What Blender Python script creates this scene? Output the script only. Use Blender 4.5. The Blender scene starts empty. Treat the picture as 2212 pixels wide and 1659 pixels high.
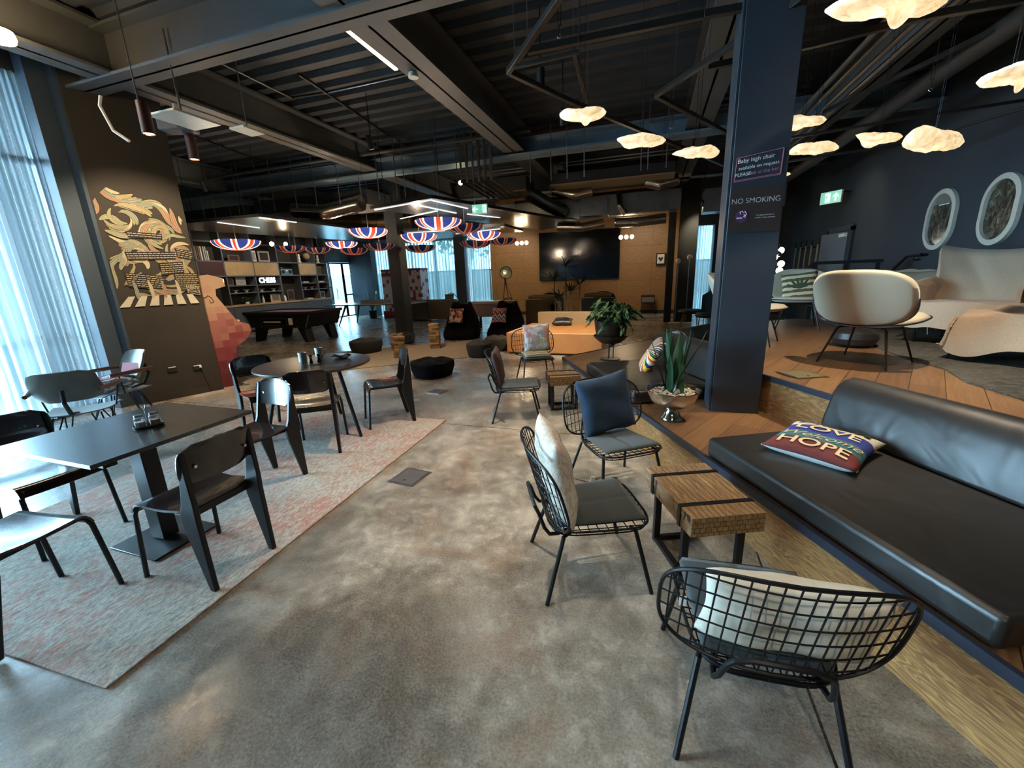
import bpy, bmesh, math, random
from mathutils import Vector, Matrix, Euler
sc = bpy.context.scene
COL = sc.collection
PI = math.pi
R = math.radians
rnd = random.Random(7)

# ---------------------------------------------------------------- camera
FPX = 892.0
CAM = Vector((0, 0, 1.55))
def _cam_axes():
    yaw, pitch, roll = R(-18.6), R(-14.65), R(-2.18)
    f = Vector((math.sin(yaw)*math.cos(pitch), math.cos(yaw)*math.cos(pitch), math.sin(pitch)))
    r = Vector((math.cos(yaw), -math.sin(yaw), 0)); u = r.cross(f)
    return r*math.cos(roll)+u*math.sin(roll), -r*math.sin(roll)+u*math.cos(roll), f
CR, CU, CF = _cam_axes()
cd = bpy.data.cameras.new('camera'); cam = bpy.data.objects.new('camera', cd); COL.objects.link(cam)
cd.sensor_width = 36.0; cd.lens = FPX/2212*36.0; cd.clip_start = 0.05; cd.clip_end = 300
m = Matrix((( CR.x, CU.x, -CF.x, CAM.x), (CR.y, CU.y, -CF.y, CAM.y), (CR.z, CU.z, -CF.z, CAM.z), (0,0,0,1)))
cam.matrix_world = m
sc.camera = cam

# measuring helpers: a sight line meets a real plane of the room (floor height, wall plane)
def ray(x, y):
    return CR*((x-1106)/FPX) + CU*(-(y-829.5)/FPX) + CF
def PZ(x, y, z=0.0):
    d = ray(x, y); return CAM + d*((z-CAM.z)/d.z)
def PX(x, y, X):
    d = ray(x, y); return CAM + d*((X-CAM.x)/d.x)
def PY(x, y, Y):
    d = ray(x, y); return CAM + d*((Y-CAM.y)/d.y)

# ---------------------------------------------------------------- world, exposure
sc.view_settings.view_transform = 'Standard'
try: sc.view_settings.look = 'None'
except Exception: pass
sc.view_settings.gamma = 1.0
sc.view_settings.use_curve_mapping = False
sc.view_settings.exposure = 1.7
sc.cycles.use_denoising = True
sc.cycles.max_bounces = 8
sc.cycles.diffuse_bounces = 4
sc.cycles.glossy_bounces = 4
sc.cycles.transmission_bounces = 6
sc.cycles.transparent_max_bounces = 12
sc.cycles.caustics_reflective = False
sc.cycles.caustics_refractive = False
sc.cycles.sample_clamp_indirect = 6.0
sc.cycles.use_light_tree = True
w = bpy.data.worlds.new('world'); sc.world = w; w.use_nodes = True
nt = w.node_tree
bg = nt.nodes['Background']
bg.inputs[0].default_value = (0.50, 0.77, 1.0, 1); bg.inputs[1].default_value = 21.0

def portal(name, loc, rot, sx, sy):
    l = bpy.data.lights.new(name, 'AREA'); l.shape = 'RECTANGLE'; l.size = sx; l.size_y = sy
    l.cycles.is_portal = True
    o = bpy.data.objects.new(name, l); o.location = loc; o.rotation_euler = rot; COL.objects.link(o)
# daylight portals in the window openings (left window wall, back windows, right hand window)
portal('window_portal', (-7.3, -1.2, 2.05), (0, R(-90), 0), 4.0, 9.6)
portal('window_portal', (-13.0, 15.9, 1.6), (0, R(-90), 0), 3.0, 2.6)
portal('window_portal', (-9.9, 16.75, 1.5), (R(-90), 0, 0), 5.6, 3.0)
portal('window_portal', (1.6, 16.75, 1.7), (R(-90), 0, 0), 1.5, 2.6)

def lamp(name, kind, loc, power, color, size=0.05, aim=None, angle=60, blend=0.6):
    l = bpy.data.lights.new(name, kind); l.energy = power; l.color = color
    if kind == 'SPOT':
        l.spot_size = R(angle); l.spot_blend = blend; l.shadow_soft_size = size
    elif kind == 'POINT': l.shadow_soft_size = size
    elif kind == 'AREA': l.size = size
    o = bpy.data.objects.new(name, l); o.location = loc; COL.objects.link(o)
    if aim is not None:
        o.rotation_euler = (Vector(aim)-Vector(loc)).to_track_quat('-Z', 'Y').to_euler()
    return o

# ---------------------------------------------------------------- mesh builder
def s2l(h):
    h = h.lstrip('#'); v = [int(h[i:i+2], 16)/255 for i in (0, 2, 4)]
    return tuple(c/12.92 if c <= .04045 else ((c+.055)/1.055)**2.4 for c in v)+(1,)

class MB:
    def __init__(s): s.v = []; s.f = []; s.mi = []
    def add(s, vs, fs, mi=0, M=None):
        o = len(s.v)
        s.v += [tuple(M @ Vector(v)) if M else tuple(v) for v in vs]
        s.f += [tuple(i+o for i in f) for f in fs]; s.mi += [mi]*len(fs); return s
    def box(s, x0, x1, y0, y1, z0, z1, mi=0, M=None):
        vs = [(x, y, z) for z in (z0, z1) for y in (y0, y1) for x in (x0, x1)]
        return s.add(vs, [(0,2,3,1),(4,5,7,6),(0,1,5,4),(2,6,7,3),(0,4,6,2),(1,3,7,5)], mi, M)
    def cbox(s, c, d, mi=0, M=None):
        return s.box(c[0]-d[0]/2, c[0]+d[0]/2, c[1]-d[1]/2, c[1]+d[1]/2, c[2]-d[2]/2, c[2]+d[2]/2, mi, M)
    def bar(s, p, q, w, h=None, mi=0, up=(0,0,1)):
        h = h or w; p = Vector(p); q = Vector(q); d = (q-p); L = d.length; d.normalize()
        u = Vector(up)
        if abs(d.dot(u)) > .98: u = Vector((1,0,0))
        r = d.cross(u).normalized(); u = r.cross(d)
        M = Matrix(((r.x,d.x,u.x,p.x),(r.y,d.y,u.y,p.y),(r.z,d.z,u.z,p.z),(0,0,0,1)))
        return s.box(-w/2, w/2, 0, L, -h/2, h/2, mi, M)
    def tube(s, pts, r, seg=8, closed=False, mi=0, cap=True):
        P = [Vector(p) for p in pts]; n = len(P)
        rr = r if isinstance(r, (list, tuple)) else [r]*n
        vs = []; fs = []; T = []
        for i in range(n):
            a = P[(i-1) % n] if (closed or i > 0) else P[i]; b = P[(i+1) % n] if (closed or i < n-1) else P[i]
            T.append((b-a).normalized() if (b-a).length > 1e-9 else Vector((0,0,1)))
        t = T[0]; u = t.orthogonal().normalized()
        for i in range(n):
            if i:
                q = T[i-1].rotation_difference(T[i]); u = (q @ u); u = (u - T[i]*u.dot(T[i])).normalized()
            w_ = T[i].cross(u)
            for k in range(seg):
                a = 2*PI*k/seg; vs.append(P[i]+(u*math.cos(a)+w_*math.sin(a))*rr[i])
        m_ = n if closed else n-1
        for i in range(m_):
            j = (i+1) % n
            for k in range(seg):
                l = (k+1) % seg; fs.append((i*seg+k, i*seg+l, j*seg+l, j*seg+k))
        if cap and not closed:
            fs.append(tuple(range(seg-1, -1, -1))); fs.append(tuple((n-1)*seg+k for k in range(seg)))
        return s.add(vs, fs, mi)
    def cyl(s, p, q, r0, r1=None, seg=16, mi=0):
        return s.tube([p, q], [r0, r0 if r1 is None else r1], seg, mi=mi)
    def lathe(s, prof, seg=24, c=(0,0,0), mi=0, M=None, cap=False):
        vs = []; fs = []; n = len(prof)
        for r, z in prof:
            for k in range(seg):
                a = 2*PI*k/seg; vs.append((c[0]+r*math.cos(a), c[1]+r*math.sin(a), c[2]+z))
        for i in range(n-1):
            for k in range(seg):
                l = (k+1) % seg; fs.append((i*seg+k, i*seg+l, (i+1)*seg+l, (i+1)*seg+k))
        if cap: fs.append(tuple(range(seg-1,-1,-1))); fs.append(tuple((n-1)*seg+k for k in range(seg)))
        return s.add(vs, fs, mi, M)
    def prism(s, poly, z0, z1, mi=0, M=None):
        n = len(poly); vs = [(x, y, z0) for x, y in poly]+[(x, y, z1) for x, y in poly]
        fs = [tuple(range(n-1,-1,-1)), tuple(range(n, 2*n))]+[(i, (i+1)%n, (i+1)%n+n, i+n) for i in range(n)]
        return s.add(vs, fs, mi, M)
    def grid(s, fn, nu, nv, wu=False, wv=False, mi=0, M=None):
        vs = [fn(i/(nu if wu else nu-1), j/(nv if wv else nv-1)) for i in range(nu) for j in range(nv)]
        fs = []
        for i in range(nu if wu else nu-1):
            for j in range(nv if wv else nv-1):
                a = (i+1) % nu; b = (j+1) % nv
                fs.append((i*nv+j, a*nv+j, a*nv+b, i*nv+b))
        return s.add(vs, fs, mi, M)
    def sphere(s, c, r, seg=16, rings=10, sc_=(1,1,1), mi=0):
        prof = [(max(1e-4, r*math.sin(PI*i/rings)), -r*math.cos(PI*i/rings)) for i in range(rings+1)]
        M = Matrix.Translation(c) @ Matrix.Diagonal((sc_[0], sc_[1], sc_[2], 1))
        return s.lathe(prof, seg, mi=mi, M=M)
    def slab(s, fn, nu, nv, t, mi=0, mi2=None, M=None):
        """closed sheet of thickness t under surface fn(u,v)"""
        P = [[Vector(fn(i/(nu-1), j/(nv-1))) for j in range(nv)] for i in range(nu)]
        N = []
        for i in range(nu):
            row = []
            for j in range(nv):
                a = P[min(i+1,nu-1)][j]-P[max(i-1,0)][j]; b = P[i][min(j+1,nv-1)]-P[i][max(j-1,0)]
                n_ = a.cross(b); row.append(n_.normalized() if n_.length > 1e-12 else Vector((0,0,1)))
            N.append(row)
        vs = [P[i][j] for i in range(nu) for j in range(nv)]+[P[i][j]-N[i][j]*t for i in range(nu) for j in range(nv)]
        o = nu*nv; top = []; bot = []; side = []
        for i in range(nu-1):
            for j in range(nv-1):
                q = (i*nv+j, (i+1)*nv+j, (i+1)*nv+j+1, i*nv+j+1); top.append(q); bot.append(tuple(o+k for k in reversed(q)))
        ring = [i*nv for i in range(nu)]+[(nu-1)*nv+j for j in range(1,nv)]+[i*nv+nv-1 for i in range(nu-2,-1,-1)]+[j for j in range(nv-2,0,-1)]
        for k in range(len(ring)):
            a, b = ring[k], ring[(k+1)%len(ring)]; side.append((a, a+o, b+o, b))
        s.add(vs, top+bot+side, mi, M)
        return s
    def build(s, name, mats, parent=None, loc=None, rz=0, bev=0, smooth=35, sub=0, rot=None, seg=2):
        me = bpy.data.meshes.new(name); me.from_pydata([tuple(v) for v in s.v], [], s.f)
        if not isinstance(mats, (list, tuple)): mats = [mats]
        for m_ in mats: me.materials.append(m_)
        if len(mats) > 1: me.polygons.foreach_set('material_index', s.mi)
        me.validate(); me.update()
        bm = bmesh.new(); bm.from_mesh(me); bmesh.ops.recalc_face_normals(bm, faces=bm.faces); bm.to_mesh(me); bm.free()
        if smooth:
            me.polygons.foreach_set('use_smooth', [True]*len(me.polygons)); me.set_sharp_from_angle(angle=R(smooth))
        o = bpy.data.objects.new(name, me); COL.objects.link(o)
        if parent: o.parent = parent
        if loc is not None: o.location = loc
        o.rotation_euler = rot if rot is not None else (0, 0, rz)
        if bev:
            b = o.modifiers.new('bevel', 'BEVEL'); b.width = bev; b.segments = seg; b.limit_method = 'ANGLE'; b.angle_limit = R(40)
        if sub:
            b = o.modifiers.new('sub', 'SUBSURF'); b.levels = sub; b.render_levels = sub
        return o

def T(o, label=None, cat=None, group=None, kind=None):
    if label: o['label'] = label
    if cat: o['category'] = cat
    if group: o['group'] = group
    if kind: o['kind'] = kind
    return o
def thing(name, loc, rz, label, cat, group=None):
    o = bpy.data.objects.new(name, None); o.empty_display_size = .1; COL.objects.link(o)
    o.location = loc; o.rotation_euler = (0, 0, rz); return T(o, label, cat, group)
def ST(o): o['kind'] = 'structure'; return o
def copy_tree(o, parent=None):
    c = o.copy(); COL.objects.link(c)
    if parent: c.parent = parent
    for ch in list(o.children): copy_tree(ch, c)
    return c
def dup(o, loc, rz, label, group=None):
    c = copy_tree(o); c.location = loc; c.rotation_euler = (0, 0, rz); c['label'] = label
    if group: c['group'] = group
    return c
_tc = {}
def text_mesh(txt, size=1.0, off=0.0, shear=0.0, spacing=1.0):
    k = (txt, size, off, shear, spacing)
    if k in _tc: return _tc[k]
    cu = bpy.data.curves.new('t', 'FONT'); cu.body = txt; cu.size = size; cu.offset = off; cu.shear = shear
    cu.space_character = spacing; cu.align_x = 'CENTER'; cu.align_y = 'CENTER'
    o = bpy.data.objects.new('t', cu); COL.objects.link(o)
    dg = bpy.context.evaluated_depsgraph_get(); me = o.evaluated_get(dg).to_mesh()
    vs = [tuple(v.co) for v in me.vertices]; fs = [tuple(p.vertices) for p in me.polygons]
    bpy.data.objects.remove(o); bpy.data.curves.remove(cu)
    _tc[k] = (vs, fs); return _tc[k]
def letters(name, txt, size, mat, parent=None, loc=(0,0,0), rot=(0,0,0), off=0.0, shear=0.0, fn=None, spacing=1.0, label=None):
    vs, fs = text_mesh(txt, size, off, shear, spacing)
    if fn: vs = [fn(*v) for v in vs]
    me = bpy.data.meshes.new(name); me.from_pydata(vs, [], fs); me.materials.append(mat); me.update()
    o = bpy.data.objects.new(name, me); COL.objects.link(o); o.location = loc; o.rotation_euler = rot
    if parent: o.parent = parent
    if label: o['label'] = label
    return o

# ---------------------------------------------------------------- materials
def mat_base(name):
    m_ = bpy.data.materials.new(name); m_.use_nodes = True; n = m_.node_tree
    return m_, n, n.nodes['Principled BSDF']
def N(n, t, **k):
    x = n.nodes.new(t)
    for a, b in k.items(): setattr(x, a, b)
    return x
def L(n, a, b): n.links.new(a, b)
def coord(n, scale=(1,1,1), kind='Object', rot=(0,0,0)):
    t = N(n, 'ShaderNodeTexCoord'); mp = N(n, 'ShaderNodeMapping'); L(n, t.outputs[kind], mp.inputs[0])
    mp.inputs['Scale'].default_value = scale; mp.inputs['Rotation'].default_value = rot; return mp.outputs[0]
def noise(n, co, scale, detail=4, rough=.6, dist=0):
    x = N(n, 'ShaderNodeTexNoise'); x.inputs['Scale'].default_value = scale; x.inputs['Detail'].default_value = detail
    x.inputs['Roughness'].default_value = rough; x.inputs['Distortion'].default_value = dist
    L(n, co, x.inputs['Vector']); return x
def ramp(n, fac, stops, interp='LINEAR'):
    x = N(n, 'ShaderNodeValToRGB'); x.color_ramp.interpolation = interp; e = x.color_ramp.elements
    e[0].position, e[0].color = stops[0][0], stops[0][1]; e[1].position, e[1].color = stops[-1][0], stops[-1][1]
    for p, c in stops[1:-1]:
        q = e.new(p); q.color = c
    L(n, fac, x.inputs[0]); return x.outputs[0]
def mix(n, fac, a, b, mode='MIX'):
    x = N(n, 'ShaderNodeMix', data_type='RGBA', blend_type=mode)
    for s_, v in ((0, fac), (6, a), (7, b)):
        if hasattr(v, 'links') or hasattr(v, 'is_output'): L(n, v, x.inputs[s_])
        else: x.inputs[s_].default_value = v
    return x.outputs[2]
def math_(n, op, a, b=0.0, c=0.0):
    x = N(n, 'ShaderNodeMath', operation=op)
    for i, v in enumerate((a, b, c)):
        if hasattr(v, 'is_output'): L(n, v, x.inputs[i])
        else: x.inputs[i].default_value = v
    return x.outputs[0]
def bump(n, h, b, strength=.2, dist=.01):
    x = N(n, 'ShaderNodeBump'); x.inputs['Strength'].default_value = strength; x.inputs['Distance'].default_value = dist
    L(n, h, x.inputs['Height']); L(n, x.outputs[0], b.inputs['Normal'])
def plain(name, hexc, rough=.5, metal=0, nb=0, ns=40, var=0, coat=0, sheen=0, spec=.5):
    m_, n, b = mat_base(name); c = s2l(hexc)
    b.inputs['Base Color'].default_value = c; b.inputs['Roughness'].default_value = rough; b.inputs['Metallic'].default_value = metal
    b.inputs['Coat Weight'].default_value = coat; b.inputs['Sheen Weight'].default_value = sheen
    b.inputs['Specular IOR Level'].default_value = spec
    co = coord(n)
    nz = noise(n, co, ns, 3)
    v = var or .06
    d = tuple(x*(1-v) for x in c[:3])+(1,); u = tuple(min(1, x*(1+v)) for x in c[:3])+(1,)
    L(n, ramp(n, nz.outputs[0], [(.3, d), (.7, u)]), b.inputs['Base Color'])
    if nb: bump(n, nz.outputs[0], b, nb, .004)
    return m_
def emit(name, col, strength):
    m_, n, b = mat_base(name); b.inputs['Base Color'].default_value = (0.8,.8,.8,1)
    b.inputs['Emission Color'].default_value = tuple(col)+(1,) if len(col)==3 else col
    b.inputs['Emission Strength'].default_value = strength; return m_

M_black = plain('black_metal', '#17191c', .42, .3, spec=.5)
M_blackmatte = plain('matte_black', '#141517', .7)
M_navy = plain('navy_steel', '#2b323b', .5, .0, var=.08, ns=3)
M_darkwall = plain('dark_wall_paint', '#2c333a', .75, ns=2, var=.1)
M_mural = plain('mural_wall_paint', '#2e2a26', .8, ns=3, var=.1)
M_ply = plain('dark_stained_plywood', '#2c2220', .26, ns=6, var=.15, coat=.45)
M_tabletop = plain('slate_laminate', '#2b2e33', .24, ns=30, var=.06, nb=.03, spec=.9)
M_chrome = plain('chrome', '#c9c5bd', .12, 1)
M_steelgalv = plain('galvanised_steel', '#8b8f93', .32, .9, ns=3, var=.2)
M_white = plain('white_plastic', '#dad8d2', .4)
M_offwhite = plain('off_white_fabric', '#b7ad9c', .9, nb=.3, ns=200, sheen=.3)
M_linen = plain('linen_drape', '#a5907a', .95, nb=.5, ns=90, var=.1, sheen=.2)
M_linen2 = plain('linen_cushion', '#7d6f5f', .95, nb=.4, ns=120, var=.1)
M_greypad = plain('grey_seat_pad', '#343c3d', .85, nb=.25, ns=350, sheen=.2)
M_navyvel = plain('navy_velvet', '#0b2a42', .8, nb=.3, ns=14, var=.3, sheen=.08)
M_creamcush = plain('cream_cushion', '#d6cdb9', .9, nb=.3, ns=14, var=.08)
M_brownleather = plain('brown_cushion', '#3b211c', .6)
M_beanbag = plain('black_bean_bag', '#08080b', .95, nb=.3, ns=12, spec=.15)
M_beangrey = plain('charcoal_bean_bag', '#2f2f2d', .9, nb=.4, ns=14)
M_tan = plain('tan_leather', '#b27c48', .5, ns=3, var=.1)
M_olive = plain('olive_upholstery', '#6b6140', .8)
M_greysofa = plain('taupe_upholstery', '#6c645b', .9)
M_gold = plain('gilt_metal', '#b08a4a', .3, 1)
M_brass = plain('brass_leg', '#8a6a3a', .35, .9)
M_paperwhite = plain('paper_white', '#d8d6cf', .7)
M_red = plain('red_paint', '#8c1a20', .4)
M_trim = plain('dark_step_nosing', '#2d3340', .38, .2)
M_glassjar = None
def mk_glass(name, tint=(1,1,1,1), refl=.12):
    m_ = bpy.data.materials.new(name); m_.use_nodes = True; n = m_.node_tree; n.nodes.clear()
    o = N(n, 'ShaderNodeOutputMaterial'); t = N(n, 'ShaderNodeBsdfTransparent'); g = N(n, 'ShaderNodeBsdfGlossy'); mx = N(n, 'ShaderNodeMixShader')
    t.inputs[0].default_value = tint; g.inputs['Roughness'].default_value = .02
    fr = N(n, 'ShaderNodeLayerWeight'); fr.inputs[0].default_value = refl
    L(n, fr.outputs['Facing'], mx.inputs[0]); L(n, t.outputs[0], mx.inputs[1]); L(n, g.outputs[0], mx.inputs[2]); L(n, mx.outputs[0], o.inputs[0])
    # reflection weight kept low
    mm = math_(n, 'MULTIPLY', fr.outputs['Fresnel'], .7); L(n, mm, mx.inputs[0]); return m_
M_glass = mk_glass('clear_glass', (.92,.97,.98,1))
M_glasst = mk_glass('tinted_glass', (.36,.42,.43,1))
M_jar = mk_glass('jar_glass', (.9,.93,.93,1), .35)
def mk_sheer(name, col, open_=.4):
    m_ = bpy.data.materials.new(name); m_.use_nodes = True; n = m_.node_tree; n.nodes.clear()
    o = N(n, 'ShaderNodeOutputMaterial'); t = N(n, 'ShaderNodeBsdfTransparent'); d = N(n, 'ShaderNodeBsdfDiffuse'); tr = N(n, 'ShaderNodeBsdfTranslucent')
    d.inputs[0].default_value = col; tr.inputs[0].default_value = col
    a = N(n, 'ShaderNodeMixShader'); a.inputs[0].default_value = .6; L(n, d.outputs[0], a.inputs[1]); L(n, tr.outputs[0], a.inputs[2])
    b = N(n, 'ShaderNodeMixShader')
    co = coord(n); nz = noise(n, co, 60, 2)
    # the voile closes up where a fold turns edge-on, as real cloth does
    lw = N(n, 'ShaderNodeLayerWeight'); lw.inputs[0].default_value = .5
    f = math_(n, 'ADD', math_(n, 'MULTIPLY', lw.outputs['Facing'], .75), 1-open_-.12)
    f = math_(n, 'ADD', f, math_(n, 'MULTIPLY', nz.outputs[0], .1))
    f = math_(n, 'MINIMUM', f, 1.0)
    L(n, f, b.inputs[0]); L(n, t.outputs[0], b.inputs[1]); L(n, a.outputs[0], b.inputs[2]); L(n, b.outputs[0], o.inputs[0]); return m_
M_sheer = mk_sheer('grey_voile', (.26,.31,.34,1), .42)
M_sheerw = mk_sheer('white_voile', (.45,.53,.56,1), .40)
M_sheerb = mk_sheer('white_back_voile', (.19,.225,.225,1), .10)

def mk_concrete():
    m_, n, b = mat_base('polished_concrete'); co = coord(n)
    big = noise(n, co, .8, 6, .6, .5); mid = noise(n, co, 2.6, 8, .68, .5); fine = noise(n, co, 9, 8, .72, .3); gr = noise(n, co, 90, 4, .75); st = noise(n, coord(n, (1,1,1), 'Object', (0,0,.6)), 1.5, 6, .62, 1.0)
    c1 = ramp(n, big.outputs[0], [(.38, s2l('#625c52')), (.5, s2l('#858075')), (.60, s2l('#a39f95'))])
    c = mix(n, .5, c1, ramp(n, mid.outputs[0], [(.40, s2l('#51483d')), (.5, s2l('#878075')), (.60, s2l('#b5b1a7'))]))
    c = mix(n, .38, c, ramp(n, fine.outputs[0], [(.38, s2l('#463d33')), (.5, s2l('#8c857a')), (.62, s2l('#c4c0b6'))]))
    c = mix(n, math_(n, 'MULTIPLY', ramp(n, st.outputs[0], [(.52, (0,0,0,1)), (.64, (1,1,1,1))]), .5), c, s2l('#74583c'))
    c = mix(n, math_(n, 'MULTIPLY', ramp(n, st.outputs[0], [(.30, (1,1,1,1)), (.42, (0,0,0,1))]), .4), c, s2l('#3f362c'))
    bl = noise(n, coord(n, (1,1,1), 'Object', (0,0,1.1)), 1.1, 7, .6, .8)
    c = mix(n, .75, c, ramp(n, bl.outputs[0], [(.40, (.22,.21,.19,1)), (.5, (.5,.5,.5,1)), (.60, (.80,.80,.80,1))]), 'OVERLAY')
    c = mix(n, .22, c, ramp(n, gr.outputs[0], [(.38, (0.03,.025,.02,1)), (.62, (.55,.53,.49,1))]))
    sp = N(n, 'ShaderNodeTexVoronoi'); sp.inputs['Scale'].default_value = 5; L(n, co, sp.inputs['Vector'])
    # saw-cut joints of the slab
    x = N(n, 'ShaderNodeSeparateXYZ'); L(n, co, x.inputs[0])
    j1 = math_(n, 'LESS_THAN', math_(n, 'ABSOLUTE', math_(n, 'SUBTRACT', x.outputs[1], math_(n, 'ADD', math_(n, 'MULTIPLY', x.outputs[0], 0.0), 3.845))), .006)
    j2 = math_(n, 'LESS_THAN', math_(n, 'ABSOLUTE', math_(n, 'SUBTRACT', x.outputs[0], .631)), .005)
    j3 = math_(n, 'LESS_THAN', math_(n, 'ABSOLUTE', math_(n, 'SUBTRACT', x.outputs[1], 9.2)), .008)
    j = math_(n, 'MAXIMUM', math_(n, 'MAXIMUM', j1, j2), j3)
    c = mix(n, j, c, s2l('#332a22'))
    L(n, c, b.inputs['Base Color'])
    rr = ramp(n, fine.outputs[0], [(.35, (.36,)*3+(1,)), (.65, (.17,)*3+(1,))]); L(n, rr, b.inputs['Roughness'])
    b.inputs['Specular IOR Level'].default_value = .55
    bump(n, fine.outputs[0], b, .06, .01); return m_
M_concrete = mk_concrete()
def mk_planks(name, cols, pw, pl, ang, rough=.38, grain=1.0):
    m_, n, b = mat_base(name); co = coord(n, rot=(0,0,ang))
    br = N(n, 'ShaderNodeTexBrick'); br.offset = .37; br.inputs['Scale'].default_value = 1
    br.inputs['Brick Width'].default_value = pl; br.inputs['Row Height'].default_value = pw; br.inputs['Mortar Size'].default_value = .0022
    br.inputs['Color1'].default_value = s2l(cols[0]); br.inputs['Color2'].default_value = s2l(cols[1]); br.inputs['Mortar'].default_value = s2l(cols[3])
    br.inputs['Bias'].default_value = 0
    L(n, co, br.inputs['Vector'])
    mp = N(n, 'ShaderNodeMapping'); L(n, co, mp.inputs[0]); mp.inputs['Scale'].default_value = (1.2, 22, 22)
    g = noise(n, mp.outputs[0], 1.6, 6, .65, 1.2)
    gc = ramp(n, g.outputs[0], [(.3, s2l(cols[2])), (.6, (1,1,1,1))])
    L(n, mix(n, .45*grain, br.outputs['Color'], gc, 'MULTIPLY'), b.inputs['Base Color'])
    b.inputs['Roughness'].default_value = rough; bump(n, g.outputs[0], b, .08, .004); return m_
M_platwood = mk_planks('brown_oak_boards', ('#75543a','#8a6744','#5a3d28','#2b1a10'), .19, 2.1, R(-63.5))
def mk_oak(name, a, b_, c_, rot=0, sc_=1.0):
    m_, n, b = mat_base(name); co = coord(n, rot=(0,0,rot))
    mp = N(n, 'ShaderNodeMapping'); L(n, co, mp.inputs[0]); mp.inputs['Scale'].default_value = (.8*sc_, .8*sc_, 9*sc_)
    g = noise(n, mp.outputs[0], 2.2, 3, .5, 1.4)
    wv = N(n, 'ShaderNodeMath', operation='SINE'); L(n, math_(n, 'MULTIPLY', g.outputs[0], 70.0), wv.inputs[0])
    f = noise(n, mp.outputs[0], 14, 5, .7, .4)
    c = ramp(n, wv.outputs[0], [(.0, s2l(a)), (.55, s2l(b_)), (1.0, s2l(c_))])
    c = mix(n, .45, c, ramp(n, f.outputs[0], [(.3, s2l(a)), (.7, s2l(c_))]))
    L(n, c, b.inputs['Base Color']); b.inputs['Roughness'].default_value = .45; bump(n, f.outputs[0], b, .1, .003); return m_
M_oak = mk_oak('golden_oak_riser', '#6b4627', '#a2733f', '#ba8a52', R(-63.5))
M_oaklight = plain('pale_oak_laminate', '#a58c66', .5, ns=4, var=.12)
M_block = None
def mk_block():
    m_, n, b = mat_base('reclaimed_wood_block'); co = coord(n)
    # staves run along local Y, end grain shows as small squares
    geo = N(n, 'ShaderNodeNewGeometry')
    nd = N(n, 'ShaderNodeTexCoord'); sx = N(n, 'ShaderNodeSeparateXYZ'); L(n, nd.outputs['Normal'], sx.inputs[0])
    isend = math_(n, 'GREATER_THAN', math_(n, 'ABSOLUTE', sx.outputs[1]), .7)
    br = N(n, 'ShaderNodeTexVoronoi', feature='DISTANCE_TO_EDGE', distance='CHEBYCHEV') if False else N(n, 'ShaderNodeTexBrick')
    xyz = N(n, 'ShaderNodeSeparateXYZ'); L(n, co, xyz.inputs[0])
    # top: narrow staves across X
    t = math_(n, 'MULTIPLY', xyz.outputs[0], 34.0); fr = math_(n, 'FRACT', math_(n, 'ADD', t, math_(n, 'MULTIPLY', noise(n, coord(n, (1,3,1)), 5, 2).outputs[0], .9)))
    gap = math_(n, 'LESS_THAN', fr, .1)
    mp = N(n, 'ShaderNodeMapping'); L(n, co, mp.inputs[0]); mp.inputs['Scale'].default_value = (34, 4, 30)
    g = noise(n, mp.outputs[0], 2.0, 6, .7, .6)
    top = ramp(n, g.outputs[0], [(.28, s2l('#54402b')), (.5, s2l('#917250')), (.7, s2l('#b89a70'))])
    top = mix(n, gap, top, s2l('#3a281a'))
    cb = N(n, 'ShaderNodeCombineXYZ'); L(n, xyz.outputs[0], cb.inputs[0]); L(n, xyz.outputs[2], cb.inputs[1])
    br.inputs['Scale'].default_value = 1; br.inputs['Brick Width'].default_value = .028; br.inputs['Row Height'].default_value = .026; br.inputs['Mortar Size'].default_value = .0025
    br.inputs['Color1'].default_value = s2l('#a98a5c'); br.inputs['Color2'].default_value = s2l('#7f6038'); br.inputs['Mortar'].default_value = s2l('#4a3018')
    L(n, cb.outputs[0], br.inputs['Vector'])
    en = mix(n, .3, br.outputs['Color'], ramp(n, noise(n, co, 60, 4).outputs[0], [(.3, s2l('#4a3018')), (.7, s2l('#c2a46e'))]))
    L(n, mix(n, isend, top, en), b.inputs['Base Color']); b.inputs['Roughness'].default_value = .6; bump(n, g.outputs[0], b, .5, .006); return m_
M_block = mk_block()
def mk_rug(name, base, tint, amt=.6):
    m_, n, b = mat_base(name); co = coord(n)
    big = noise(n, co, 1.3, 4, .6, .5); med = noise(n, coord(n, (6, 14, 6)), 1.8, 6, .75, .8); fib = noise(n, coord(n, (60, 160, 60)), 1.4, 4, .8)
    fb2 = noise(n, coord(n, (16, 42, 16)), 1.6, 4, .7); fm = math_(n, 'ADD', math_(n, 'MULTIPLY', fib.outputs[0], .5), math_(n, 'MULTIPLY', fb2.outputs[0], .5))
    c = ramp(n, fm, [(.38, s2l(base[0])), (.5, s2l(base[1])), (.62, s2l(base[2]))])
    f = math_(n, 'MULTIPLY', ramp(n, big.outputs[0], [(.38, (0,0,0,1)), (.56, (1,1,1,1))]), ramp(n, med.outputs[0], [(.44, (0,0,0,1)), (.54, (1,1,1,1))]))
    c = mix(n, math_(n, 'MULTIPLY', f, amt), c, s2l(tint))
    f2 = ramp(n, med.outputs[0], [(.3, (.35,.35,.35,1)), (.45, (0,0,0,1))]); c = mix(n, f2, c, s2l(base[0]))
    L(n, c, b.inputs['Base Color']); b.inputs['Roughness'].default_value = .97; b.inputs['Specular IOR Level'].default_value = .1
    bump(n, fib.outputs[0], b, .7, .01); return m_
M_rug = mk_rug('faded_red_and_cream_rug', ('#7a776f','#b0aa9e','#d2ccbe'), '#b0543f', .55)
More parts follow.
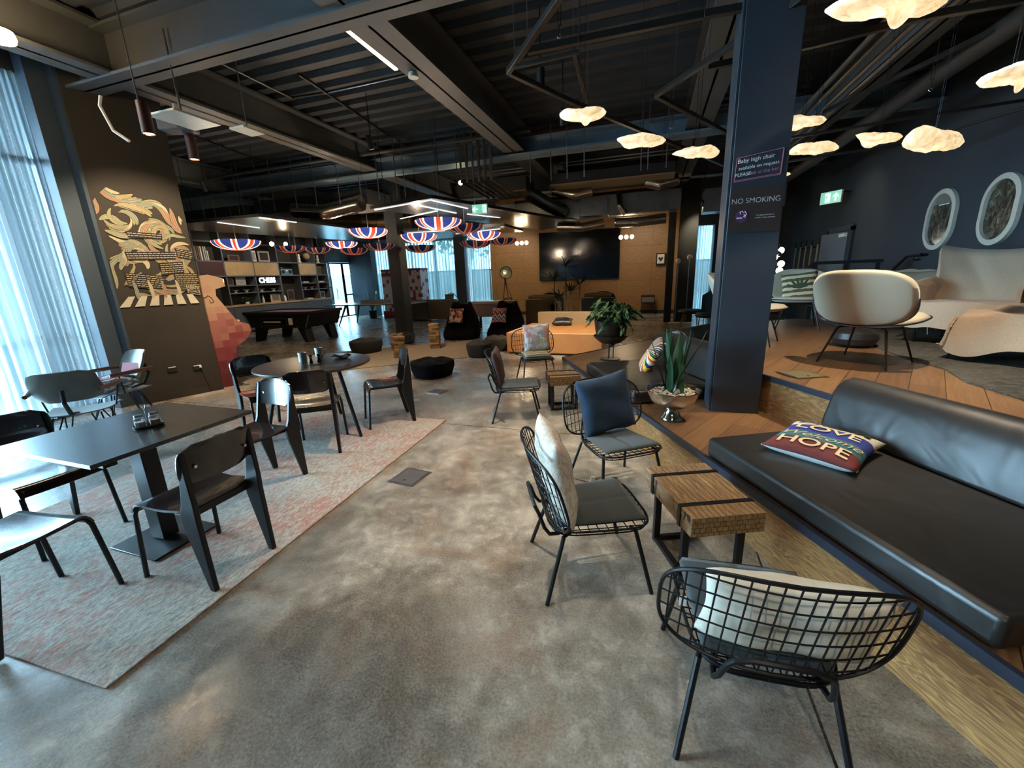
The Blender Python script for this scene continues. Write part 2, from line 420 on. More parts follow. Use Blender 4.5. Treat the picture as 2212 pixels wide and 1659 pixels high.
M_rug2 = mk_rug('beige_rug', ('#7c6d57','#a08f74','#b7a789'), '#8d8a80', .5)
M_rug3 = mk_rug('grey_striped_rug', ('#4b4a46','#605d56','#77736a'), '#3c3b39', .8)
def mk_leather():
    m_, n, b = mat_base('black_leatherette'); co = coord(n)
    b.inputs['Base Color'].default_value = s2l('#1d1b19')
    w1 = noise(n, coord(n, (1.0,1.0,1.0)), 3.0, 2, .45, 1.2); w2 = noise(n, co, 350, 2)
    b.inputs['Roughness'].default_value = .42; b.inputs['Specular IOR Level'].default_value = .65
    h = math_(n, 'ADD', math_(n, 'MULTIPLY', w1.outputs[0], 1.0), math_(n, 'MULTIPLY', w2.outputs[0], .006)); bump(n, h, b, .25, .05); return m_
M_leather = mk_leather()
def mk_woodwall():
    m_, n, b = mat_base('wood_panel_wall'); co = coord(n); xyz = N(n, 'ShaderNodeSeparateXYZ'); L(n, co, xyz.inputs[0])
    cb = N(n, 'ShaderNodeCombineXYZ'); L(n, xyz.outputs[0], cb.inputs[0]); L(n, xyz.outputs[2], cb.inputs[1])
    br = N(n, 'ShaderNodeTexBrick'); br.offset = 0; br.inputs['Scale'].default_value = 1; br.inputs['Brick Width'].default_value = 1.22; br.inputs['Row Height'].default_value = .61
    br.inputs['Mortar Size'].default_value = .006; br.inputs['Color1'].default_value = s2l('#8f6a40'); br.inputs['Color2'].default_value = s2l('#84603a'); br.inputs['Mortar'].default_value = s2l('#53391f')
    L(n, cb.outputs[0], br.inputs['Vector'])
    g = noise(n, coord(n, (2, 2, 12)), 3, 5, .6, .5)
    L(n, mix(n, .35, br.outputs['Color'], ramp(n, g.outputs[0], [(.3, s2l('#6b4a29')), (.7, s2l('#b08a58'))])), b.inputs['Base Color']); b.inputs['Roughness'].default_value = .5; return m_
M_woodwall = mk_woodwall()
def mk_cloud():
    m_, n, b = mat_base('crumpled_paper_lit'); co = coord(n)
    nz = noise(n, co, 9, 6, .75, 1.2)
    c = ramp(n, nz.outputs[0], [(.36, (.62,.40,.17,1)), (.5, (1,.74,.40,1)), (.62, (1,.88,.62,1))])
    b.inputs['Base Color'].default_value = (.85,.8,.7,1); b.inputs['Roughness'].default_value = .9
    L(n, c, b.inputs['Emission Color']); b.inputs['Emission Strength'].default_value = .30
    bump(n, nz.outputs[0], b, .6, .02); return m_
M_cloud = mk_cloud()
M_foil = plain('foil_duct', '#b5aca0', .22, 1, nb=1.0, ns=9, var=.2)
M_leafdark = plain('dark_green_leaf', '#27452f', .4, ns=12, var=.35, spec=.4)
M_leaf = plain('green_leaf', '#38552c', .5, ns=14, var=.35)
M_pebble = plain('white_pebbles', '#b9ac98', .7, ns=60, var=.4)
M_soil = plain('potting_soil', '#2a1d12', .95)
M_sand = plain('wood_game_blocks', '#a98a5c', .6, ns=30, var=.25)
_n = M_sand.node_tree; _oi = N(_n, 'ShaderNodeObjectInfo'); _b = _n.nodes['Principled BSDF']; _src = _b.inputs['Base Color'].links[0].from_socket
L(_n, mix(_n, 1.0, _src, ramp(_n, _oi.outputs['Random'], [(0, (.35,.28,.22,1)), (.5, (.8,.75,.65,1)), (1, (1.3,1.25,1.15,1))]), 'MULTIPLY'), _b.inputs['Base Color'])
M_screen = plain('tv_glass', '#06080c', .12, 0, spec=.6)
M_pool = plain('purple_baize', '#8d6f9e', .9)
M_greylam = plain('grey_cabinet_laminate', '#4b5058', .5)
M_shelfgrey = plain('grey_shelf_laminate', '#565a62', .5)
M_shelfback = plain('shelf_back_board', '#1c1713', .7)
M_bulb = emit('warm_bulb_glow', (1.0,.72,.36), 22)
M_spotglow = emit('spot_glow', (1.0,.55,.22), 9)
M_trimglow = emit('trim_line_glow', (.8,.9,1.0), .45)  # faint glow for the canopy trim lines, which are no lamps
M_ledy = emit('yellow_led_glow', (1.0,.85,.4), 3.0)
# ================================================================ THE SETTING
ZL, ZU = .34, .66                       # heights of the two platform steps
F0 = Vector((1.105, 1.374)); E1 = Vector((-.4462, .8949)); NV = Vector((.8949, .4462)); E2 = Vector((.55, .835))
def pf(s, v, z=0.0):                     # point on the platform: s along its front edge, v in from it
    p = F0+E1*s+NV*v; return Vector((p.x, p.y, z))
PROT = math.atan2(E1.y, E1.x)-PI/2       # turn that lines local +Y up with the front edge

ST(MB().box(-13.3, 5.6, -5.2, 17.4, -.2, 0).build('floor', M_concrete, smooth=0))
# corrugated roof deck
def deck():
    b = MB(); prof = []; y = -5.2; z0 = 4.42
    while y < 17.4:
        prof += [(y, z0), (y+.14, z0), (y+.17, z0+.07), (y+.30, z0+.07)]; y += .33
    n = len(prof); vs = [(-13.3, p[0], p[1]) for p in prof]+[(5.6, p[0], p[1]) for p in prof]
    b.add(vs, [(i, i+1, n+i+1, n+i) for i in range(n-1)]); b.box(-13.3, 5.6, -5.2, 17.4, 4.6, 4.7); return b
M_deck = plain('painted_deck', '#353a40', .6, ns=1.2, var=.25)
M_beam = plain('painted_steel_beam', '#525455', .55, ns=1.5, var=.12)
M_beamblue = plain('blue_grey_beam', '#6f8494', .5, ns=1.5, var=.12)
ST(deck().build('ceiling', M_deck, smooth=0))

def ibeam(axis, c, a0, a1, zb, w=.4, h=.5, m_=None):
    b = MB(); t = .03
    for (o0, o1, z0, z1) in ((-w/2, w/2, zb, zb+t), (-w/2, w/2, zb+h-t, zb+h), (-.015, .015, zb, zb+h)):
        if axis == 'y': b.box(c+o0, c+o1, a0, a1, z0, z1)
        else: b.box(a0, a1, c+o0, c+o1, z0, z1)
    return ST(b.build('ceiling_beam', m_ or M_beam, smooth=0))
for xx in (-10.4, -6.0, -2.66, .66): ibeam('y', xx, -5.2, 17.4, 3.9, .36 if xx < -3 else .42)
ibeam('y', 2.55, -5.2, 17.4, 3.75, .3)
ibeam('x', 3.85, -7.2, 5.6, 3.88, .30); ibeam('x', .2, -7.2, 5.6, 3.88, .30)
ibeam('x', 8.75, -13.3, 5.6, 3.83, .40, .3, M_beamblue)
ibeam('x', 12.9, -13.3, 5.6, 3.9, .30)

# back wall: timber panelling, openings left of it for the windows
wb = MB(); wb.box(-6.28, 1.05, 16.55, 16.8, 0, 4.5); ST(wb.build('wall_back', M_woodwall, smooth=0))
wb = MB(); wb.box(-13.3, -12.3, 16.55, 16.8, 0, 4.5); wb.box(-12.3, -6.28, 16.55, 16.8, 3.15, 4.5); wb.box(1.05, 1.26, 16.55, 16.8, 0, 4.5)
wb.box(1.26, 1.98, 16.55, 16.8, 3.05, 4.5); wb.box(1.98, 4.6, 16.55, 16.8, 0, 4.5)
ST(wb.build('wall_back', M_darkwall, smooth=0))
# left far wall, shelving stands on it, glazed door at its far end
wl = MB(); wl.box(-13.5, -13.3, 4.8, 14.82, 0, 4.5); wl.box(-13.5, -13.3, 14.82, 16.8, 2.42, 4.5); wl.box(-13.3, -7.2, 4.7, 4.9, 0, 4.5)
ST(wl.build('wall_left', plain('grey_blue_wall', '#5d6d76', .7, ns=2), smooth=0))
ST(MB().box(4.0, 4.2, -5.2, 17.4, 0, 4.6).build('wall_right', M_darkwall, smooth=0))
ST(MB().box(-13.3, 5.6, -5.4, -5.2, 0, 4.6).build('wall_front', M_darkwall, smooth=0))
ST(MB().box(-9.3, -7.2, 3.52, 3.7, 0, 4.6).build('wall_left', M_mural, smooth=0))
# mural wall block, turned 22 degrees
MU0 = Vector((-6.655, 3.66)); MUd = Vector((.371, .928)); MUn = Vector((.928, -.371))
mrot = math.atan2(MUd.y, MUd.x)
b = MB(); b.box(0, .93, 0, .085, 0, 4.5); b.box(-.02, .94, -.015, 0, 0, .09)
mural_wall = ST(b.build('wall_mural', M_mural, loc=(MU0.x, MU0.y, 0), rz=mrot, smooth=0))
b = MB(); b.box(-6.97, -6.80, 3.44, 3.62, 0, 4.4); b.box(-7.25, -6.66, 3.62, 4.0, 0, 4.5)
ST(b.build('column', plain('blue_grey_pilaster', '#3b4a58', .5), smooth=0))

# columns
def column(name, x, y, sx, sy, z0, z1, m_=M_navy):
    return ST(MB().box(x-sx/2, x+sx/2, y-sy/2, y+sy/2, z0, z1).build(name, m_, bev=.008, smooth=30))
b = MB(); b.box(.548, .915, 3.80, 4.10, ZL, 4.4); b.box(.528, .548, 3.82, 4.12, ZL, 4.4)
PIL = ST(b.build('column', M_navy, bev=.004))
column('column', -6.72, 10.42, .36, .36, 0, 4.4); column('column', -7.48, 16.3, .46, .4, 0, 4.4); column('column', -11.95, 16.3, .4, .4, 0, 4.4)
column('column', .98, 13.9, .5, .4, 0, 4.4, plain('dark_column', '#24241f', .5)); column('column', .52, 13.75, .2, .3, 0, 4.4, M_blackmatte)

# windows: frames and panes
def window(name, axis, c, a0, a1, z0, z1, cols, rows, m_=M_black, fw=.05, dots=None, glass=None):
    f = MB(); d = .09
    def bx(p0, p1, q0, q1):
        if axis == 'y': f.box(c-d/2, c+d/2, p0, p1, q0, q1)
        else: f.box(p0, p1, c-d/2, c+d/2, q0, q1)
    for i in range(cols+1):
        p = a0+(a1-a0)*i/cols; bx(p-fw/2, p+fw/2, z0, z1)
    for zz in rows: bx(a0, a1, zz-fw/2, zz+fw/2)
    o = ST(f.build(name, m_, smooth=0))
    g = MB()
    if axis == 'y': g.box(c-.004, c+.004, a0, a1, z0, z1)
    else: g.box(a0, a1, c-.004, c+.004, z0, z1)
    g.build('pane', glass or (M_glass if c == -7.2 else M_glasst), parent=o, smooth=0)
    if dots:
        dm = MB()
        for (p, zz, r) in dots:
            pts = [(p+r*math.cos(k*PI/8), zz+r*math.sin(k*PI/8)) for k in range(16)]
            if axis == 'y': vs = [(c+.012, q[0], q[1]) for q in pts]
            else: vs = [(q[0], c-.012, q[1]) for q in pts]
            dm.add(vs, [tuple(range(16))])
        dm.build('marking_dots', M_paperwhite, parent=o, smooth=0)
    return o
dots = [(1.6+k*.155, zz, .022) for k in range(13) for zz in (1.0, 1.5)]
window('window_1', 'y', -7.2, -6.0, 3.5, .04, 4.0, 5, (.06, 3.1, 3.98), plain('window_frame_metal', '#5a6670', .4), .06, dots=[(2.72,1.02,.04),(2.86,1.02,.04),(3.02,1.02,.04),(3.17,1.02,.04),(3.32,1.02,.04)])
window('window_2', 'x', 16.62, -12.3, -7.7, .02, 3.15, 4, (.04, 3.12)); window('window_3', 'x', 16.62, -7.25, -6.28, .02, 3.15, 1, (.04, 3.12))
window('window_4', 'x', 16.62, 1.26, 1.98, .02, 3.05, 1, (.04, 3.02))
ST(MB().box(-7.3, -7.1, -6, 3.5, 0, .05).build('trim_1', M_navy, smooth=0))
ST(MB().box(-7.4, -7.1, -6, 3.5, 4.0, 4.6).build('wall_left', M_darkwall, smooth=0))
# glazed doors in the far left wall
window('window_5', 'y', -13.35, 14.82, 15.25, .02, 2.4, 1, (.04, .9, 1.35, 2.4), M_black, .04)
d1 = window('door_1', 'y', -13.33, 15.25, 16.1, .02, 2.4, 1, (.04, 2.38), M_black, .06)
MB().tube([(-13.25,15.42,.85),(-13.19,15.42,.85),(-13.19,15.42,1.3),(-13.25,15.42,1.3)], .012).build('door_handle', M_black, parent=d1)
window('window_6', 'y', -13.33, 16.1, 16.8, .02, 2.4, 1, (.04, 1.0, 2.38), M_black, .06)
# door in the right wall
b = MB(); b.box(3.94, 4.0, 10.9, 11.0, 0, 2.3); b.box(3.94, 4.0, 12.15, 12.25, 0, 2.3); b.box(3.94, 4.0, 10.9, 12.25, 2.22, 2.34)
dr = ST(b.build('door_2', plain('door_frame_paint', '#2a323b', .5), smooth=0))
MB().box(-.02, .02, 0, .95, 0.01, 2.2).build('door_leaf', plain('door_leaf_paint', '#56626d', .45), parent=dr, loc=(3.93, 11.02, 0), rz=R(10), smooth=0)
MB().box(-.05, .0, 0, .3, 0, .07).build('door_closer', M_white, parent=dr, loc=(3.9, 11.0, 2.1), smooth=0)

# platform: lower and upper step with oak risers and dark nosing
def poly_obj(name, pts, z0, z1, m_): return ST(MB().prism(pts, z0, z1).build(name, m_, smooth=0))
B_ = Vector((-1.21, 6.02)); A_ = F0-E1*3.4
lowp = [tuple(A_), (3.98, A_.y), (3.98, 9.36), tuple(B_+E2*4), tuple(B_)]
poly_obj('floor_platform', lowp, .02, ZL, M_platwood)
U0 = Vector((.917, 3.955)); Uc = U0+E1*1.56
upp = [tuple(U0-E1*6), (3.98, U0.y-.8949*6), (3.98, 8.3), (2.35, 8.3), tuple(Uc+E2*3.2), tuple(Uc)]
poly_obj('floor_platform', upp, ZL, ZU, M_platwood)
def along(name, p, q, t, z0, z1, m_, out=0):
    p = Vector(p); q = Vector(q); d = (q-p); Ln = d.length; a = math.atan2(d.y, d.x)
    return ST(MB().box(0, Ln, -out, t, z0, z1).build(name, m_, loc=(p.x, p.y, 0), rz=a, smooth=0))
along('trim_2', B_, A_, .01, 0.0, .30, M_oak, .004)           # lower riser (front)
along('trim_3', B_, A_, .012, .30, ZL+.006, M_trim, .012)      # lower nosing
along('trim_4', B_+E2*4, B_, .01, 0.0, .30, M_oak, .004); along('trim_5', B_+E2*4, B_, .012, .30, ZL+.006, M_trim, .012)
along('trim_6', Uc, U0-E1*6, .01, ZL, .625, M_oak, .004); along('trim_7', Uc, U0-E1*6, .012, .625, ZU+.006, M_trim, .012)
along('trim_8', Uc+E2*3.2, Uc, .01, ZL, .61, M_oak, .004); along('trim_9', Uc+E2*3.2, Uc, .012, .61, ZU+.006, M_trim, .012)
# skirting
ST(MB().box(-6.28, 1.05, 16.5, 16.55, 0, .12).build('baseboard_back', M_blackmatte, smooth=0))
ST(MB().box(3.96, 4.0, 8.3, 17, 0, .12).build('baseboard_right', M_blackmatte, smooth=0))

# ---------------------------------------------------------------- outside
M_pave = plain('pale_paving', '#8f9a9c', .8, ns=2, var=.12)
ST(MB().box(-60, -7.3, -40, 60, -.25, -.06).build('ground_outside', M_pave, smooth=0)); ST(MB().box(-7.3, 40, 16.9, 60, -.25, -.06).build('ground_outside', M_pave, smooth=0))
def tree(x, y, h, r, label):
    t = thing('tree', (x, y, -.06), 0, label, 'tree', 'trees outside')
    MB().tube([(0,0,0),(.05,0,h*.5),(0,.05,h*.9)], [.12,.09,.04]).build('trunk', plain('bark', '#5b5148', .9), t)
    b = MB(); rr = random.Random(int(x*10))
    for k in range(420):
        a = rr.uniform(0, 6.28); q = rr.random()**.5*r; zz = h*.75+rr.uniform(-1,1)*r*.9*math.cos(q/r*1.4)
        c = Vector((q*math.cos(a), q*math.sin(a), zz)); s_ = rr.uniform(.08,.2); e = Euler((rr.uniform(0,3),rr.uniform(0,3),0)).to_matrix()
        b.add([c+e@Vector(v)*s_ for v in ((-1,0,0),(0,-.6,0),(1,0,0),(0,.6,0))], [(0,1,2,3)])
    b.build('foliage', plain('outdoor_leaf', '#6f8a6a', .8, ns=5, var=.3), t, smooth=0)
tree(-15.5, 5.2, 4.2, 1.5, 'green street tree seen through the left window')
tree(-9.5, 21.5, 5, 1.8, 'tree outside behind the voile of the middle back window')
tree(-6.0, 22.5, 5, 1.7, 'tree outside the narrow back window beside the timber wall')
def outdoor_bench(x, y, rz, label):
    t = thing('bench', (x, y, -.06), rz, label, 'bench', 'benches outside the left window')
    b = MB()
    for k in range(4): b.box(-.8, .8, -.25+k*.13, -.15+k*.13, .42, .46)
    b.build('seat', M_white, t, smooth=0)
    b = MB()
    for k in range(3): b.box(-.8, .8, .27, .3, .55+k*.13, .64+k*.13)
    b.build('backrest', M_white, t, smooth=0)
    for sx in (-.7, .7): MB().box(sx-.03, sx+.03, -.22, .28, 0, .45).build('leg', M_black, t, smooth=0)
outdoor_bench(-10.4, 3.0, R(20), 'white slatted bench on the pavement, nearer the window')
outdoor_bench(-14.6, 4.8, R(20), 'white slatted bench on the pavement, farther from the window')
b = MB(); b.cyl((0,0,0), (0,0,.02), .22, .2); b.cyl((0,0,.02), (.0,0,.95), .07, .06)
T(b.build('bollard', M_blackmatte, loc=(-8.75, 3.28, -.06)), 'dark post standing on the pavement just outside the left window', 'post')
# low hotel terrace wall and fence seen through the voiles
b = MB()
for k in range(60): b.box(-14+k*.3, -13.95+k*.3, 18.5, 18.54, -.06, 1.9)
b.box(-14, 4.2, 18.48, 18.56, 1.85, 1.9)
T(b.build('fence', M_steelgalv, smooth=0), 'grey upright bar fence outside the back windows', 'fence')
T(MB().box(-30, 12, 33, 38, -.06, 2.2).build('building', plain('far_brick', '#9a8f86', .9), smooth=0), 'low pale building far outside behind the fence', 'building')
T(MB().box(-30, -26, -6, 20, -.06, 3.0).build('building', plain('far_render', '#a9aaa6', .9), smooth=0), 'pale low building across the street, seen through the left window', 'building')

# ---------------------------------------------------------------- curtains
def curtain(name, x0, y0, x1, y1, z0, z1, folds, amp, m_, label, group=None, seed=1, flare=0.0):
    rr = random.Random(seed); ph = [rr.uniform(0, 6.28) for _ in range(4)]
    p = Vector((x0, y0)); q = Vector((x1, y1)); d = q-p; n = Vector((-d.y, d.x)).normalized()
    nu = folds*10
    def fn(u, v):
        uu = u + .012*math.sin(9*u+ph[1])*(1-v)
        a = amp*(.7+.3*math.sin(5.1*u+ph[0]))*(math.sin(2*PI*folds*u+ph[2])+.35*math.sin(2*PI*folds*2.3*u+ph[3]))*(.75+.25*v)
        c = p+d*uu+n*(a+flare*(1-v)*.0); return (c.x, c.y, z0+(z1-z0)*(1-v))
    b = MB(); b.grid(fn, nu, 5); o = b.build(name, m_, smooth=80); return T(o, label, 'curtain', group)
curtain('curtain', -7.02, 3.02, -6.98, 3.52, .03, 4.0, 8, .045, M_sheer, 'grey voile curtain gathered in dense folds against the mural column', 'left window voiles', 3)
curtain('curtain', -7.02, 2.30, -7.02, 2.96, .03, 4.0, 7, .03, M_sheerw, 'thin voile curtain hanging open over the left street window', 'left window voiles', 5)
curtain('curtain', -7.02, -3.2, -7.02, -2.4, .03, 4.0, 10, .05, M_sheerw, 'bunched voile on the street windows behind the viewer', None, 8)
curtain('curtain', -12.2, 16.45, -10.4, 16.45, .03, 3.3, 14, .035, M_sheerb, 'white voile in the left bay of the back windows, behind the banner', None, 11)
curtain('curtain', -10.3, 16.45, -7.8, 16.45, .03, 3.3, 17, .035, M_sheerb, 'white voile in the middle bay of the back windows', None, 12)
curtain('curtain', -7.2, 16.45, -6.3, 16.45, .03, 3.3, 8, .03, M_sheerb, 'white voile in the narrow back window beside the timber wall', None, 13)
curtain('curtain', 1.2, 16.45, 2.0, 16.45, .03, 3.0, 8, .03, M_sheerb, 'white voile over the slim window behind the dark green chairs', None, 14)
# ================================================================ RUG, FLOOR BOXES
rc = [PZ(230,1490), PZ(964,908)]
rd = (rc[1]-rc[0]); rl = rd.length; ra = math.atan2(rd.y, rd.x)
def rugfn(b, w_, l_, t=.009):
    b.box(0, l_, 0, w_, 0, t); return b
T(rugfn(MB(), 2.17, rl).build('rug', M_rug, loc=(rc[0].x, rc[0].y, .001), rz=ra, bev=.003, smooth=0), 'large cream and faded red rug under the dark dining tables', 'rug')
T(MB().box(0, 3.1, 0, 2.2, 0, .01).build('rug', M_rug2, loc=(-5.35, 5.95, .001), rz=R(38), bev=.003, smooth=0), 'beige rug under the bean bags and block towers', 'rug')
def floorbox(name, c, w_, d_, rz, z, m1, m2, label, extra=False):
    t = thing(name, (c.x, c.y, z), rz, label, 'floor box')
    b = MB(); b.box(-w_/2-.015, w_/2+.015, -d_/2-.015, d_/2+.015, 0.0005, .004); b.build('rim', m1, t, smooth=0)
    MB().box(-w_/2+.004, w_/2-.004, -d_/2+.004, d_/2-.004, .004, .007).build('lid', m2, t, smooth=0)
    MB().cyl((0,-d_/2+.05,.007), (0,-d_/2+.05,.009), .012, seg=12).build('latch', M_chrome, t)
    return t
M_lid = plain('grey_lid', '#68676a', .35, .4, ns=8, var=.15)
fb = floorbox('floor_box', Vector((-1.79, 2.63)), .215, .235, R(-6), 0, M_steelgalv, M_lid, 'square grey floor socket lid near the rug edge'); T(fb, group=None)
floorbox('floor_box', Vector((-2.81, 5.02)), .2, .2, R(-8), 0, M_steelgalv, M_lid, 'square grey floor socket lid beyond the rug, near the black pouf')
q = floorbox('floor_box', Vector((1.235, 3.95)), .24, .24, R(24), ZU, M_brass, plain('olive_lid', '#8c8262', .4, .5), 'brass rimmed floor box in the upper wooden step')
MB().box(-.15, -.09, -.09, .1, .004, .006).build('socket_strip', M_blackmatte, q, smooth=0)

# ================================================================ DARK PLYWOOD DINING CHAIRS
def std_chair(label, group=None):
    t = thing('dining_chair', (0,0,0), 0, label, 'chair', group)
    def seat(u, v):
        x = (u-.5)*2*(.205-.012*(1-v)); y = -.17+.40*v
        z = .452+.012*(2*abs(u-.5))**2.5*(1-v*.6)-.012*math.exp(-((v-.4)/.3)**2)
        if v > .82: k = (v-.82)/.18; z -= .055*k*k; y -= .018*k*k
        return (x, y, z)
    MB().slab(seat, 15, 19, .012).build('seat', M_ply, t)
    def back(u, v):
        # rounded rectangle with a forward wrap
        a = (u-.5)*2; w_ = .182+.022*math.sin(v*PI)**.5; zc = (v-.5)*2
        r = 1-(max(0, abs(zc)-.72)/.28)**2*.16
        x = a*w_*r; hh = .105*(1-(max(0, abs(a)-.78)/.22)**2*.14)
        return (x, -.248-.035*v+.035*a*a, .70+zc*hh)
    bk = MB().slab(back, 15, 13, .011).build('backrest', M_ply, t)
    for sx in (-.135, .135): MB().cyl((sx, -.262, .69), (sx, -.236, .69), .008, seg=10).build('screw', M_chrome, bk)
    for s in (-1, 1):   # hollow tapered rear legs
        pr = [(-.265,0), (-.228,0), (-.148,.36), (-.142,.43), (-.175,.50), (-.238,.775), (-.252,.775), (-.262,.50), (-.258,.40)]
        M = Matrix(((0,0,s,0),(1,0,0,0),(0,1,0,0),(0,0,0,1)))
        MB().prism(pr, .165, .193, M=M).build('leg', M_black, t, bev=.006)
    for s in (-1, 1):
        MB().tube([(s*.15,.17,.432), (s*.183,.19,.426), (s*.198,.20,.39), (s*.208,.235,0)], .0125, 10).build('leg', M_black, t)
    b = MB(); b.bar((-.165,-.17,.42), (.165,-.17,.42), .02, .035); b.bar((-.15,.17,.432), (.15,.17,.432), .022, .022)
    for s in (-1, 1): b.bar((s*.15,-.17,.425), (s*.15,.17,.432), .02, .03)
    b.build('seat_frame', M_black, t, smooth=0)
    return t
chair0 = std_chair('')
def place_std(x, y, rz, label, g=None, first=[True]):
    if first[0]:
        first[0] = False; chair0.location = (x, y, .010); chair0.rotation_euler = (0,0,rz); chair0['label'] = label
        return chair0
    return dup(chair0, (x, y, .010), rz, label)
place_std(-2.35, 1.415, R(90), 'dark plywood chair on the near side of the square table, back towards the rug edge')
b_chair = place_std(-2.84, .87, R(7.8), 'chair cut by the left frame edge, its pale shining seat in the foreground'); b_chair.location.z = .0095
place_std(-3.60, 1.34, R(-90), 'chair on the window side of the square table, seat tucked under it')
place_std(-2.875, 2.215, R(175), 'chair with a sheen on its front-facing backrest, at the far end of the square table')
place_std(-2.98, 2.985, R(35), 'brown-backed chair pushed in at the near side of the round table')
place_std(-3.87, 3.20, R(-112), 'chair on the arcade machine side of the round table')
place_std(-2.77, 3.79, R(133.8), 'chair seen side-on at the right of the round table, its seat shining')

# square pedestal table
t = thing('dining_table', (-2.885, 1.50, .010), R(-1), 'square dark slate-topped table on a flat pedestal base, nearest the viewer', 'table')
MB().box(-.425, .425, -.425, .425, .728, .75).build('tabletop', M_tabletop, t, bev=.002, smooth=0)
MB().box(-.06, .06, -.045, .045, .02, .70).build('pedestal', M_black, t, bev=.004)
MB().box(-.21, .21, -.19, .19, .0, .012).build('base_plate', M_black, t, bev=.003)
b = MB(); b.box(-.28, .28, -.28, .28, .70, .728)
b = MB(); b.box(-.3, .3, -.03, .03, .70, .728); b.box(-.03, .03, -.3, .3, .70, .728); b.box(.20,.38,-.36,-.30,.695,.728); b.build('bracket', M_black, t, bev=.004)
# round table
RT = Vector((-3.30, 3.36)); t = thing('round_table', (RT.x, RT.y, .009), 0, 'round dark table on three splayed legs with mugs on it', 'table')
MB().lathe([(0.001,.718),(.545,.718),(.56,.727),(.56,.742),(.545,.745),(.001,.745)], 64).build('tabletop', plain('round_top_laminate', '#3a342d', .36, ns=20), t)
for a in (-8, 112, 232):
    c, s_ = math.cos(R(a)), math.sin(R(a)); MB().tube([(c*.34, s_*.34, .72), (c*.54, s_*.54, 0)], [.02,.017], 10).build('leg', M_black, t)
b = MB(); b.lathe([(.001,.70),(.3,.70),(.3,.718),(.001,.718)], 24); b.build('top_plate', M_black, t)

# condiment caddy on square table
def jar(parent_loc, m_fill, label, rz=0):
    t = thing('condiment_jar', parent_loc, rz, label, 'jar', 'glass jars in the caddy')
    pr = [(.001,0),(.026,0),(.028,.004),(.028,.05),(.024,.058),(.02,.062),(.02,.07)]
    M8 = MB().lathe(pr, 8).build('glass_body', M_jar, t, smooth=20)
    MB().lathe([(.001,.003),(.024,.003),(.024,.034),(.001,.036)], 8).build('contents', m_fill, t)
    MB().lathe([(.001,.066),(.022,.066),(.022,.078),(.001,.079)], 16).build('lid', M_steelgalv, t)
    return t
cp = PZ(322, 922, .76); ca = R(62)
t = thing('condiment_caddy', (cp.x, cp.y, .76), ca, 'black oval caddy with a bent wire handle on the square table', 'caddy')
def stad(u, hw, r):   # stadium outline
    pts = []
    for k in range(12): a = -PI/2+PI*k/11; pts.append((hw+r*math.cos(a), r*math.sin(a)))
    for k in range(12): a = PI/2+PI*k/11; pts.append((-hw+r*math.cos(a), r*math.sin(a)))
    return pts
b = MB(); b.prism(stad(0,.034,.036), 0, .006); o_ = stad(0,.034,.036)
b.tube([(x,y,.012) for x,y in o_], .005, 6, closed=True); b.build('tray', M_blackmatte, t)
MB().tube([(0,-.012,.006),(0,-.01,.11),(-.008,-.008,.135),(.012,.02,.137),(.004,.012,.11),(.0,.012,.006)], .0032, 8).build('handle', M_steelgalv, t)
dv = Vector((math.cos(ca), math.sin(ca)))*.034
jar((cp.x-dv.x, cp.y-dv.y, .766), plain('salt', '#d8d3c8', .9), 'glass jar of white salt, left one in the caddy')
jar((cp.x+dv.x, cp.y+dv.y, .766), plain('ground_pepper', '#b59d80', .9), 'glass jar of tan pepper, right one in the caddy')

# items on the round table
def mug(p, rz, label):
    t = thing('mug', (p.x, p.y, .754), rz, label, 'mug', 'white mugs on the round table')
    MB().lathe([(.001,.0),(.034,0),(.038,.004),(.042,.10),(.0385,.10),(.034,.008),(.001,.008)], 28).build('cup', M_white, t)
    MB().tube([(.039,0,.085),(.062,0,.082),(.072,0,.058),(.062,0,.03),(.037,0,.02)], .0055, 8).build('handle', M_white, t); return t
mug(PZ(655,782,.754), R(160), 'white mug at the left of the grinders')
mug(PZ(690,770,.754), R(20), 'white mug standing behind the grinders')
def grinder(p, label):
    t = thing('grinder', (p.x, p.y, .76), 0, label, 'pepper mill', 'table grinders')
    MB().lathe([(.001,0),(.02,0),(.021,.01),(.017,.035),(.013,.05),(.016,.066)], 16).build('body', plain('dark_pepper', '#15110f', .2), t)
    MB().lathe([(.016,.066),(.017,.07),(.0165,.088),(.001,.09)], 16).build('cap', M_blackmatte, t)
    MB().lathe([(.0155,.058),(.0175,.06),(.0175,.066),(.0155,.067)], 16).build('collar', M_gold, t)
gp = PZ(680, 788, .754)
T(MB().prism(stad(0,.035,.03), 0, .007).build('condiment_tray', M_blackmatte, loc=(gp.x, gp.y, .754), rz=R(20)), 'small black tray under the grinders on the round table', 'tray')
grinder(PZ(672,785,.76), 'black grinder nearer the left mug'); grinder(PZ(690,783,.76), 'black grinder at the right on the tray')
pp = PZ(738, 773, .754)
T(MB().lathe([(.001,.0),(.05,0),(.095,.012),(.098,.015),(.05,.005),(.001,.004)], 36).build('plate', M_white, loc=(pp.x, pp.y, .754)), 'white plate on the round table under crumpled napkins', 'plate')
rr = random.Random(4)
def nap(u, v): return ((u-.5)*.17, (v-.5)*.13, .012+.012*math.sin(u*7+v*3)+.009*math.cos(v*11-u*4))
T(MB().slab(nap, 14, 12, .004).build('napkin', plain('dark_napkin', '#2a2322', .8), loc=(pp.x, pp.y, .764), rz=R(15)), 'dark crumpled napkin lying on the plate', 'napkin')
mp_ = PZ(730, 790, .754)
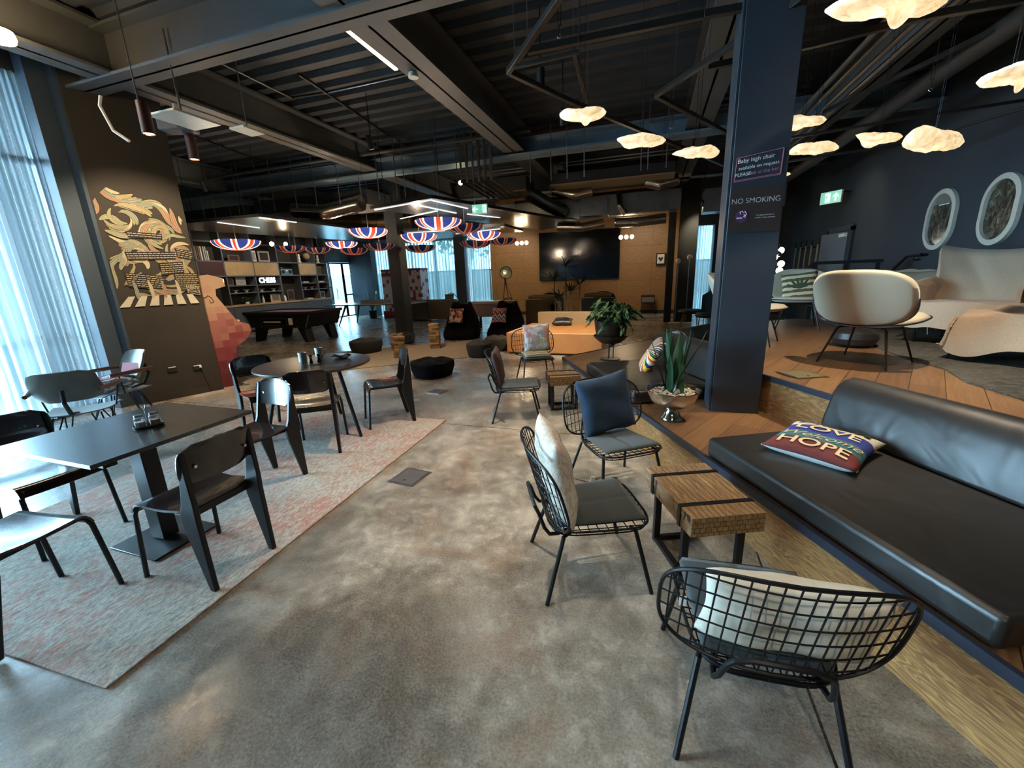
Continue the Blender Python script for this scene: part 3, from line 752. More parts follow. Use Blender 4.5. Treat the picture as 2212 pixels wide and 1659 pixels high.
T(MB().box(-.09, .09, -.06, .06, 0, .006).build('menu', plain('dark_menu', '#2f2c33', .5), loc=(mp_.x, mp_.y, .754), rz=R(12)), 'flat dark menu lying on the round table edge', 'menu')

# ================================================================ CUSHIONS
def pillow_mb(w_, h_, t_, seed=0, wr=.0, pin=.08):
    rr = random.Random(seed); a1, a2, a3 = [rr.uniform(0,6.28) for _ in range(3)]
    n = 21
    def surf(sg):
        def fn(u, v):
            a = 2*u-1; c = 2*v-1
            e = (1-a**4)*(1-c**4); th = t_/2*max(0, e)**.5
            k = 1-pin*(1-abs(c)**1.5)*abs(a)**3; l = 1-pin*(1-abs(a)**1.5)*abs(c)**3
            z = sg*th + wr*math.sin(5*a+3*c+a1)*math.sin(4*c-2*a+a2)*max(0, e)
            return (a*w_/2*k, c*h_/2*l, z)
        return fn
    b = MB(); b.grid(surf(1), n, n); b.grid(surf(-1), n, n)
    return b
def weld(o, d=.0008):
    bm = bmesh.new(); bm.from_mesh(o.data); bmesh.ops.remove_doubles(bm, verts=bm.verts, dist=d); bmesh.ops.recalc_face_normals(bm, faces=bm.faces); bm.to_mesh(o.data); bm.free(); return o
def pillow(w_, h_, t_, m_, loc, mat3, label, seed=0, wr=.004, cat='cushion', name='cushion', group=None):
    """mat3: columns = local x, y(up), z(normal)"""
    o = weld(pillow_mb(w_, h_, t_, seed, wr).build(name, m_, smooth=60))
    X, Y, Z = [Vector(c).normalized() for c in mat3]
    o.matrix_world = Matrix(((X.x,Y.x,Z.x,loc[0]),(X.y,Y.y,Z.y,loc[1]),(X.z,Y.z,Z.z,loc[2]),(0,0,0,1)))
    return T(o, label, cat, group)
def frame(up, nrm):
    Z = Vector(nrm).normalized(); Y = Vector(up); Y = (Y-Z*Y.dot(Z)).normalized(); return (Y.cross(Z), Y, Z)

# pattern materials (Generated coordinates: the print stays on the cloth)
def pat_base(name):
    m_, n, b = mat_base(name); co = coord(n, kind='Generated'); x = N(n, 'ShaderNodeSeparateXYZ'); L(n, co, x.inputs[0]); b.inputs['Roughness'].default_value = .85
    return m_, n, b, co, x
def mk_chevron():
    m_, n, b, co, x = pat_base('zigzag_print')
    z = math_(n, 'PINGPONG', math_(n, 'MULTIPLY', x.outputs[0], 3.5), .5)
    f = math_(n, 'FRACT', math_(n, 'ADD', math_(n, 'MULTIPLY', x.outputs[1], 1.3), math_(n, 'MULTIPLY', z, .62)))
    L(n, ramp(n, f, [(0, s2l('#d8cfc0')), (.14, s2l('#c8434a')), (.28, s2l('#e0d5c4')), (.42, s2l('#1e4a66')), (.56, s2l('#d8cfc0')), (.7, s2l('#e39a8a')), (.84, s2l('#111418'))], 'CONSTANT'), b.inputs['Base Color']); return m_
def mk_tri():
    m_, n, b, co, x = pat_base('triangle_print')
    v = N(n, 'ShaderNodeTexVoronoi', distance='MANHATTAN'); v.inputs['Scale'].default_value = 6; L(n, co, v.inputs['Vector'])
    sx = N(n, 'ShaderNodeSeparateXYZ'); L(n, v.outputs['Color'], sx.inputs[0])
    L(n, ramp(n, sx.outputs[0], [(0, s2l('#e0d5c0')), (.25, s2l('#c84a2c')), (.42, s2l('#e7a24a')), (.58, s2l('#e6dfd0')), (.72, s2l('#27455e')), (.86, s2l('#b8403c'))], 'CONSTANT'), b.inputs['Base Color']); return m_
def mk_radial():
    m_, n, b, co, x = pat_base('sunburst_stripe')
    a = math_(n, 'ARCTAN2', math_(n, 'SUBTRACT', x.outputs[1], .58), math_(n, 'SUBTRACT', x.outputs[0], .5))
    f = math_(n, 'FRACT', math_(n, 'MULTIPLY', a, 3.3))
    c1 = ramp(n, f, [(0, s2l('#15131c')), (.2, s2l('#e8c840')), (.32, s2l('#16305c')), (.5, s2l('#d8d8d8')), (.62, s2l('#c03a3a')), (.78, s2l('#1c1a22')), (.9, s2l('#5a9a86'))], 'CONSTANT')
    f2 = math_(n, 'FRACT', math_(n, 'MULTIPLY', a, 2.0)); c2 = ramp(n, f2, [(0, s2l('#e8e2d6')), (.3, s2l('#d8442e')), (.5, s2l('#f0d050')), (.75, s2l('#22345c'))], 'CONSTANT')
    L(n, mix(n, math_(n, 'LESS_THAN', x.outputs[1], .55), c1, c2), b.inputs['Base Color']); return m_
def mk_london():
    m_, n, b, co, x = pat_base('city_sketch_print')
    v = N(n, 'ShaderNodeTexVoronoi', distance='CHEBYCHEV'); v.inputs['Scale'].default_value = 5.5; L(n, co, v.inputs['Vector'])
    sx = N(n, 'ShaderNodeSeparateXYZ'); L(n, v.outputs['Color'], sx.inputs[0])
    c = ramp(n, sx.outputs[1], [(0, s2l('#cfd3d2')), (.25, s2l('#b23a3c')), (.38, s2l('#d9d6cc')), (.55, s2l('#3c6f92')), (.66, s2l('#d8b4a8')), (.78, s2l('#c9cfd0')), (.9, s2l('#c04a34'))], 'CONSTANT')
    nz = noise(n, co, 22, 3); c = mix(n, ramp(n, nz.outputs[0], [(.52, (0,0,0,1)), (.6, (1,1,1,1))]), c, s2l('#8f8f94')); c2 = mix(n, .35, c, s2l('#dcdad4')); L(n, c2, b.inputs['Base Color']); return m_
def mk_stripe(name, cols, k=2.5, ax=1, wob=.1):
    m_, n, b, co, x = pat_base(name); nz = noise(n, co, 3, 2)
    f = math_(n, 'FRACT', math_(n, 'ADD', math_(n, 'MULTIPLY', x.outputs[ax], k), math_(n, 'MULTIPLY', nz.outputs[0], wob*3)))
    st = [(i/len(cols), s2l(c)) for i, c in enumerate(cols)]
    L(n, ramp(n, f, st, 'CONSTANT'), b.inputs['Base Color']); return m_
def mk_plume():
    m_, n, b, co, x = pat_base('plume_print'); nz = noise(n, coord(n, (3,3,3), 'Generated'), 2.2, 5, .6, 1.5)
    top = math_(n, 'GREATER_THAN', x.outputs[0], .5)
    c = ramp(n, nz.outputs[0], [(.46, s2l('#d2cabb')), (.54, s2l('#c4a68a')), (.58, s2l('#8d5a46')), (.62, s2l('#cbbca4'))]); c = mix(n, .45, c, s2l('#d6cfc0')); L(n, c, b.inputs['Base Color']); return m_
def mk_band():
    m_, n, b, co, x = pat_base('word_bands_print'); nz = noise(n, co, 7, 5, .7)
    # four printed bands, arched
    y = math_(n, 'ADD', x.outputs[1], math_(n, 'MULTIPLY', math_(n, 'POWER', math_(n, 'SUBTRACT', x.outputs[0], .5), 2.0), .35))
    c = ramp(n, y, [(0, s2l('#6a2a26')), (.30, s2l('#3a6c72')), (.52, s2l('#2a3884')), (.78, s2l('#c4beae'))], 'CONSTANT')
    c = mix(n, ramp(n, nz.outputs[0], [(.5, (0,0,0,1)), (.62, (.35,.35,.35,1))]), c, s2l('#1c1c2a'))
    sm = N(n, 'ShaderNodeMath', operation='GREATER_THAN'); L(n, math_(n, 'ABSOLUTE', math_(n, 'SUBTRACT', x.outputs[0], .5)), sm.inputs[0]); sm.inputs[1].default_value = .488
    c = mix(n, sm.outputs[0], c, s2l('#d8dee0')); lo = math_(n, 'LESS_THAN', x.outputs[2], .5); c = mix(n, lo, c, s2l('#cfd3d2')); L(n, c, b.inputs['Base Color']); return m_
M_chev, M_tri, M_rad, M_lon, M_plume, M_band = mk_chevron(), mk_tri(), mk_radial(), mk_london(), mk_plume(), mk_band()
M_stripe = mk_stripe('sand_stripe_print', ['#b8a888', '#5d5644', '#c8b996', '#6d6650'], 3.0)
M_multi = mk_stripe('bold_stripe_print', ['#c8342c', '#e0dccc', '#24543c', '#e0dccc', '#c89a3a'], 1.3, 0)

# ================================================================ WIRE LOUNGE CHAIRS
M_wire = plain('black_wire', '#101114', .45, .4)
def wire_chair(label):
    t = thing('wire_lounge_chair', (0,0,0), 0, label, 'chair')
    # seat grid: rounded outline, gentle dip
    hw, y0, y1 = .25, -.22, .27
    def sp(a, c):   # a across -1..1, c 0 back..1 front
        w_ = hw*(.80+.20*c); return Vector((a*w_, y0+(y1-y0)*c, .352+.022*c-.010*(1-a*a)*(1-abs(2*c-1))))
    b = MB(); out = []
    for k in range(48):
        a = 2*PI*k/48; cx = math.copysign(abs(math.cos(a))**.45, math.cos(a)); cy = math.copysign(abs(math.sin(a))**.45, math.sin(a))
        out.append(sp(cx, (cy+1)/2))
    b.tube(out, .006, 6, closed=True); b.tube([p+Vector((0,0,-.022)) for p in [Vector((q.x*.96, (q.y-.02)*.96+.02, q.z)) for q in out]], .004, 5, closed=True)
    for i in range(-5, 6):
        a = i/5.6; e = (1-abs(a)**4.4)**(1/4.4); c0, c1 = (1-e)/2, (1+e)/2
        b.tube([sp(a, c0+(c1-c0)*k/6) for k in range(7)], .0028, 5)
    for j in range(1, 11):
        c = j/11; e = (1-abs(2*c-1)**4.4)**(1/4.4)
        b.tube([sp(-e+2*e*k/4, c) for k in range(5)], .0028, 5)
    for k in range(0, 48, 2):
        p = out[k]; b.tube([p, Vector((p.x*.96, (p.y-.02)*.96+.02, p.z-.022))], .0025, 4)
    b.build('seat_frame', M_wire, t)
    # back: wide wing
    H, W = .40, .325
    def bp(a, c):  # a -1..1, c -1..1
        x = a*W; zz = .565+c*H/2; y = -.275-.055*c+.085*a*a
        return Vector((x, y, zz))
    n_ = 3.2; out = []
    for k in range(64):
        a = 2*PI*k/64; out.append(bp(math.copysign(abs(math.cos(a))**(2/n_), math.cos(a)), math.copysign(abs(math.sin(a))**(2/n_), math.sin(a))))
    b = MB(); b.tube(out, .0065, 7, closed=True)
    for i in range(-8, 9):
        a = i/8.7; e = (1-abs(a)**n_)**(1/n_); b.tube([bp(a, -e+2*e*k/6) for k in range(7)], .0028, 5)
    for j in (-4, -2.4, -.8, .8, 2.4, 4):
        c = j/5.; e = (1-abs(c)**n_)**(1/n_); b.tube([bp(-e+2*e*k/12, c) for k in range(13)], .0028, 5)
    b.build('backrest', M_wire, t)
    pts = [(-.13,-.10,.338),(-.15,-.185,.322),(-.155,-.228,.326),(-.15,-.252,.36),(-.135,-.275,.43),(-.12,-.292,.465),(-.08,-.298,.482),(.08,-.298,.482),(.12,-.292,.465),(.135,-.275,.43),(.15,-.252,.36),(.155,-.228,.326),(.15,-.185,.322),(.13,-.10,.338)]
    MB().tube(pts, .0095, 8).build('back_support', M_wire, t)
    def pad(sg):
        def fn(u, v):
            a = 2*u-1; c = 2*v-1; e = max(0, (1-abs(a)**5)*(1-abs(c)**5))**.5
            w_ = .215*(.86+.14*v); seam = .008*math.exp(-(a/.05)**2)
            return (a*w_, .025+c*.215, .377+.022*v+(sg*.014*e)-(seam*e if sg > 0 else 0)-.008*(1-a*a)*(1-c*c))
        return fn
    b = MB(); b.grid(pad(1), 25, 15); b.grid(pad(-1), 25, 15); weld(b.build('seat_pad', M_greypad, t, smooth=60))
    for sx in (-1, 1):
        MB().tube([(sx*.17,-.13,.335), (sx*.19,-.165,.325), (sx*.25,-.263,0)], .0105, 8).build('leg', M_wire, t)
        MB().tube([(sx*.19,.16,.35), (sx*.205,.185,.34), (sx*.25,.263,0)], .0105, 8).build('leg', M_wire, t)
    return t
wc = wire_chair('wire lounge chair in the foreground seen from behind, cream cushion inside its grid back')
chairs_w = {}
def wplace(key, x, y, rz, label, o=None):
    if o: o.location = (x, y, 0); o.rotation_euler = (0,0,rz); o['label'] = label
    else: o = dup(wc, (x, y, 0), rz, label)
    chairs_w[key] = o; return o
wplace('D', .383, 1.377, R(3), wc['label'], wc)
wplace('B', -.27, 1.955, R(-66), 'side-view wire lounge chair with a tall cream cushion, left of the big block table')
wplace('C', -.19, 2.876, R(-144.5), 'wire lounge chair facing the viewer with a dark blue velvet cushion')
wplace('E', -1.387, 4.26, R(-74.5), 'wire lounge chair in side view with a thin brown cushion, near the small block table')
wplace('F', -1.576, 5.83, R(-152), 'wire lounge chair holding the city sketch cushion, farthest of the wire chairs')
MB().box(-.012, .012, -.003, .003, -.02, .02).build('care_tag', M_white, wc, loc=(-.222, .0, .39), smooth=0)
MB().box(-.003, .003, -.012, .012, -.015, .015).build('care_tag', M_white, chairs_w['B'], loc=(-.222, .1, .395), smooth=0)

def in_chair(key, lx, ly, z): 
    o = chairs_w[key]; a = o.rotation_euler[2]; return (o.location.x+lx*math.cos(a)-ly*math.sin(a), o.location.y+lx*math.sin(a)+ly*math.cos(a), z)
def dirc(key, lx, ly, lz=0):
    a = chairs_w[key].rotation_euler[2]; return Vector((lx*math.cos(a)-ly*math.sin(a), lx*math.sin(a)+ly*math.cos(a), lz))
pillow(.44, .44, .14, M_navyvel, in_chair('C', .0, -.155, .605), frame(dirc('C', .13, -.22, 1), dirc('C', 0, 1, .22)), 'dark blue velvet cushion slumped on the wire chair facing the viewer', 3, .012)
pillow(.46, .44, .13, M_plume, in_chair('B', 0, -.165, .60), frame(dirc('B', .02, -.18, 1), dirc('B', 0, 1, .18)), 'cream cushion with rust print on the wire chair left of the big block table', 5, .010)
pillow(.50, .30, .12, M_creamcush, in_chair('D', .045, -.16, .535), frame(dirc('D', .03, -.25, 1), dirc('D', 0, 1, .25)), 'plain cream cushion on the foreground wire chair', 6, .010)
pillow(.42, .40, .09, M_brownleather, in_chair('E', 0, -.19, .59), frame(dirc('E', 0, -.18, 1), dirc('E', 0, 1, .18)), 'dark brown cushion on the side-view wire chair by the small block table', 8, .006)
pc = pillow(.42, .42, .12, M_lon, in_chair('F', -.06, -.165, .635), frame(dirc('F', .02, -.15, 1), dirc('F', 0, 1, .15)), 'colourful city sketch cushion standing up on the farthest wire chair', 9, .004)
letters('lettering', 'London', .10, plain('green_ink', '#8b9a2c', .7), pc, loc=(.0, -.05, .062), off=.0, shear=.3)
pillow(.40, .40, .06, M_stripe, in_chair('F', .0, .02, .425), ((dirc('F',1,0)), dirc('F',0,1), (0,0,1)), 'pale striped thin cushion lying flat on the seat of the farthest wire chair', 10, .003)

# ================================================================ WOODEN BLOCK TABLES
def block_table(x, y, rz, w_, l_, h_, th, label):
    t = thing('block_table', (x, y, 0), rz, label, 'side table', 'strapped wooden block tables')
    rr = random.Random(3); b = MB()
    n = 15
    b.box(-w_/2, w_/2, -l_/2, l_/2, h_-th, h_)
    top = b.build('block', M_block, t, bev=.006)
    for yy in (-l_*.29, l_*.29):
        s_ = MB(); s_.box(-w_/2-.006, w_/2+.006, yy-.014, yy+.014, h_-.001, h_+.005); s_.box(-w_/2-.006, -w_/2, yy-.014, yy+.014, h_-th-.004, h_); s_.box(w_/2, w_/2+.006, yy-.014, yy+.014, h_-th-.004, h_); s_.box(-w_/2, w_/2, yy-.014, yy+.014, h_-th-.006, h_-th)
        s_.build('strap', M_black, t, bev=.0015)
    for yy in (-l_*.29, l_*.29):
        s_ = MB(); w2 = w_*.40
        s_.box(-w2-.018, -w2+.018, yy-.014, yy+.014, 0, h_-th-.004); s_.box(w2-.018, w2+.018, yy-.014, yy+.014, 0, h_-th-.004); s_.box(-w2, w2, yy-.014, yy+.014, 0, .028)
        s_.build('leg', M_black, t, bev=.002)
    MB().box(-w_*.40-.016, -w_*.40+.016, -l_*.29, l_*.29, 0.001, .025).build('rail', M_black, t, smooth=0)
    return t
block_table(.295, 2.20, R(23), .37, .55, .42, .105, 'large reclaimed wood block table with black straps beside the long black seat')
block_table(-.945, 4.69, R(22), .35, .38, .42, .105, 'smaller reclaimed wood block table with black straps, farther along the step')
# ================================================================ LAMPS (each lamp's light stays with it)
def ceiling_spot(x, y, z, aim, power, label, color=(1.0,.74,.46), angle=70, r=.045, h=.22, top=4.42, group='ceiling spotlights', glow=None):
    t = thing('spotlight', (x, y, z), 0, label, 'spotlight', group)
    a = Vector(aim)-Vector((x,y,z)); a.normalize(); q = (-a).to_track_quat('Z','Y').to_euler()
    b = MB(); b.lathe([(.001,h),(r,h),(r,0),(r*.86,0),(r*.86,.03)], 20); body = b.build('housing', M_blackmatte, t, rot=q)
    MB().lathe([(.001,.022),(r*.86,.022)], 20).build('lamp_face', glow or M_spotglow, t, rot=q)
    if top > z+h+.02:
        MB().cyl((0,0,h*.9), (0,0,top-z), .008, seg=6).build('stem', M_black, t)
    lamp('spot_light', 'SPOT', Vector((x,y,z))+a*.01, power, color, r*.8, aim, angle, .8)
    return t
def red_spot(p, aim, power, label):
    t = thing('spotlight', p, 0, label, 'spotlight', 'red cylinder spotlights by the mural')
    MB().lathe([(.001,.30),(.055,.30),(.058,0),(.052,0),(.05,.02)], 24).build('housing', plain('dark_red_housing','#3a1814',.45), t)
    MB().lathe([(.001,.012),(.052,.012)], 24).build('lamp_face', M_spotglow, t)
    MB().cyl((-.045,0,.0), (-.045,0,4.42-p[2]), .007, seg=6).build('stem', M_steelgalv, t)
    lamp('spot_light', 'SPOT', Vector(p)-Vector((0,0,.01)), power, (1,.74,.46), .04, aim, 75, .7)
red_spot(PY(322, 290, 3.45), (-6.45, 4.05, 2.0), 110, 'dark red cylinder spotlight nearer the curtain, glowing orange')
red_spot(PY(420, 345, 4.3), (-5.2, 4.6, 0), 90, 'dark red cylinder spotlight right of the mural top, glowing orange')
pl_ = PX(0, 88, -5.6); t = thing('ceiling_light', pl_, 0, 'bright warm round ceiling light at the upper left frame edge', 'ceiling light')
MB().lathe([(.001,0),(.10,.0),(.11,.03),(.10,.08),(.001,.08)], 24).build('lamp_face', emit('warm_round_glow', (1,.7,.36), 25), t); MB().cyl((0,0,.08), (0,0,4.42-pl_.z), .01, seg=8).build('stem', M_black, t)
lamp('ceiling_light_glow', 'POINT', pl_+Vector((.05,0,-.12)), 3, (1,.68,.36), .5)
warm = (1.0,.84,.64)
SPK = .5
spots = [(-1.6,3.2,(-1.5,3.0,0),300,62,'spotlight over the concrete walkway by the rug corner'),
 (-1.9,1.2,(-1.2,1.2,0),35,85,'spotlight over the near end of the walkway'),
 (-.2,1.9,(.0,2.1,0),60,80,'spotlight over the big block table'),
 (-1.3,5.3,(-1.3,5.0,0),140,75,'spotlight over the farthest wire chair'),
 (1.2,2.6,(1.1,3.4,.4),120,75,'spotlight over the upper end of the long black seat'),
 (1.7,3.9,(1.9,4.4,.6),280,90,'spotlight over the pale lounge chair'),
 (2.9,4.9,(3.2,5.6,.8),230,90,'spotlight over the draped armchair'),
 (-1.3,6.6,(-1.7,8.6,.4),700,48,'spotlight over the tan bench'),
 (-4.4,6.4,(-4.0,7.2,0),170,80,'spotlight over the block towers'),
 (-9.5,7.4,(-9.9,8.6,.5),200,80,'spotlight over the pool table'),
 (-10.9,10.2,(-13.0,10.6,1.6),150,80,'spotlight on the near half of the wall shelving'),
 (-10.9,13.0,(-13.0,13.2,1.6),130,80,'spotlight on the far half of the wall shelving'),
 (-5.2,14.2,(-5.4,16.5,1.6),110,80,'spotlight on the timber wall left of the screen'),
 (-.4,14.0,(-.2,16.5,1.7),90,80,'spotlight on the timber wall right of the screen'),
 (3.0,10.0,(4.0,11.0,1.6),110,90,'spotlight on the wall by the guitars'),
 (2.3,1.2,(1.6,.8,.5),110,90,'spotlight over the near end of the black seat'),
 (.6,-1.6,(.4,-.4,0),110,100,'spotlight added unseen behind the viewer over the walkway')]  # last spot is an added lamp, out of view, for light from behind
for (x, y, aim, pw, an, lb) in spots:
    ceiling_spot(x, y, 3.62, aim, pw*SPK, 'black '+lb, warm, an, .045, .2)
# globe spot seen bright beyond the blue beam, and two bare bulbs by the parasols
def bulb_pendant(p, r, label, top=4.42, power=8, grp=None):
    t = thing('pendant_bulb', p, 0, label, 'bulb', grp)
    MB().sphere((0,0,0), r, 16, 10).build('bulb', M_bulb, t)
    MB().cyl((0,0,r*.8), (0,0,r*.8+.05), .014, seg=8).build('socket', M_blackmatte, t)
    MB().cyl((0,0,r*.8+.05), (0,0,top-p[2]), .003, seg=5).build('cord', M_blackmatte, t)
    if power: lamp('bulb_light', 'POINT', Vector(p)+Vector((0,0,-r-.03)), power, (1,.72,.4), .05)
bulb_pendant(PY(587,527,8.2), .05, 'bare glowing bulb left of the second parasol lamp')
bulb_pendant(PY(617,527,9.6), .05, 'bare glowing bulb above the second parasol lamp')
T(MB().sphere((0,0,0), .045, 16, 10).build('spotlight', M_bulb, loc=tuple(PY(995,395,8.9))), 'small round bright spotlight under the blue beam', 'spotlight')

# crumpled paper cloud lamps
def cloud(px, py, wpx, z, asp, rot, seed, lobes, label, curl=.06, flap=False):
    p = PZ(px, py, z); dist = (p-CAM).dot(CF); w_ = wpx*dist/FPX*.93
    rr = random.Random(seed); ph = [rr.uniform(0,6.28) for _ in range(6)]
    t = thing('cloud_lamp', (p.x, p.y, p.z), rot, label, 'lamp', 'crumpled paper cloud lamps')
    def rad(a): return 1+.10*math.sin(lobes*a+ph[0])+.05*math.sin((lobes+2)*a+ph[1])
    rx, ry = w_/2, w_/2*asp
    def surf(sg):
        def fn(u, v):
            a = 2*PI*u; q = max(v, .001); r_ = rad(a)*q
            x, y = rx*r_*math.cos(a), ry*r_*math.sin(a)
            th = w_*.085*max(0, (1-q**3))**.5*(1+.3*math.sin(3*a+ph[2]))
            zz = curl*q*q*(math.sin(2*a+ph[3])+.5*math.sin(3*a+ph[4]))*w_
            cr = .010*w_*math.sin(9*a+ph[5])*math.sin(q*11)
            return (x, y, zz+sg*th+cr)
        return fn
    b = MB(); b.grid(surf(1), 48, 9, wu=True); b.grid(surf(-1), 48, 9, wu=True)
    weld(b.build('paper_shade', M_cloud, t, smooth=25))
    if flap:
        b = MB(); 
        b.grid(lambda u, v: (w_*(.06+.26*(u-.5)), -w_*.10+.04*w_*math.sin(u*3), -w_*(.05+.20*v*(1-(2*u-1)**2*.6))), 9, 6); b.build('paper_flap', M_cloud, t, smooth=60)
    for dx in (-.012, .012):
        MB().cyl((dx,0,w_*.05), (dx*3,0,4.42-z), .0022, seg=4).build('cord', M_black, t, smooth=0)
    return t
cloud(1258, 247, 105, 2.78, .62, .3, 1, 3, 'lumpy paper lamp farthest left, hanging alone', .05, True)
cloud(1386, 304, 118, 2.80, .55, .35, 2, 2, 'kite-shaped paper lamp, second from the left', .02)
cloud(1503, 329, 100, 2.80, .60, .4, 3, 4, 'paper lamp left of the sign column with a pinched peak', .06)
cloud(1735, 263, 100, 2.95, .55, .4, 4, 2, 'pointed paper lamp half hidden by the sign column')
cloud(1757, 321, 112, 2.85, .5, .45, 5, 2, 'flat pointed paper lamp just right of the sign column', .03)
cloud(1898, 299, 104, 2.85, .55, .5, 6, 3, 'small rounded paper lamp between two larger ones')
cloud(2017, 304, 195, 2.70, .42, .75, 7, 2, 'long paper lamp above the oval pictures', .03)
cloud(1915, 2, 255, 2.92, .55, .3, 8, 2, 'largest paper lamp, cut by the top of the frame', .04, True)
cloud(2185, 165, 150, 2.75, .6, .5, 9, 3, 'paper lamp cut by the right edge of the frame', .05, True)
cloud(1688, 377, 40, 2.9, .5, .4, 10, 2, 'small far paper lamp peeping out beside the sign column')
# ================================================================ BLACK PLATFORM SEATS
def plat_seat(name, origin, rz, y0, y1, label, sgn=1, depth=.84, sx0=.01):
    """local x = in from the edge, local y = along; sgn mirrors x"""
    t = thing(name, (origin[0], origin[1], 0), rz, label, 'sofa')
    a, b_ = sorted((sgn*sx0, sgn*(sx0+depth)))
    def top(u, v):
        x = a+(b_-a)*u; y = y0+(y1-y0)*v
        return (x, y, .476+.004*math.sin(7*u+5*v)*math.sin(9*v+1))
    o = MB().box(a, b_, y0, y1, ZL+.008, .476).build('seat', M_leather, t, bev=.028, seg=4)
    prof = [(.82,.475),(.835,.56),(.875,.70),(.905,.765),(.95,.80),(1.01,.815),(1.08,.80),(1.13,.76),(1.145,.70),(1.145,ZU+.012),(.99,ZU+.012),(.955,.475)]
    if sgn < 0: prof = [(-x, z) for x, z in prof]
    M = Matrix(((1,0,0,0),(0,0,1,0),(0,1,0,0),(0,0,0,1)))
    MB().prism([(x,z) for x,z in prof], y0+.01, y1-.01, M=M).build('backrest', M_leather, t, bev=.03, seg=4, smooth=60)
    return t
plat_seat('platform_sofa', F0, PROT, .07, 1.60, 'long black leatherette seat with rolled back in the foreground right')
plat_seat('platform_sofa', F0, PROT, 2.74, 4.12, 'black leatherette seat behind the small block table and the silver bowl')
KO = Uc+E2*.05; krot = math.atan2(E2.y, E2.x)-PI/2
kn = Vector((math.cos(krot), math.sin(krot)))   # local +x direction
plat_seat('platform_sofa', KO+kn*(.97), krot, .22, 1.85, 'black leatherette seat on the far side of the step, its back towards the viewer', -1)
# cushions on the seats
s1 = pf(1.22, .60, 0)
wc_ = pillow(.47, .47, .11, M_band, (pf(1.24,.50).x, pf(1.24,.50).y, .525), (tuple(Vector((math.cos(R(-36)), math.sin(R(-36)),.0))), tuple(Vector((-math.sin(R(-36)), math.cos(R(-36)),.06))), (0,-.06,1)), 'printed word cushion lying flat on the foreground black seat', 21, .004)
ink = plain('cream_ink', '#d3bd92', .8)
def drape(x, y, z, w_=.47, t_=.11):
    a = min(.97, abs(2*x/w_)); c = min(.97, abs(2*y/w_)); e = (1-a**4)*(1-c**4)
    return (x, y, t_/2*max(0, e)**.5+.0075)
letters('lettering', 'HOPE', .115, ink, wc_, off=.0015, fn=lambda x,y,z: drape(x*1.2, y*1.0-.155-.9*x*x+.01, z), label='cream word HOPE')
letters('lettering', 'Welcome', .092, ink, wc_, off=-.001, shear=.35, fn=lambda x,y,z: drape(x*1.1, y-.045-.7*x*x, z), label='cream script word Welcome')
letters('lettering', 'LOVE', .105, ink, wc_, off=.0015, fn=lambda x,y,z: drape(x*1.3, y+.075-.7*x*x, z), label='cream word LOVE')
letters('lettering', 'DREAM', .085, plain('black_ink', '#201c1a', .8), wc_, off=.003, fn=lambda x,y,z: drape(x*1.3, y+.182-.7*x*x, z))
cm = PZ(1408, 768, .62)
pillow(.44, .44, .12, M_rad, tuple(cm), frame((.55*NV.x-.25*E1.x, .55*NV.y-.25*E1.y, .9), (-NV.x*.9+.35*E1.x, -NV.y*.9+.35*E1.y, .62)), 'sunburst striped cushion tilted against the back of the middle black seat', 22, .004)
kc = KO+kn*.42+E2*.62
pillow(.42, .42, .11, M_multi, (kc.x, kc.y, .54), (tuple(E2)+(0,), (-kn.x,-kn.y,.25), (0,0,1)), 'red green and white cushion lying on the far black seat', 23, .004)

# ================================================================ SILVER BOWL WITH SNAKE PLANT
def blade(b, base, az, lean, h, w_, twist=0, curl=0.0, mi=0):
    n = 9; c, s_ = math.cos(az), math.sin(az); L_ = []; Rr = []; C_ = []
    for i in range(n):
        t_ = i/(n-1); r_ = lean*t_+curl*t_*t_; z = h*t_*(1-.15*abs(lean+curl)*t_); ww = w_*(.55+.9*t_-1.45*t_**3) if t_ < .999 else .0005
        ta = az+PI/2+twist*t_; p = Vector((base[0]+c*r_, base[1]+s_*r_, base[2]+z)); d = Vector((math.cos(ta), math.sin(ta), 0))
        L_.append(p-d*ww/2); Rr.append(p+d*ww/2); C_.append(p+Vector((-c*ww*.18, -s_*ww*.18, 0)))
    vs = L_+C_+Rr; fs = []
    for i in range(n-1): fs += [(i,i+1,n+i+1,n+i), (n+i,n+i+1,2*n+i+1,2*n+i)]
    b.add(vs, fs, mi)
t = thing('planter_bowl', (.215, 3.53, ZL+.004), 0, 'silver footed bowl planter on the lower wooden step beside the sign column', 'planter')
prof = [(.001,0),(.088,0),(.086,.012),(.07,.03),(.062,.05),(.052,.07),(.05,.085),(.075,.092),(.13,.12),(.178,.165),(.20,.215),(.208,.245),(.218,.252),(.215,.258),(.204,.25),(.19,.21),(.12,.2),(.001,.2)]
MB().lathe(prof, 48).build('bowl', plain('hammered_silver', '#b3aea4', .16, 1, nb=.05, ns=10), t)
b = MB(); rr = random.Random(9)
for k in range(420):
    a = rr.uniform(0,6.28); q = rr.random()**.5*.182; b.sphere((q*math.cos(a), q*math.sin(a), .222+.022*(1-q/.19)+rr.uniform(-.004,.006)), rr.uniform(.006,.011), 6, 4, (1,1,.7))
pb = b.build('pebbles', M_pebble, t); pb['kind'] = 'stuff'
snake = thing('snake_plant', (.215, 3.53, .555), 0, 'snake plant with upright dark green blades growing in the silver bowl', 'plant')
lv = [(.35,.09,.44),(2.9,.22,.40),(3.6,.30,.33),(1.8,.05,.46),(5.9,.34,.42),(5.5,.20,.45),(.0,.26,.45),(4.4,.10,.30),(3.1,.10,.45),(.8,.18,.40),(6.1,.12,.38),(2.4,.13,.38),(4.9,.06,.26),(1.2,.30,.42),(5.2,.09,.42)]
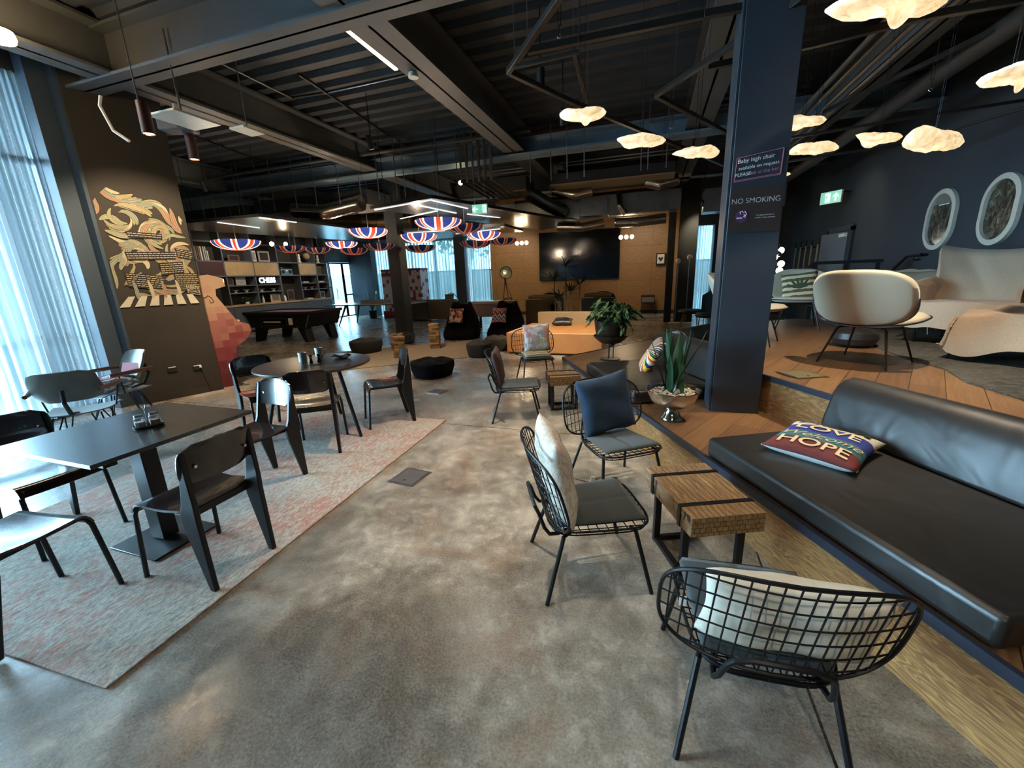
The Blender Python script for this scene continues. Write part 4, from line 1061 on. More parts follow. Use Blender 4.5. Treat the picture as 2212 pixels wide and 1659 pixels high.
for k, (az, ln, h_) in enumerate(lv+[(1.9,.16,.44),(3.9,.12,.46),(.2,.15,.34)]):
    b = MB(); rr.seed(k); blade(b, (rr.uniform(-.07,.07), rr.uniform(-.07,.07), .0), az, ln*.72, h_*1.22, .058, rr.uniform(-.6,.6)); b.build('leaf', M_leafdark, snake, smooth=60)

# ================================================================ BLACK POT ON STAND WITH TRAILING PLANT
PB = PZ(1318, 776, ZL)
t = thing('plant_stand', (PB.x, PB.y, ZL+.004), 0, 'black metal stand holding the trailing plant pot at the far corner of the step', 'plant stand')
MB().lathe([(.001,0),(.14,0),(.14,.012),(.001,.012)], 24).build('base', M_black, t)
for a in (0, 2.1, 4.2): MB().cyl((.04*math.cos(a), .04*math.sin(a), .01), (.04*math.cos(a), .04*math.sin(a), .24), .008, seg=8).build('leg', M_black, t)
t = thing('plant_pot', (PB.x, PB.y, ZL+.245), 0, 'dark brown pot with a ribbed saucer on the black stand', 'pot')
M_pot = plain('dark_brown_pot', '#2c221a', .3)
MB().lathe([(.001,.0),(.14,0),(.18,.03),(.235,.085),(.245,.10),(.238,.105),(.2,.07),(.001,.05)], 36).build('saucer', M_pot, t)
MB().lathe([(.16,.06),(.20,.10),(.222,.20),(.232,.31),(.238,.315),(.225,.32),(.215,.29),(.001,.29)], 36).build('pot', M_pot, t)
MB().lathe([(.001,.292),(.212,.29)], 24).build('soil', M_soil, t)
pl = thing('trailing_plant', (PB.x, PB.y, ZL+.545), 0, 'bushy trailing green plant in the dark brown pot', 'plant')
def leafblob(b, c, s_, e):
    b.add([c+e@(Vector(v)*s_) for v in ((-1,0,0),(-.3,-.32,.06),(.5,-.26,0),(1,0,-.12),(.5,.26,0),(-.3,.32,.06),(0,0,.1))], [(0,1,6),(1,2,6),(2,3,6),(3,4,6),(4,5,6),(5,0,6)])
for k in range(52):
    rr.seed(100+k); a = rr.uniform(0, 6.28); ln = rr.uniform(.12,.42); up = rr.uniform(.1,.5); P0 = Vector((0,0,0)); pts = []
    for i in range(8):
        q = i/7; pts.append(Vector((math.cos(a)*ln*q, math.sin(a)*ln*q, up*q*1.3-(.75*up+.15*ln*3)*q*q*rr.uniform(.8,1.1))))
    b = MB(); b.tube(pts, .003, 4)
    for i in range(2, 8):
        for s_ in (-1, 1):
            e = Euler((rr.uniform(-.5,.5), rr.uniform(0,.9), a+s_*rr.uniform(.3,1.1))).to_matrix(); leafblob(b, pts[i]+Vector((rr.uniform(-.02,.02),rr.uniform(-.02,.02),rr.uniform(-.01,.02))), rr.uniform(.045,.078), e)
    b.build('stem', M_leaf, pl, smooth=0)

# ================================================================ PALE LOUNGE CHAIRS
M_beige = plain('pale_beige_upholstery', '#c2b8a0', .92, nb=.15, ns=250, sheen=.25)
M_piping = plain('dark_piping', '#1c1c22', .6)
M_bronze = plain('dark_bronze', '#3a2c24', .35, .7)
def lounge(label):
    t = thing('lounge_chair', (0,0,0), 0, label, 'chair', 'pale upholstered lounge chairs on the upper step')
    def sell(a, n_): return math.copysign(abs(math.cos(a))**(2/n_), math.cos(a)), math.copysign(abs(math.sin(a))**(2/n_), math.sin(a))
    # back shell: wide rounded dish
    def bk(sg):
        def fn(u, v):
            cx, cz = sell(2*PI*u, 3.0); q = max(v, .001); x = .375*cx*q; z = .60+.235*cz*q
            base = -.30-.20*((z-.37)/.46) + .26*(x/.375)**2*.55
            th = .034*max(0, 1-q**4)**.5
            return (x, base+sg*th, z)
        return fn
    b = MB(); b.grid(bk(1), 56, 10, wu=True); b.grid(bk(-1), 56, 10, wu=True); weld(b.build('backrest', M_beige, t, smooth=60))
    ring = [bk(0)(k/56, 1.0) for k in range(56)]; MB().tube(ring[28:]+ring[:1], .005, 6).build('back_piping', M_piping, t)
    def st(sg):
        def fn(u, v):
            cx, cy = sell(2*PI*u, 2.7); q = max(v, .001); x = .365*cx*q; y = .03+.33*cy*q
            z = .365+.05*((y+.3)/.6)+.015*(x/.36)**2; th = .052*max(0, 1-q**4)**.5
            return (x, y, z+sg*th*(1 if sg > 0 else .6))
        return fn
    b = MB(); b.grid(st(1), 56, 10, wu=True); b.grid(st(-1), 56, 10, wu=True); weld(b.build('seat', M_beige, t, smooth=60))
    MB().tube([st(0)(k/56, 1.0) for k in range(56)], .007, 6, closed=True).build('seat_piping', M_piping, t)
    for sx in (-1, 1):
        for y0, y1 in ((-.16,-.275), (.17,.275)):
            MB().tube([(sx*.10,y0*.6,.335), (sx*.165,y0,.33), (sx*.18,y0*1.08,.31), (sx*.26,y1,0)], [.012,.012,.0115,.008], 8).build('leg', M_bronze, t)
    b = MB(); b.cyl((-.12,-.10,.335), (.12,-.10,.335), .011, seg=8); b.cyl((-.12,.10,.335), (.12,.10,.335), .011, seg=8); b.build('cross_bar', M_bronze, t)
    return t
lc = lounge('large pale lounge chair turned away, its smooth rounded back to the viewer'); lc.location = (1.90, 4.56, ZU+.002); lc.rotation_euler = (0,0,R(-42))
dup(lc, (2.05, 7.08, ZU+.002), R(168), 'pale lounge chair facing the viewer with a pineapple-leaf print cushion')
dup(lc, (1.15, 5.62, ZU+.002), R(-112), 'pale lounge chair mostly hidden by the sign column, only its seat edge showing')
M_leafprint = None
def mk_leafprint():
    m_, n, b, co, x = pat_base('leaf_and_stripe_print')
    f = math_(n, 'FRACT', math_(n, 'MULTIPLY', math_(n, 'ADD', x.outputs[1], math_(n, 'MULTIPLY', noise(n, co, 4, 2).outputs[0], .08)), 5.0))
    c = ramp(n, f, [(0, s2l('#cdbd9a')), (.5, s2l('#5d5238'))], 'CONSTANT')
    a = math_(n, 'ARCTAN2', math_(n, 'SUBTRACT', x.outputs[1], .38), math_(n, 'SUBTRACT', x.outputs[0], .5)); r_ = math_(n, 'SQRT', math_(n, 'ADD', math_(n, 'POWER', math_(n, 'SUBTRACT', x.outputs[0], .5), 2.0), math_(n, 'POWER', math_(n, 'SUBTRACT', x.outputs[1], .38), 2.0)))
    sp = math_(n, 'ADD', .30, math_(n, 'MULTIPLY', math_(n, 'SINE', math_(n, 'MULTIPLY', a, 15.0)), .10))
    lf = math_(n, 'MULTIPLY', math_(n, 'LESS_THAN', r_, sp), math_(n, 'GREATER_THAN', a, .25)); lf = math_(n, 'MULTIPLY', lf, math_(n, 'LESS_THAN', a, 2.9))
    c = mix(n, lf, c, s2l('#3d4a2a')); L(n, c, b.inputs['Base Color']); return m_
M_leafprint = mk_leafprint()
pillow(.44, .40, .12, M_leafprint, (1.99, 6.93, ZU+.60), frame((-.05,.33,1), (-.2,-.95,.32)), 'cushion printed with green leaves and stripes on the far pale lounge chair', 31, .004)
T(MB().lathe([(.001,0),(.13,0),(.19,.03),(.215,.09),(.2,.15),(.14,.19),(.001,.2)], 40).build('pouf', M_leather, loc=(2.16, 5.48, ZU+.004)), 'round black leather pouf behind the large pale lounge chair', 'pouf')

# ================================================================ DRAPED ARMCHAIR, OTTOMAN, DAYBED
T(MB().prism([(2.36,5.6),(2.30,4.9),(2.36,4.3),(2.25,3.85),(2.30,3.3),(2.27,2.2),(3.92,2.2),(3.92,6.8),(2.5,6.8)], 0, .01).build('rug', M_rug3, loc=(0,0,ZU+.001), smooth=0), 'grey streaked rug on the upper step under the draped armchair', 'rug')
def drape_sheet(fn, nu, nv, t_=.012): return MB().slab(fn, nu, nv, t_)
t = thing('draped_armchair', (3.28, 5.72, ZU+.012), R(132), 'high flared armchair covered by a loose linen drape, against the right wall', 'armchair')
def fold(u, v, k=1.0): return .012*k*math.sin(11*u+4*v)*math.sin(7*v+3*u+1)+.008*k*math.sin(23*u-9*v)
def aback(u, v):
    a = 2*u-1; w_ = .44+.10*v**2.2; x = a*w_; z = .38+.60*v; y = -.30-.20*v+.22*abs(a)**2.4*(1-.25*v)
    if v > .9: z -= .10*(v-.9)*10*.3; y -= .10*(v-.9)*10*.5
    z += .05*abs(a)**3*v - .035*(1-a*a)*v
    return (x, y+fold(u, v), z)
drape_sheet(aback, 41, 31, .05).build('backrest', M_linen, t, smooth=60)
def aseat(u, v):
    a = 2*u-1; q = max(0, abs(a)-.80)/.20; x = .44*max(-.98, min(.98, a*1.05)); y = -.26+.62*min(1, v*1.25); z = .43+.02*math.sin(3*v)
    dv = max(0, v-.8)/.2; z -= .26*dv**.8; y += .03*dv; z -= .14*q**1.2*0
    return (x, y+fold(v, u, .8), z+fold(u, v, .6))
drape_sheet(aseat, 31, 31, .07).build('seat', M_linen, t, smooth=60)
for s in (-1, 1):
    def arm(u, v, s=s):
        A = PI*(u-.1)*.85; r_ = .09; y = -.30+.58*v
        x = s*(.47-.0)+s*(-math.cos(A))*r_; z = .56+.06*(1-v)+math.sin(A)*r_ - (.30*max(0,(u-.75)/.25)) - (.22*max(0,(.18-u)/.18))
        return (x+fold(v,u,.8), y+fold(u,v,.6), z+.0)
    drape_sheet(arm, 25, 21, .03).build('arm_drape', M_linen, t, smooth=60)
for sx in (-.30,.30):
    for sy in (-.26,.24):
        b = MB(); b.cyl((sx,sy,.36), (sx*1.15,sy*1.25,0), .008, seg=6); b.cyl((sx+.07,sy,.36), (sx*1.15,sy*1.25,0), .008, seg=6); b.build('hairpin_leg', M_black, t)
t = thing('draped_ottoman', (3.12, 4.62, ZU+.012), R(128), 'ottoman under a rumpled linen drape that hangs to one side, in front of the armchair', 'ottoman')
def ott(u, v):
    a = 2*u-1; c = 2*v-1; ex = max(0, abs(a)-.62)/.38; ey = max(0, abs(c)-.62)/.38
    x = math.copysign(min(abs(a), .62)/.62*.44+ex*.06, a); y = math.copysign(min(abs(c), .62)/.62*.30+ey*.05, c)
    z = .44-.30*max(ex, ey)**1.15*(1+.25*math.sin(6*u)*math.sin(5*v))+.02*math.sin(5*u+2*v)
    return (x+fold(v, u, 1.2), y+fold(u, v, 1.2), z+fold(u+v, v, 1.6))
drape_sheet(ott, 45, 37, .02).build('drape', M_linen, t, smooth=60)
MB().box(-.42, .42, -.28, .28, .28, .40).build('seat', M_linen2, t, bev=.05, seg=3)
for sx in (-.33,.33):
    for sy in (-.22,.22):
        b = MB(); b.cyl((sx-.05,sy,.29), (sx*1.35,sy*1.35,0), .008, seg=6); b.cyl((sx+.05,sy,.29), (sx*1.35,sy*1.35,0), .008, seg=6); b.build('hairpin_leg', M_black, t)
t = thing('draped_lounger', (3.05, 6.85, ZU+.012), R(150), 'low pale draped lounger left of the high armchair, a cushion leaning on it', 'lounger')
def lng(u, v):
    a = 2*u-1; c = 2*v-1; e = max(0, max(abs(a), abs(c))-.8)/.2; return (a*.42, c*.34, .42-.10*e+fold(u, v))
drape_sheet(lng, 25, 25, .12).build('seat', plain('white_sheet', '#b5ab9d', .9), t, smooth=60)
drape_sheet(lambda u, v: ((2*u-1)*.42, -.34-.12*v, .40+.34*v+fold(u, v)), 21, 15, .06).build('backrest', M_linen, t, smooth=60)
for sx in (-.36,.36):
    for sy in (-.28,.28): MB().cyl((sx,sy,.32), (sx*1.15,sy*1.2,0), .009, seg=6).build('leg', M_bronze, t)
pillow(.62, .40, .16, M_linen2, (3.16, 6.50, 1.24), frame((.1,.25,1), (-.55,-.8,.25)), 'taupe linen cushion leaning left of the high draped armchair', 33, .012)

# ================================================================ RIGHT WALL: OVAL PICTURES, HANDRAIL, EXIT SIGN, GUITARS
def mk_aerial(seed, top):
    m_, n, b = mat_base('aerial_photo_print'); co = coord(n, (1,1.5,1)); nz = noise(n, co, 5+seed, 8, .75, 1.5); x = N(n, 'ShaderNodeSeparateXYZ'); L(n, coord(n), x.inputs[0])
    c = ramp(n, nz.outputs[0], [(.38, s2l('#15130f')), (.52, s2l('#4a453c')), (.66, s2l('#8d8777'))])
    c = mix(n, math_(n, 'GREATER_THAN', x.outputs[2], top), c, s2l('#77756c')); L(n, c, b.inputs['Base Color']); b.inputs['Roughness'].default_value = .12; return m_
def oval(y, z, w_, h_, mat_, label):  # a stadium-shaped white frame
    t = thing('oval_picture', (3.998, y, z), 0, label, 'picture', 'oval pictures on the right wall')
    def out(w_, h_, n=48):
        r_ = w_/2; hh = h_/2-r_; return [(r_*math.cos(2*PI*k/n), (hh if k < n/2 else -hh)+r_*math.sin(2*PI*k/n)) for k in range(n)]
    o1, o2 = out(w_, h_), out(w_-.13, h_-.13); n = len(o1); b = MB(); vs = []
    for (o, x) in ((o1,0),(o1,-.045),(o2,-.05),(o2,-.012)): vs += [(x, p[0], p[1]) for p in o]
    fs = [(k*n+i, k*n+(i+1)%n, (k+1)*n+(i+1)%n, (k+1)*n+i) for k in range(3) for i in range(n)]
    b.add(vs, fs); b.build('frame', plain('white_frame', '#c3bcae', .5), t)
    MB().add([(-.014, p[0], p[1]) for p in o2], [tuple(range(n))]).build('picture', mat_, t, smooth=0)
    return t
o1 = oval(8.08, 2.115, .66, .84, mk_aerial(0, .22), 'white oval-framed aerial picture farther along the right wall, grey sky at its top')
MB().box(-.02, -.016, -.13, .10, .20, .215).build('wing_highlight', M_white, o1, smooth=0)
oval(6.95, 2.11, .62, .82, mk_aerial(2, .9), 'white oval-framed aerial picture nearer the right frame edge, dark land with ridges')
t = thing('handrail', (3.9, 8.45, 1.2), 0, 'black handrail descending along the right wall left of the oval pictures', 'handrail')
MB().tube([(0,1.55,-.55),(0,.80,.03),(0,.12,.43),(0,-.25,.44)], .022, 8).build('rail', M_black, t)
for (y, z) in ((.80,.03),(-.05,.44)): MB().tube([(0,y,z-.02),(0,y,z-.08),(.09,y,z-.08)], .012, 6).build('bracket', M_black, t)
t = thing('handrail', (2.55, 8.25, 0), 0, 'dark guard rail with square posts at the far edge of the upper step', 'handrail')
for k in range(3): MB().box(-.03+k*.42, .03+k*.42, -.02, .02, ZU if k < 2 else 0.0, 1.55).build('post', M_blackmatte, t, smooth=0)
b = MB(); b.bar((-.02,0,1.57), (.9,0,1.57), .06, .05); b.bar((-.02,0,1.57), (-.55,0,1.0), .06, .05); b.build('rail', M_blackmatte, t, smooth=0)
# right exit sign
M_exit = emit('exit_green', (.01,.62,.36), .22); M_exitw = emit('exit_white', (.85,1,.92), .35)
def exit_sign(loc, rz, w_, h_, label, arrow):
    t = thing('exit_sign', loc, rz, label, 'sign')
    MB().box(-w_/2, w_/2, -.02, .02, -h_/2, h_/2).build('housing', M_white, t, smooth=0)
    MB().box(-w_/2+.006, w_/2-.006, -.023, -.0205, -h_/2+.006, h_/2-.006).build('green_panel', M_exit, t, smooth=0)
    y = -.026; k = h_
    def fl(b, pts): b.add([(p[0]*k, y, p[1]*k) for p in pts], [tuple(range(len(pts)))])
    b = MB(); dx = -.5 if arrow == 'L' else .45
    if arrow == 'L':
        fl(b, [(-.85,0),(-.55,.28),(-.42,.28),(-.64,.06),(-.20,.06),(-.20,-.06),(-.64,-.06),(-.42,-.28),(-.55,-.28)])
    else:
        fl(b, [(.45,.32),(.2,.06),(.2,-.06),(.39,.12),(.39,-.32),(.51,-.32),(.51,.12),(.7,-.06),(.7,.06)])
    b.build('arrow', M_exitw, t, smooth=0)
    b = MB(); ox = .45 if arrow == 'L' else -.35
    fl(b, [(ox-.12,-.36),(ox-.12,.36),(ox+.32,.36),(ox+.32,-.36)]); b.build('doorway', M_exitw, t, smooth=0)
    b = MB(); y = -.028
    for P in ([(ox-.02,.30),(ox+.06,.30),(ox+.06,.20),(ox-.02,.20)], [(ox-.08,.17),(ox+.1,.17),(ox+.06,-.06),(ox-.04,-.06)], [(ox-.04,-.04),(ox+.03,-.04),(ox-.10,-.34),(ox-.17,-.34)], [(ox+.0,-.04),(ox+.06,-.04),(ox+.2,-.2),(ox+.16,-.26)], [(ox+.08,.16),(ox+.22,.04),(ox+.18,0),(ox+.06,.1)], [(ox-.06,.16),(ox-.2,.06),(ox-.18,.0),(ox-.04,.1)]): fl(b, P)
    b.build('running_figure', M_exit, t, smooth=0); return t
_xs = exit_sign((3.66, 11.45, 2.95), R(-55), .46, .25, 'green emergency exit sign with an up arrow high on the right wall', 'U')
MB().bar((0,0,.10), (.30,.42,.10), .03).build('bracket', M_black, _xs, smooth=0)

# guitars on a rack
t = thing('guitar_rack', (3.99, 13.35, 1.98), 0, 'black wall rack holding the row of guitars', 'rack')
MB().box(-.03, 0, -1.0, 1.0, -.03, .03).build('bar', M_blackmatte, t, smooth=0)
for k in range(5): MB().tube([(0,-.84+k*.42,0),(-.12,-.84+k*.42-.04,0)], .014, 6).build('hook', M_blackmatte, t)
def guitar(label, col):
    t = thing('guitar', (0,0,0), 0, label, 'guitar', 'guitars hanging by the door')
    # local: x out from wall, y across, z down from head
    out = []
    for k in range(28):
        a = 2*PI*k/28; r_ = .15*(1+.18*math.cos(2*a)-.10*math.sin(a)); out.append((r_*math.cos(a)*.95, -.82+r_*1.25*math.sin(a)))
    M = Matrix(((0,0,1,0),(1,0,0,0),(0,1,0,0),(0,0,0,1)))
    MB().prism(out, -.03, .012, M=M).build('body', plain(col[0], col[1], .3), t, bev=.006)
    MB().box(-.012, .012, -.022, .022, -.66, .0).build('neck', M_oaklight, t, smooth=0)
    MB().prism([(-.03,0),(.03,0),(.045,.10),(.02,.16),(-.035,.14)], -.012, .008, M=M).build('headstock', M_ply, t)
    MB().box(-.036, -.03, -.03, .03, -.9, -.78).build('bridge', M_chrome, t, smooth=0); return t
g0 = guitar('sunburst guitar nearest the door', ('guitar_sunburst', '#7a3a1c')); g0.location = (3.86, 12.50, 2.02)
for k, (nm, col, lb) in enumerate([('a','#d0c8b8','pale cream guitar, second from the door'),('b','#1b1a1e','black guitar in the middle of the rack'),('c','#b06a2c','amber guitar, fourth from the door'),('d','#c9a27c','blond guitar at the far end of the rack')]):
    g = guitar(lb, ('guitar_finish_'+nm, col)); g.location = (3.86, 12.93+k*.42, 2.02)
# cluster lamp with chrome globes behind the column
t = thing('globe_floor_lamp', (2.55, 10.6, 0), 0, 'floor lamp with a cluster of mirrored globes beside the sign column', 'floor lamp')
MB().lathe([(.001,0),(.16,0),(.16,.02),(.001,.02)], 20).build('base', M_blackmatte, t); MB().cyl((0,0,.02), (0,0,1.9), .014, seg=8).build('pole', M_blackmatte, t)
for k in range(9):
    rr.seed(k); MB().sphere((rr.uniform(-.14,.14), rr.uniform(-.14,.14), 1.45+.07*k), .07, 14, 8).build('globe', M_chrome if k % 2 else emit('globe_glow_%d' % k, (1,.95,.8), 2.5), t)

# ================================================================ SIGN COLUMN LETTERING
M_chalk = plain('chalk_white', '#f0eae2', .9); M_chalkp = plain('chalk_pink', '#c8788c', .9)
sg = thing('column_sign', (.73, 3.795, 2.28), 0, 'hand-chalked high chair notice on the tall dark column', 'sign')
b = MB(); fr = [(-.162,-.095),(.140,-.070),(.145,.100),(-.155,.060)]
for k in range(4):
    p, q = fr[k], fr[(k+1)%4]; b.bar((p[0],0,p[1]), (q[0],0,q[1]), .0035, .0035)
b.bar((.148,0,.098), (.144,0,-.078), .003, .003); b.bar((-.165,0,-.103), (.140,0,-.078), .003, .003)
b.build('chalk_border', M_chalkp, sg, smooth=0)
def chalk(txt, x, z, size, m_, sh=.12, ang=5): letters('lettering', txt, size, m_, sg, (x, -.003, z), (R(90), R(-ang), 0), shear=sh)
chalk('Baby high chair', -.03, .045, .040, M_chalk); chalk('available on request.', -.005, -.002, .033, M_chalk); chalk('PLEASE:', -.105, -.055, .034, M_chalk); chalk('ask at the bar.', .035, -.043, .034, M_chalkp)
ns = thing('no_smoking_sign', (.732, 3.796, 1.975), 0, 'brown no smoking panel on the tall dark column', 'sign')
MB().box(-.18, .175, -.003, .003, -.165, .165).build('panel', plain('brown_sign', '#3a2c28', .5), ns, smooth=0)
letters('lettering', 'NO SMOKING', .052, plain('sign_pale', '#e2dad6', .7), ns, (-.005, -.006, .062), (R(90), 0, 0), off=-.0006)
pts = [(.045*math.cos(2*PI*k/32), .045*math.sin(2*PI*k/32)) for k in range(32)]
MB().add([(p[0]-.09, -.005, p[1]-.045) for p in pts], [tuple(range(32))]).build('badge', plain('purple_badge', '#5a2a52', .6), ns, smooth=0)
b = MB(); b.bar((-.125,-.007,-.058), (-.085,-.007,-.058), .003, .008)
b.tube([(-.10,-.007,-.03),(-.105,-.007,-.015),(-.09,-.007,-.01),(-.082,-.007,-.02),(-.07,-.007,-.012),(-.06,-.007,-.03),(-.068,-.007,-.058)], .0028, 5); b.tube([(-.078,-.007,-.03),(-.07,-.007,-.04),(-.078,-.007,-.05)], .0028, 5); b.build('cigarette_symbol', M_paperwhite, ns)
letters('lettering', 'It is against the law to', .0135, M_chalk, ns, (.07, -.006, -.045), (R(90),0,0)); letters('lettering', 'smoke in these premises', .0135, M_chalk, ns, (.07, -.006, -.063), (R(90),0,0))
# ================================================================ MURAL ON THE TURNED WALL
mu = thing('mural', (MU0.x+MUn.x*.004, MU0.y+MUn.y*.004, 0), mrot, 'painted mural of flowing pastel swirls over zebra stripes on the dark wall block', 'mural')
def mpt(x, z): return (x, -.012, z)
pal = [plain('chalk_'+n_, c_, .9) for n_, c_ in (('sage','#7f8468'),('rose','#8c685a'),('sand','#8f8262'),('mint','#6c7d70'),('bone','#a9a088'))]
rr = random.Random(12)
swirls = []
def swirl(b, x, z, a, L_, w_, k, mi, off=0):
    n = 16; P = []; p = Vector((x, z)); ang = a
    for i in range(n):
        P.append((p.copy(), ang)); ang += k*(1+1.6*(i/n)**2)/n; p += Vector((math.cos(ang), math.sin(ang)))*L_/n
    for (s0, s1, mm) in ((-1,1,mi),(-1.0,-.82,4),(.82,1.0,4),(-.10,.10,4)):
        vs = []
        for i, (q, an) in enumerate(P):
            w2 = w_*math.sin(PI*min(1, (i+.6)/n))**.6*(1-.35*i/n); nn = Vector((-math.sin(an), math.cos(an)))
            for s_ in (s0, s1):
                r_ = q+nn*w2*s_*.5; vs.append((min(.905, max(.02, r_.x)), -.003-off-(.0008 if mm == 4 else 0), r_.y))
        b.add(vs, [(2*i, 2*i+1, 2*i+3, 2*i+2) for i in range(n-1)], mm)
def flow(x, z):   # direction of the painted curls
    a = 1.5+1.3*math.sin(4.2*x+2.1*z)+.9*math.sin(7.5*z-3*x+1.0)
    for (cx, cz, k_) in ((.24,2.46,1),(.58,2.30,-1),(.78,2.02,1),(.30,2.02,-1)):
        dx, dz = x-cx, z-cz; r2 = dx*dx+dz*dz
        if r2 < .035: a = math.atan2(dz, dx)+k_*(PI/2+.35)
    return a
def leafstroke(b, x, z, L_, w_, mi, off):
    n = 14; p = Vector((x, z)); P = []
    sg = 1
    for i in range(n):
        an = flow(p.x, p.y)
        if P:
            d = (an-P[-1][1]+PI) % (2*PI)-PI; an = P[-1][1]+max(-.24, min(.24, d))
        P.append((p.copy(), an)); p += Vector((math.cos(an), math.sin(an)))*L_/n
    def top(x): return 2.90-.55*abs((x-.40)/.55)**2.2
    for (s0, s1, mm, dz) in ((-1.18,1.18,5,0),(-1,1,mi,.0004),(-1.0,-.80,4,.0008),(.84,1.0,4,.0008),(-.07,.07,4,.0008)):
        vs = []
        for i, (q, an) in enumerate(P):
            w2 = w_*math.sin(PI*min(1, (i+.5)/n))**.7*(1-.3*i/n); nn = Vector((-math.sin(an), math.cos(an)))
            for s_ in (s0, s1):
                r_ = q+nn*w2*s_*.5; xx = min(.918, max(.012, r_.x)); vs.append((xx, -.0015-off-dz, max(1.47, min(top(xx), r_.y))))
        b.add(vs, [(2*i, 2*i+1, 2*i+3, 2*i+2) for i in range(n-1)], mm)
text_rows = ((.26,2.28,2,.34,-.05),(.20,2.02,3,.50,.02),(.52,1.88,5,.24,.08),(.14,1.76,6,.34,-.14),(.66,1.74,8,.24,-.02),(.74,2.08,4,.16,-.22))
pal.append(plain('mural_outline', '#241f1b', .9))
b = MB(); q_ = 0
for k in range(150):
    x = rr.uniform(0,.9); z = rr.uniform(1.5, 2.85)
    if z > 2.80-.55*abs((x-.40)/.55)**2.2: continue
    q_ += 1; leafstroke(b, x, z, rr.uniform(.18,.42), rr.uniform(.035,.075), rr.randrange(5), .0013*(q_ % 6))
for (x0, z0, rows, wd, sl) in text_rows:     # dark fields the hand-writing sits on
    b.add([(x0-.02,-.0105,z0+.022+0), (x0+wd+.02,-.0105,z0+.022+sl*wd), (x0+wd+.01,-.0105,z0-rows*.028+sl*wd), (x0,-.0105,z0-rows*.028)], [(0,1,2,3)], 5)
b.build('swirls', pal, mu, smooth=0)
b = MB()   # rows of tiny hand-written marks between the swirls
for (x0, z0, rows, wd, sl) in text_rows:
    for r_ in range(rows):
        x = x0
        while x < x0+wd:
            w2 = rr.uniform(.018,.05); z = z0-r_*.028+sl*(x-x0); b.box(x, min(.92,x+w2), -.0125, -.0115, z-.004, z+.005); x += w2+.008
b.build('handwriting', pal[4], mu, smooth=0)
b = MB()
for k in range(6):
    x = .02+k*.155; t0 = .02*(k-2.5); b.add([mpt(x-.03+t0*.0, 1.335), mpt(x+.075, 1.335), mpt(x+.085-t0*1.4, 1.47), mpt(x+.015-t0*1.4, 1.47)], [(0,1,2,3)])
b.build('crossing_stripes', plain('stripe_white','#b9b4a4',.9), mu, smooth=0)
for k, (x, mi) in enumerate(((.20,3),(.36,4),(.50,1),(.66,4))):   # four plain leaf-like strokes
    b = MB(); swirl(b, x, 1.43, 1.45, .26, .05, .3, 0, .012); b.build('brush_stroke', [pal[mi]]*4+[pal[4]], mu, smooth=0)
b = MB()
for p, q in (((.76,1.60),(.90,1.57)),((.90,1.57),(.90,1.45)),((.90,1.45),(.765,1.49)),((.765,1.49),(.76,1.60))): b.bar((p[0],-.014,p[1]), (q[0],-.014,q[1]), .006, .006)
b.build('sign_border', pal[4], mu, smooth=0); MB().add([(.76,-.0125,1.60),(.90,-.0125,1.57),(.90,-.0125,1.45),(.765,-.0125,1.49)], [(0,1,2,3)]).build('sign_field', pal[5], mu, smooth=0)
letters('lettering', 'ABBEY', .048, pal[4], mu, (.832,-.0155,1.555), (R(90), R(12), 0), off=.0008); letters('lettering', 'ROAD', .048, pal[4], mu, (.832,-.0155,1.508), (R(90), R(12), 0), off=.0008)
# sockets low on the mural wall
for k, (x, z) in enumerate(((.37,.43),(.67,.40))):
    t = thing('wall_socket', (MU0.x+MUd.x*x+MUn.x*.001, MU0.y+MUd.y*x+MUn.y*.001, z), mrot, ['black double socket low on the mural wall, left one, nothing plugged in','black double socket low on the mural wall, right one, with a plug'][k], 'socket', 'sockets on the mural wall')
    MB().box(-.055,.055,-.012,0,-.04,.04).build('plate', M_blackmatte, t, bev=.002); MB().box(-.045,.045,-.016,-.012,.022,.034).build('indicator_strip', M_white, t, smooth=0)
    if k:
        MB().box(.02,.045,-.04,-.012,-.01,.025).build('plug', M_white, t, smooth=0); MB().tube([(.032,-.04,.0),(.04,-.05,-.06),(.06,-.03,-.2),(.10,-.02,-.34)], .004, 6).build('cable', M_blackmatte, t)

# ================================================================ ARCADE CABINET
def mk_pixel():
    m_, n, b = mat_base('pixel_gradient_print'); co = coord(n); x = N(n, 'ShaderNodeSeparateXYZ'); L(n, co, x.inputs[0])
    fx = math_(n, 'FLOOR', math_(n, 'MULTIPLY', x.outputs[0], 9.5)); fz = math_(n, 'FLOOR', math_(n, 'MULTIPLY', x.outputs[2], 9.5)); cb = N(n, 'ShaderNodeCombineXYZ'); L(n, fx, cb.inputs[0]); L(n, fz, cb.inputs[1])
    wn = N(n, 'ShaderNodeTexWhiteNoise', noise_dimensions='3D'); L(n, cb.outputs[0], wn.inputs[0])
    f = math_(n, 'ADD', math_(n, 'DIVIDE', fz, 16.0), math_(n, 'MULTIPLY', math_(n, 'SUBTRACT', wn.outputs[0], .5), .22))
    L(n, ramp(n, f, [(.12, s2l('#5e2430')), (.38, s2l('#7d3a42')), (.6, s2l('#9d6e62')), (.85, s2l('#a98d76'))]), b.inputs['Base Color']); b.inputs['Roughness'].default_value = .5; return m_
M_pix = mk_pixel()
AC = tuple(Vector((MU0.x, MU0.y, 0))+Vector((MUd.x, MUd.y, 0))*.66-Vector((MUn.x, MUn.y, 0))*.10)
t = thing('arcade_cabinet', AC, mrot, 'pink to dark red pixel-patterned arcade cabinet beside the mural wall', 'arcade machine')
prof = [(0,0),(.52,0),(.60,.62),(.76,.70),(.86,.84),(.84,.95),(.72,1.0),(.66,1.06),(.47,1.42),(.48,1.52),(.62,1.56),(.60,1.68),(.42,1.74),(.15,1.71),(0,1.66)]
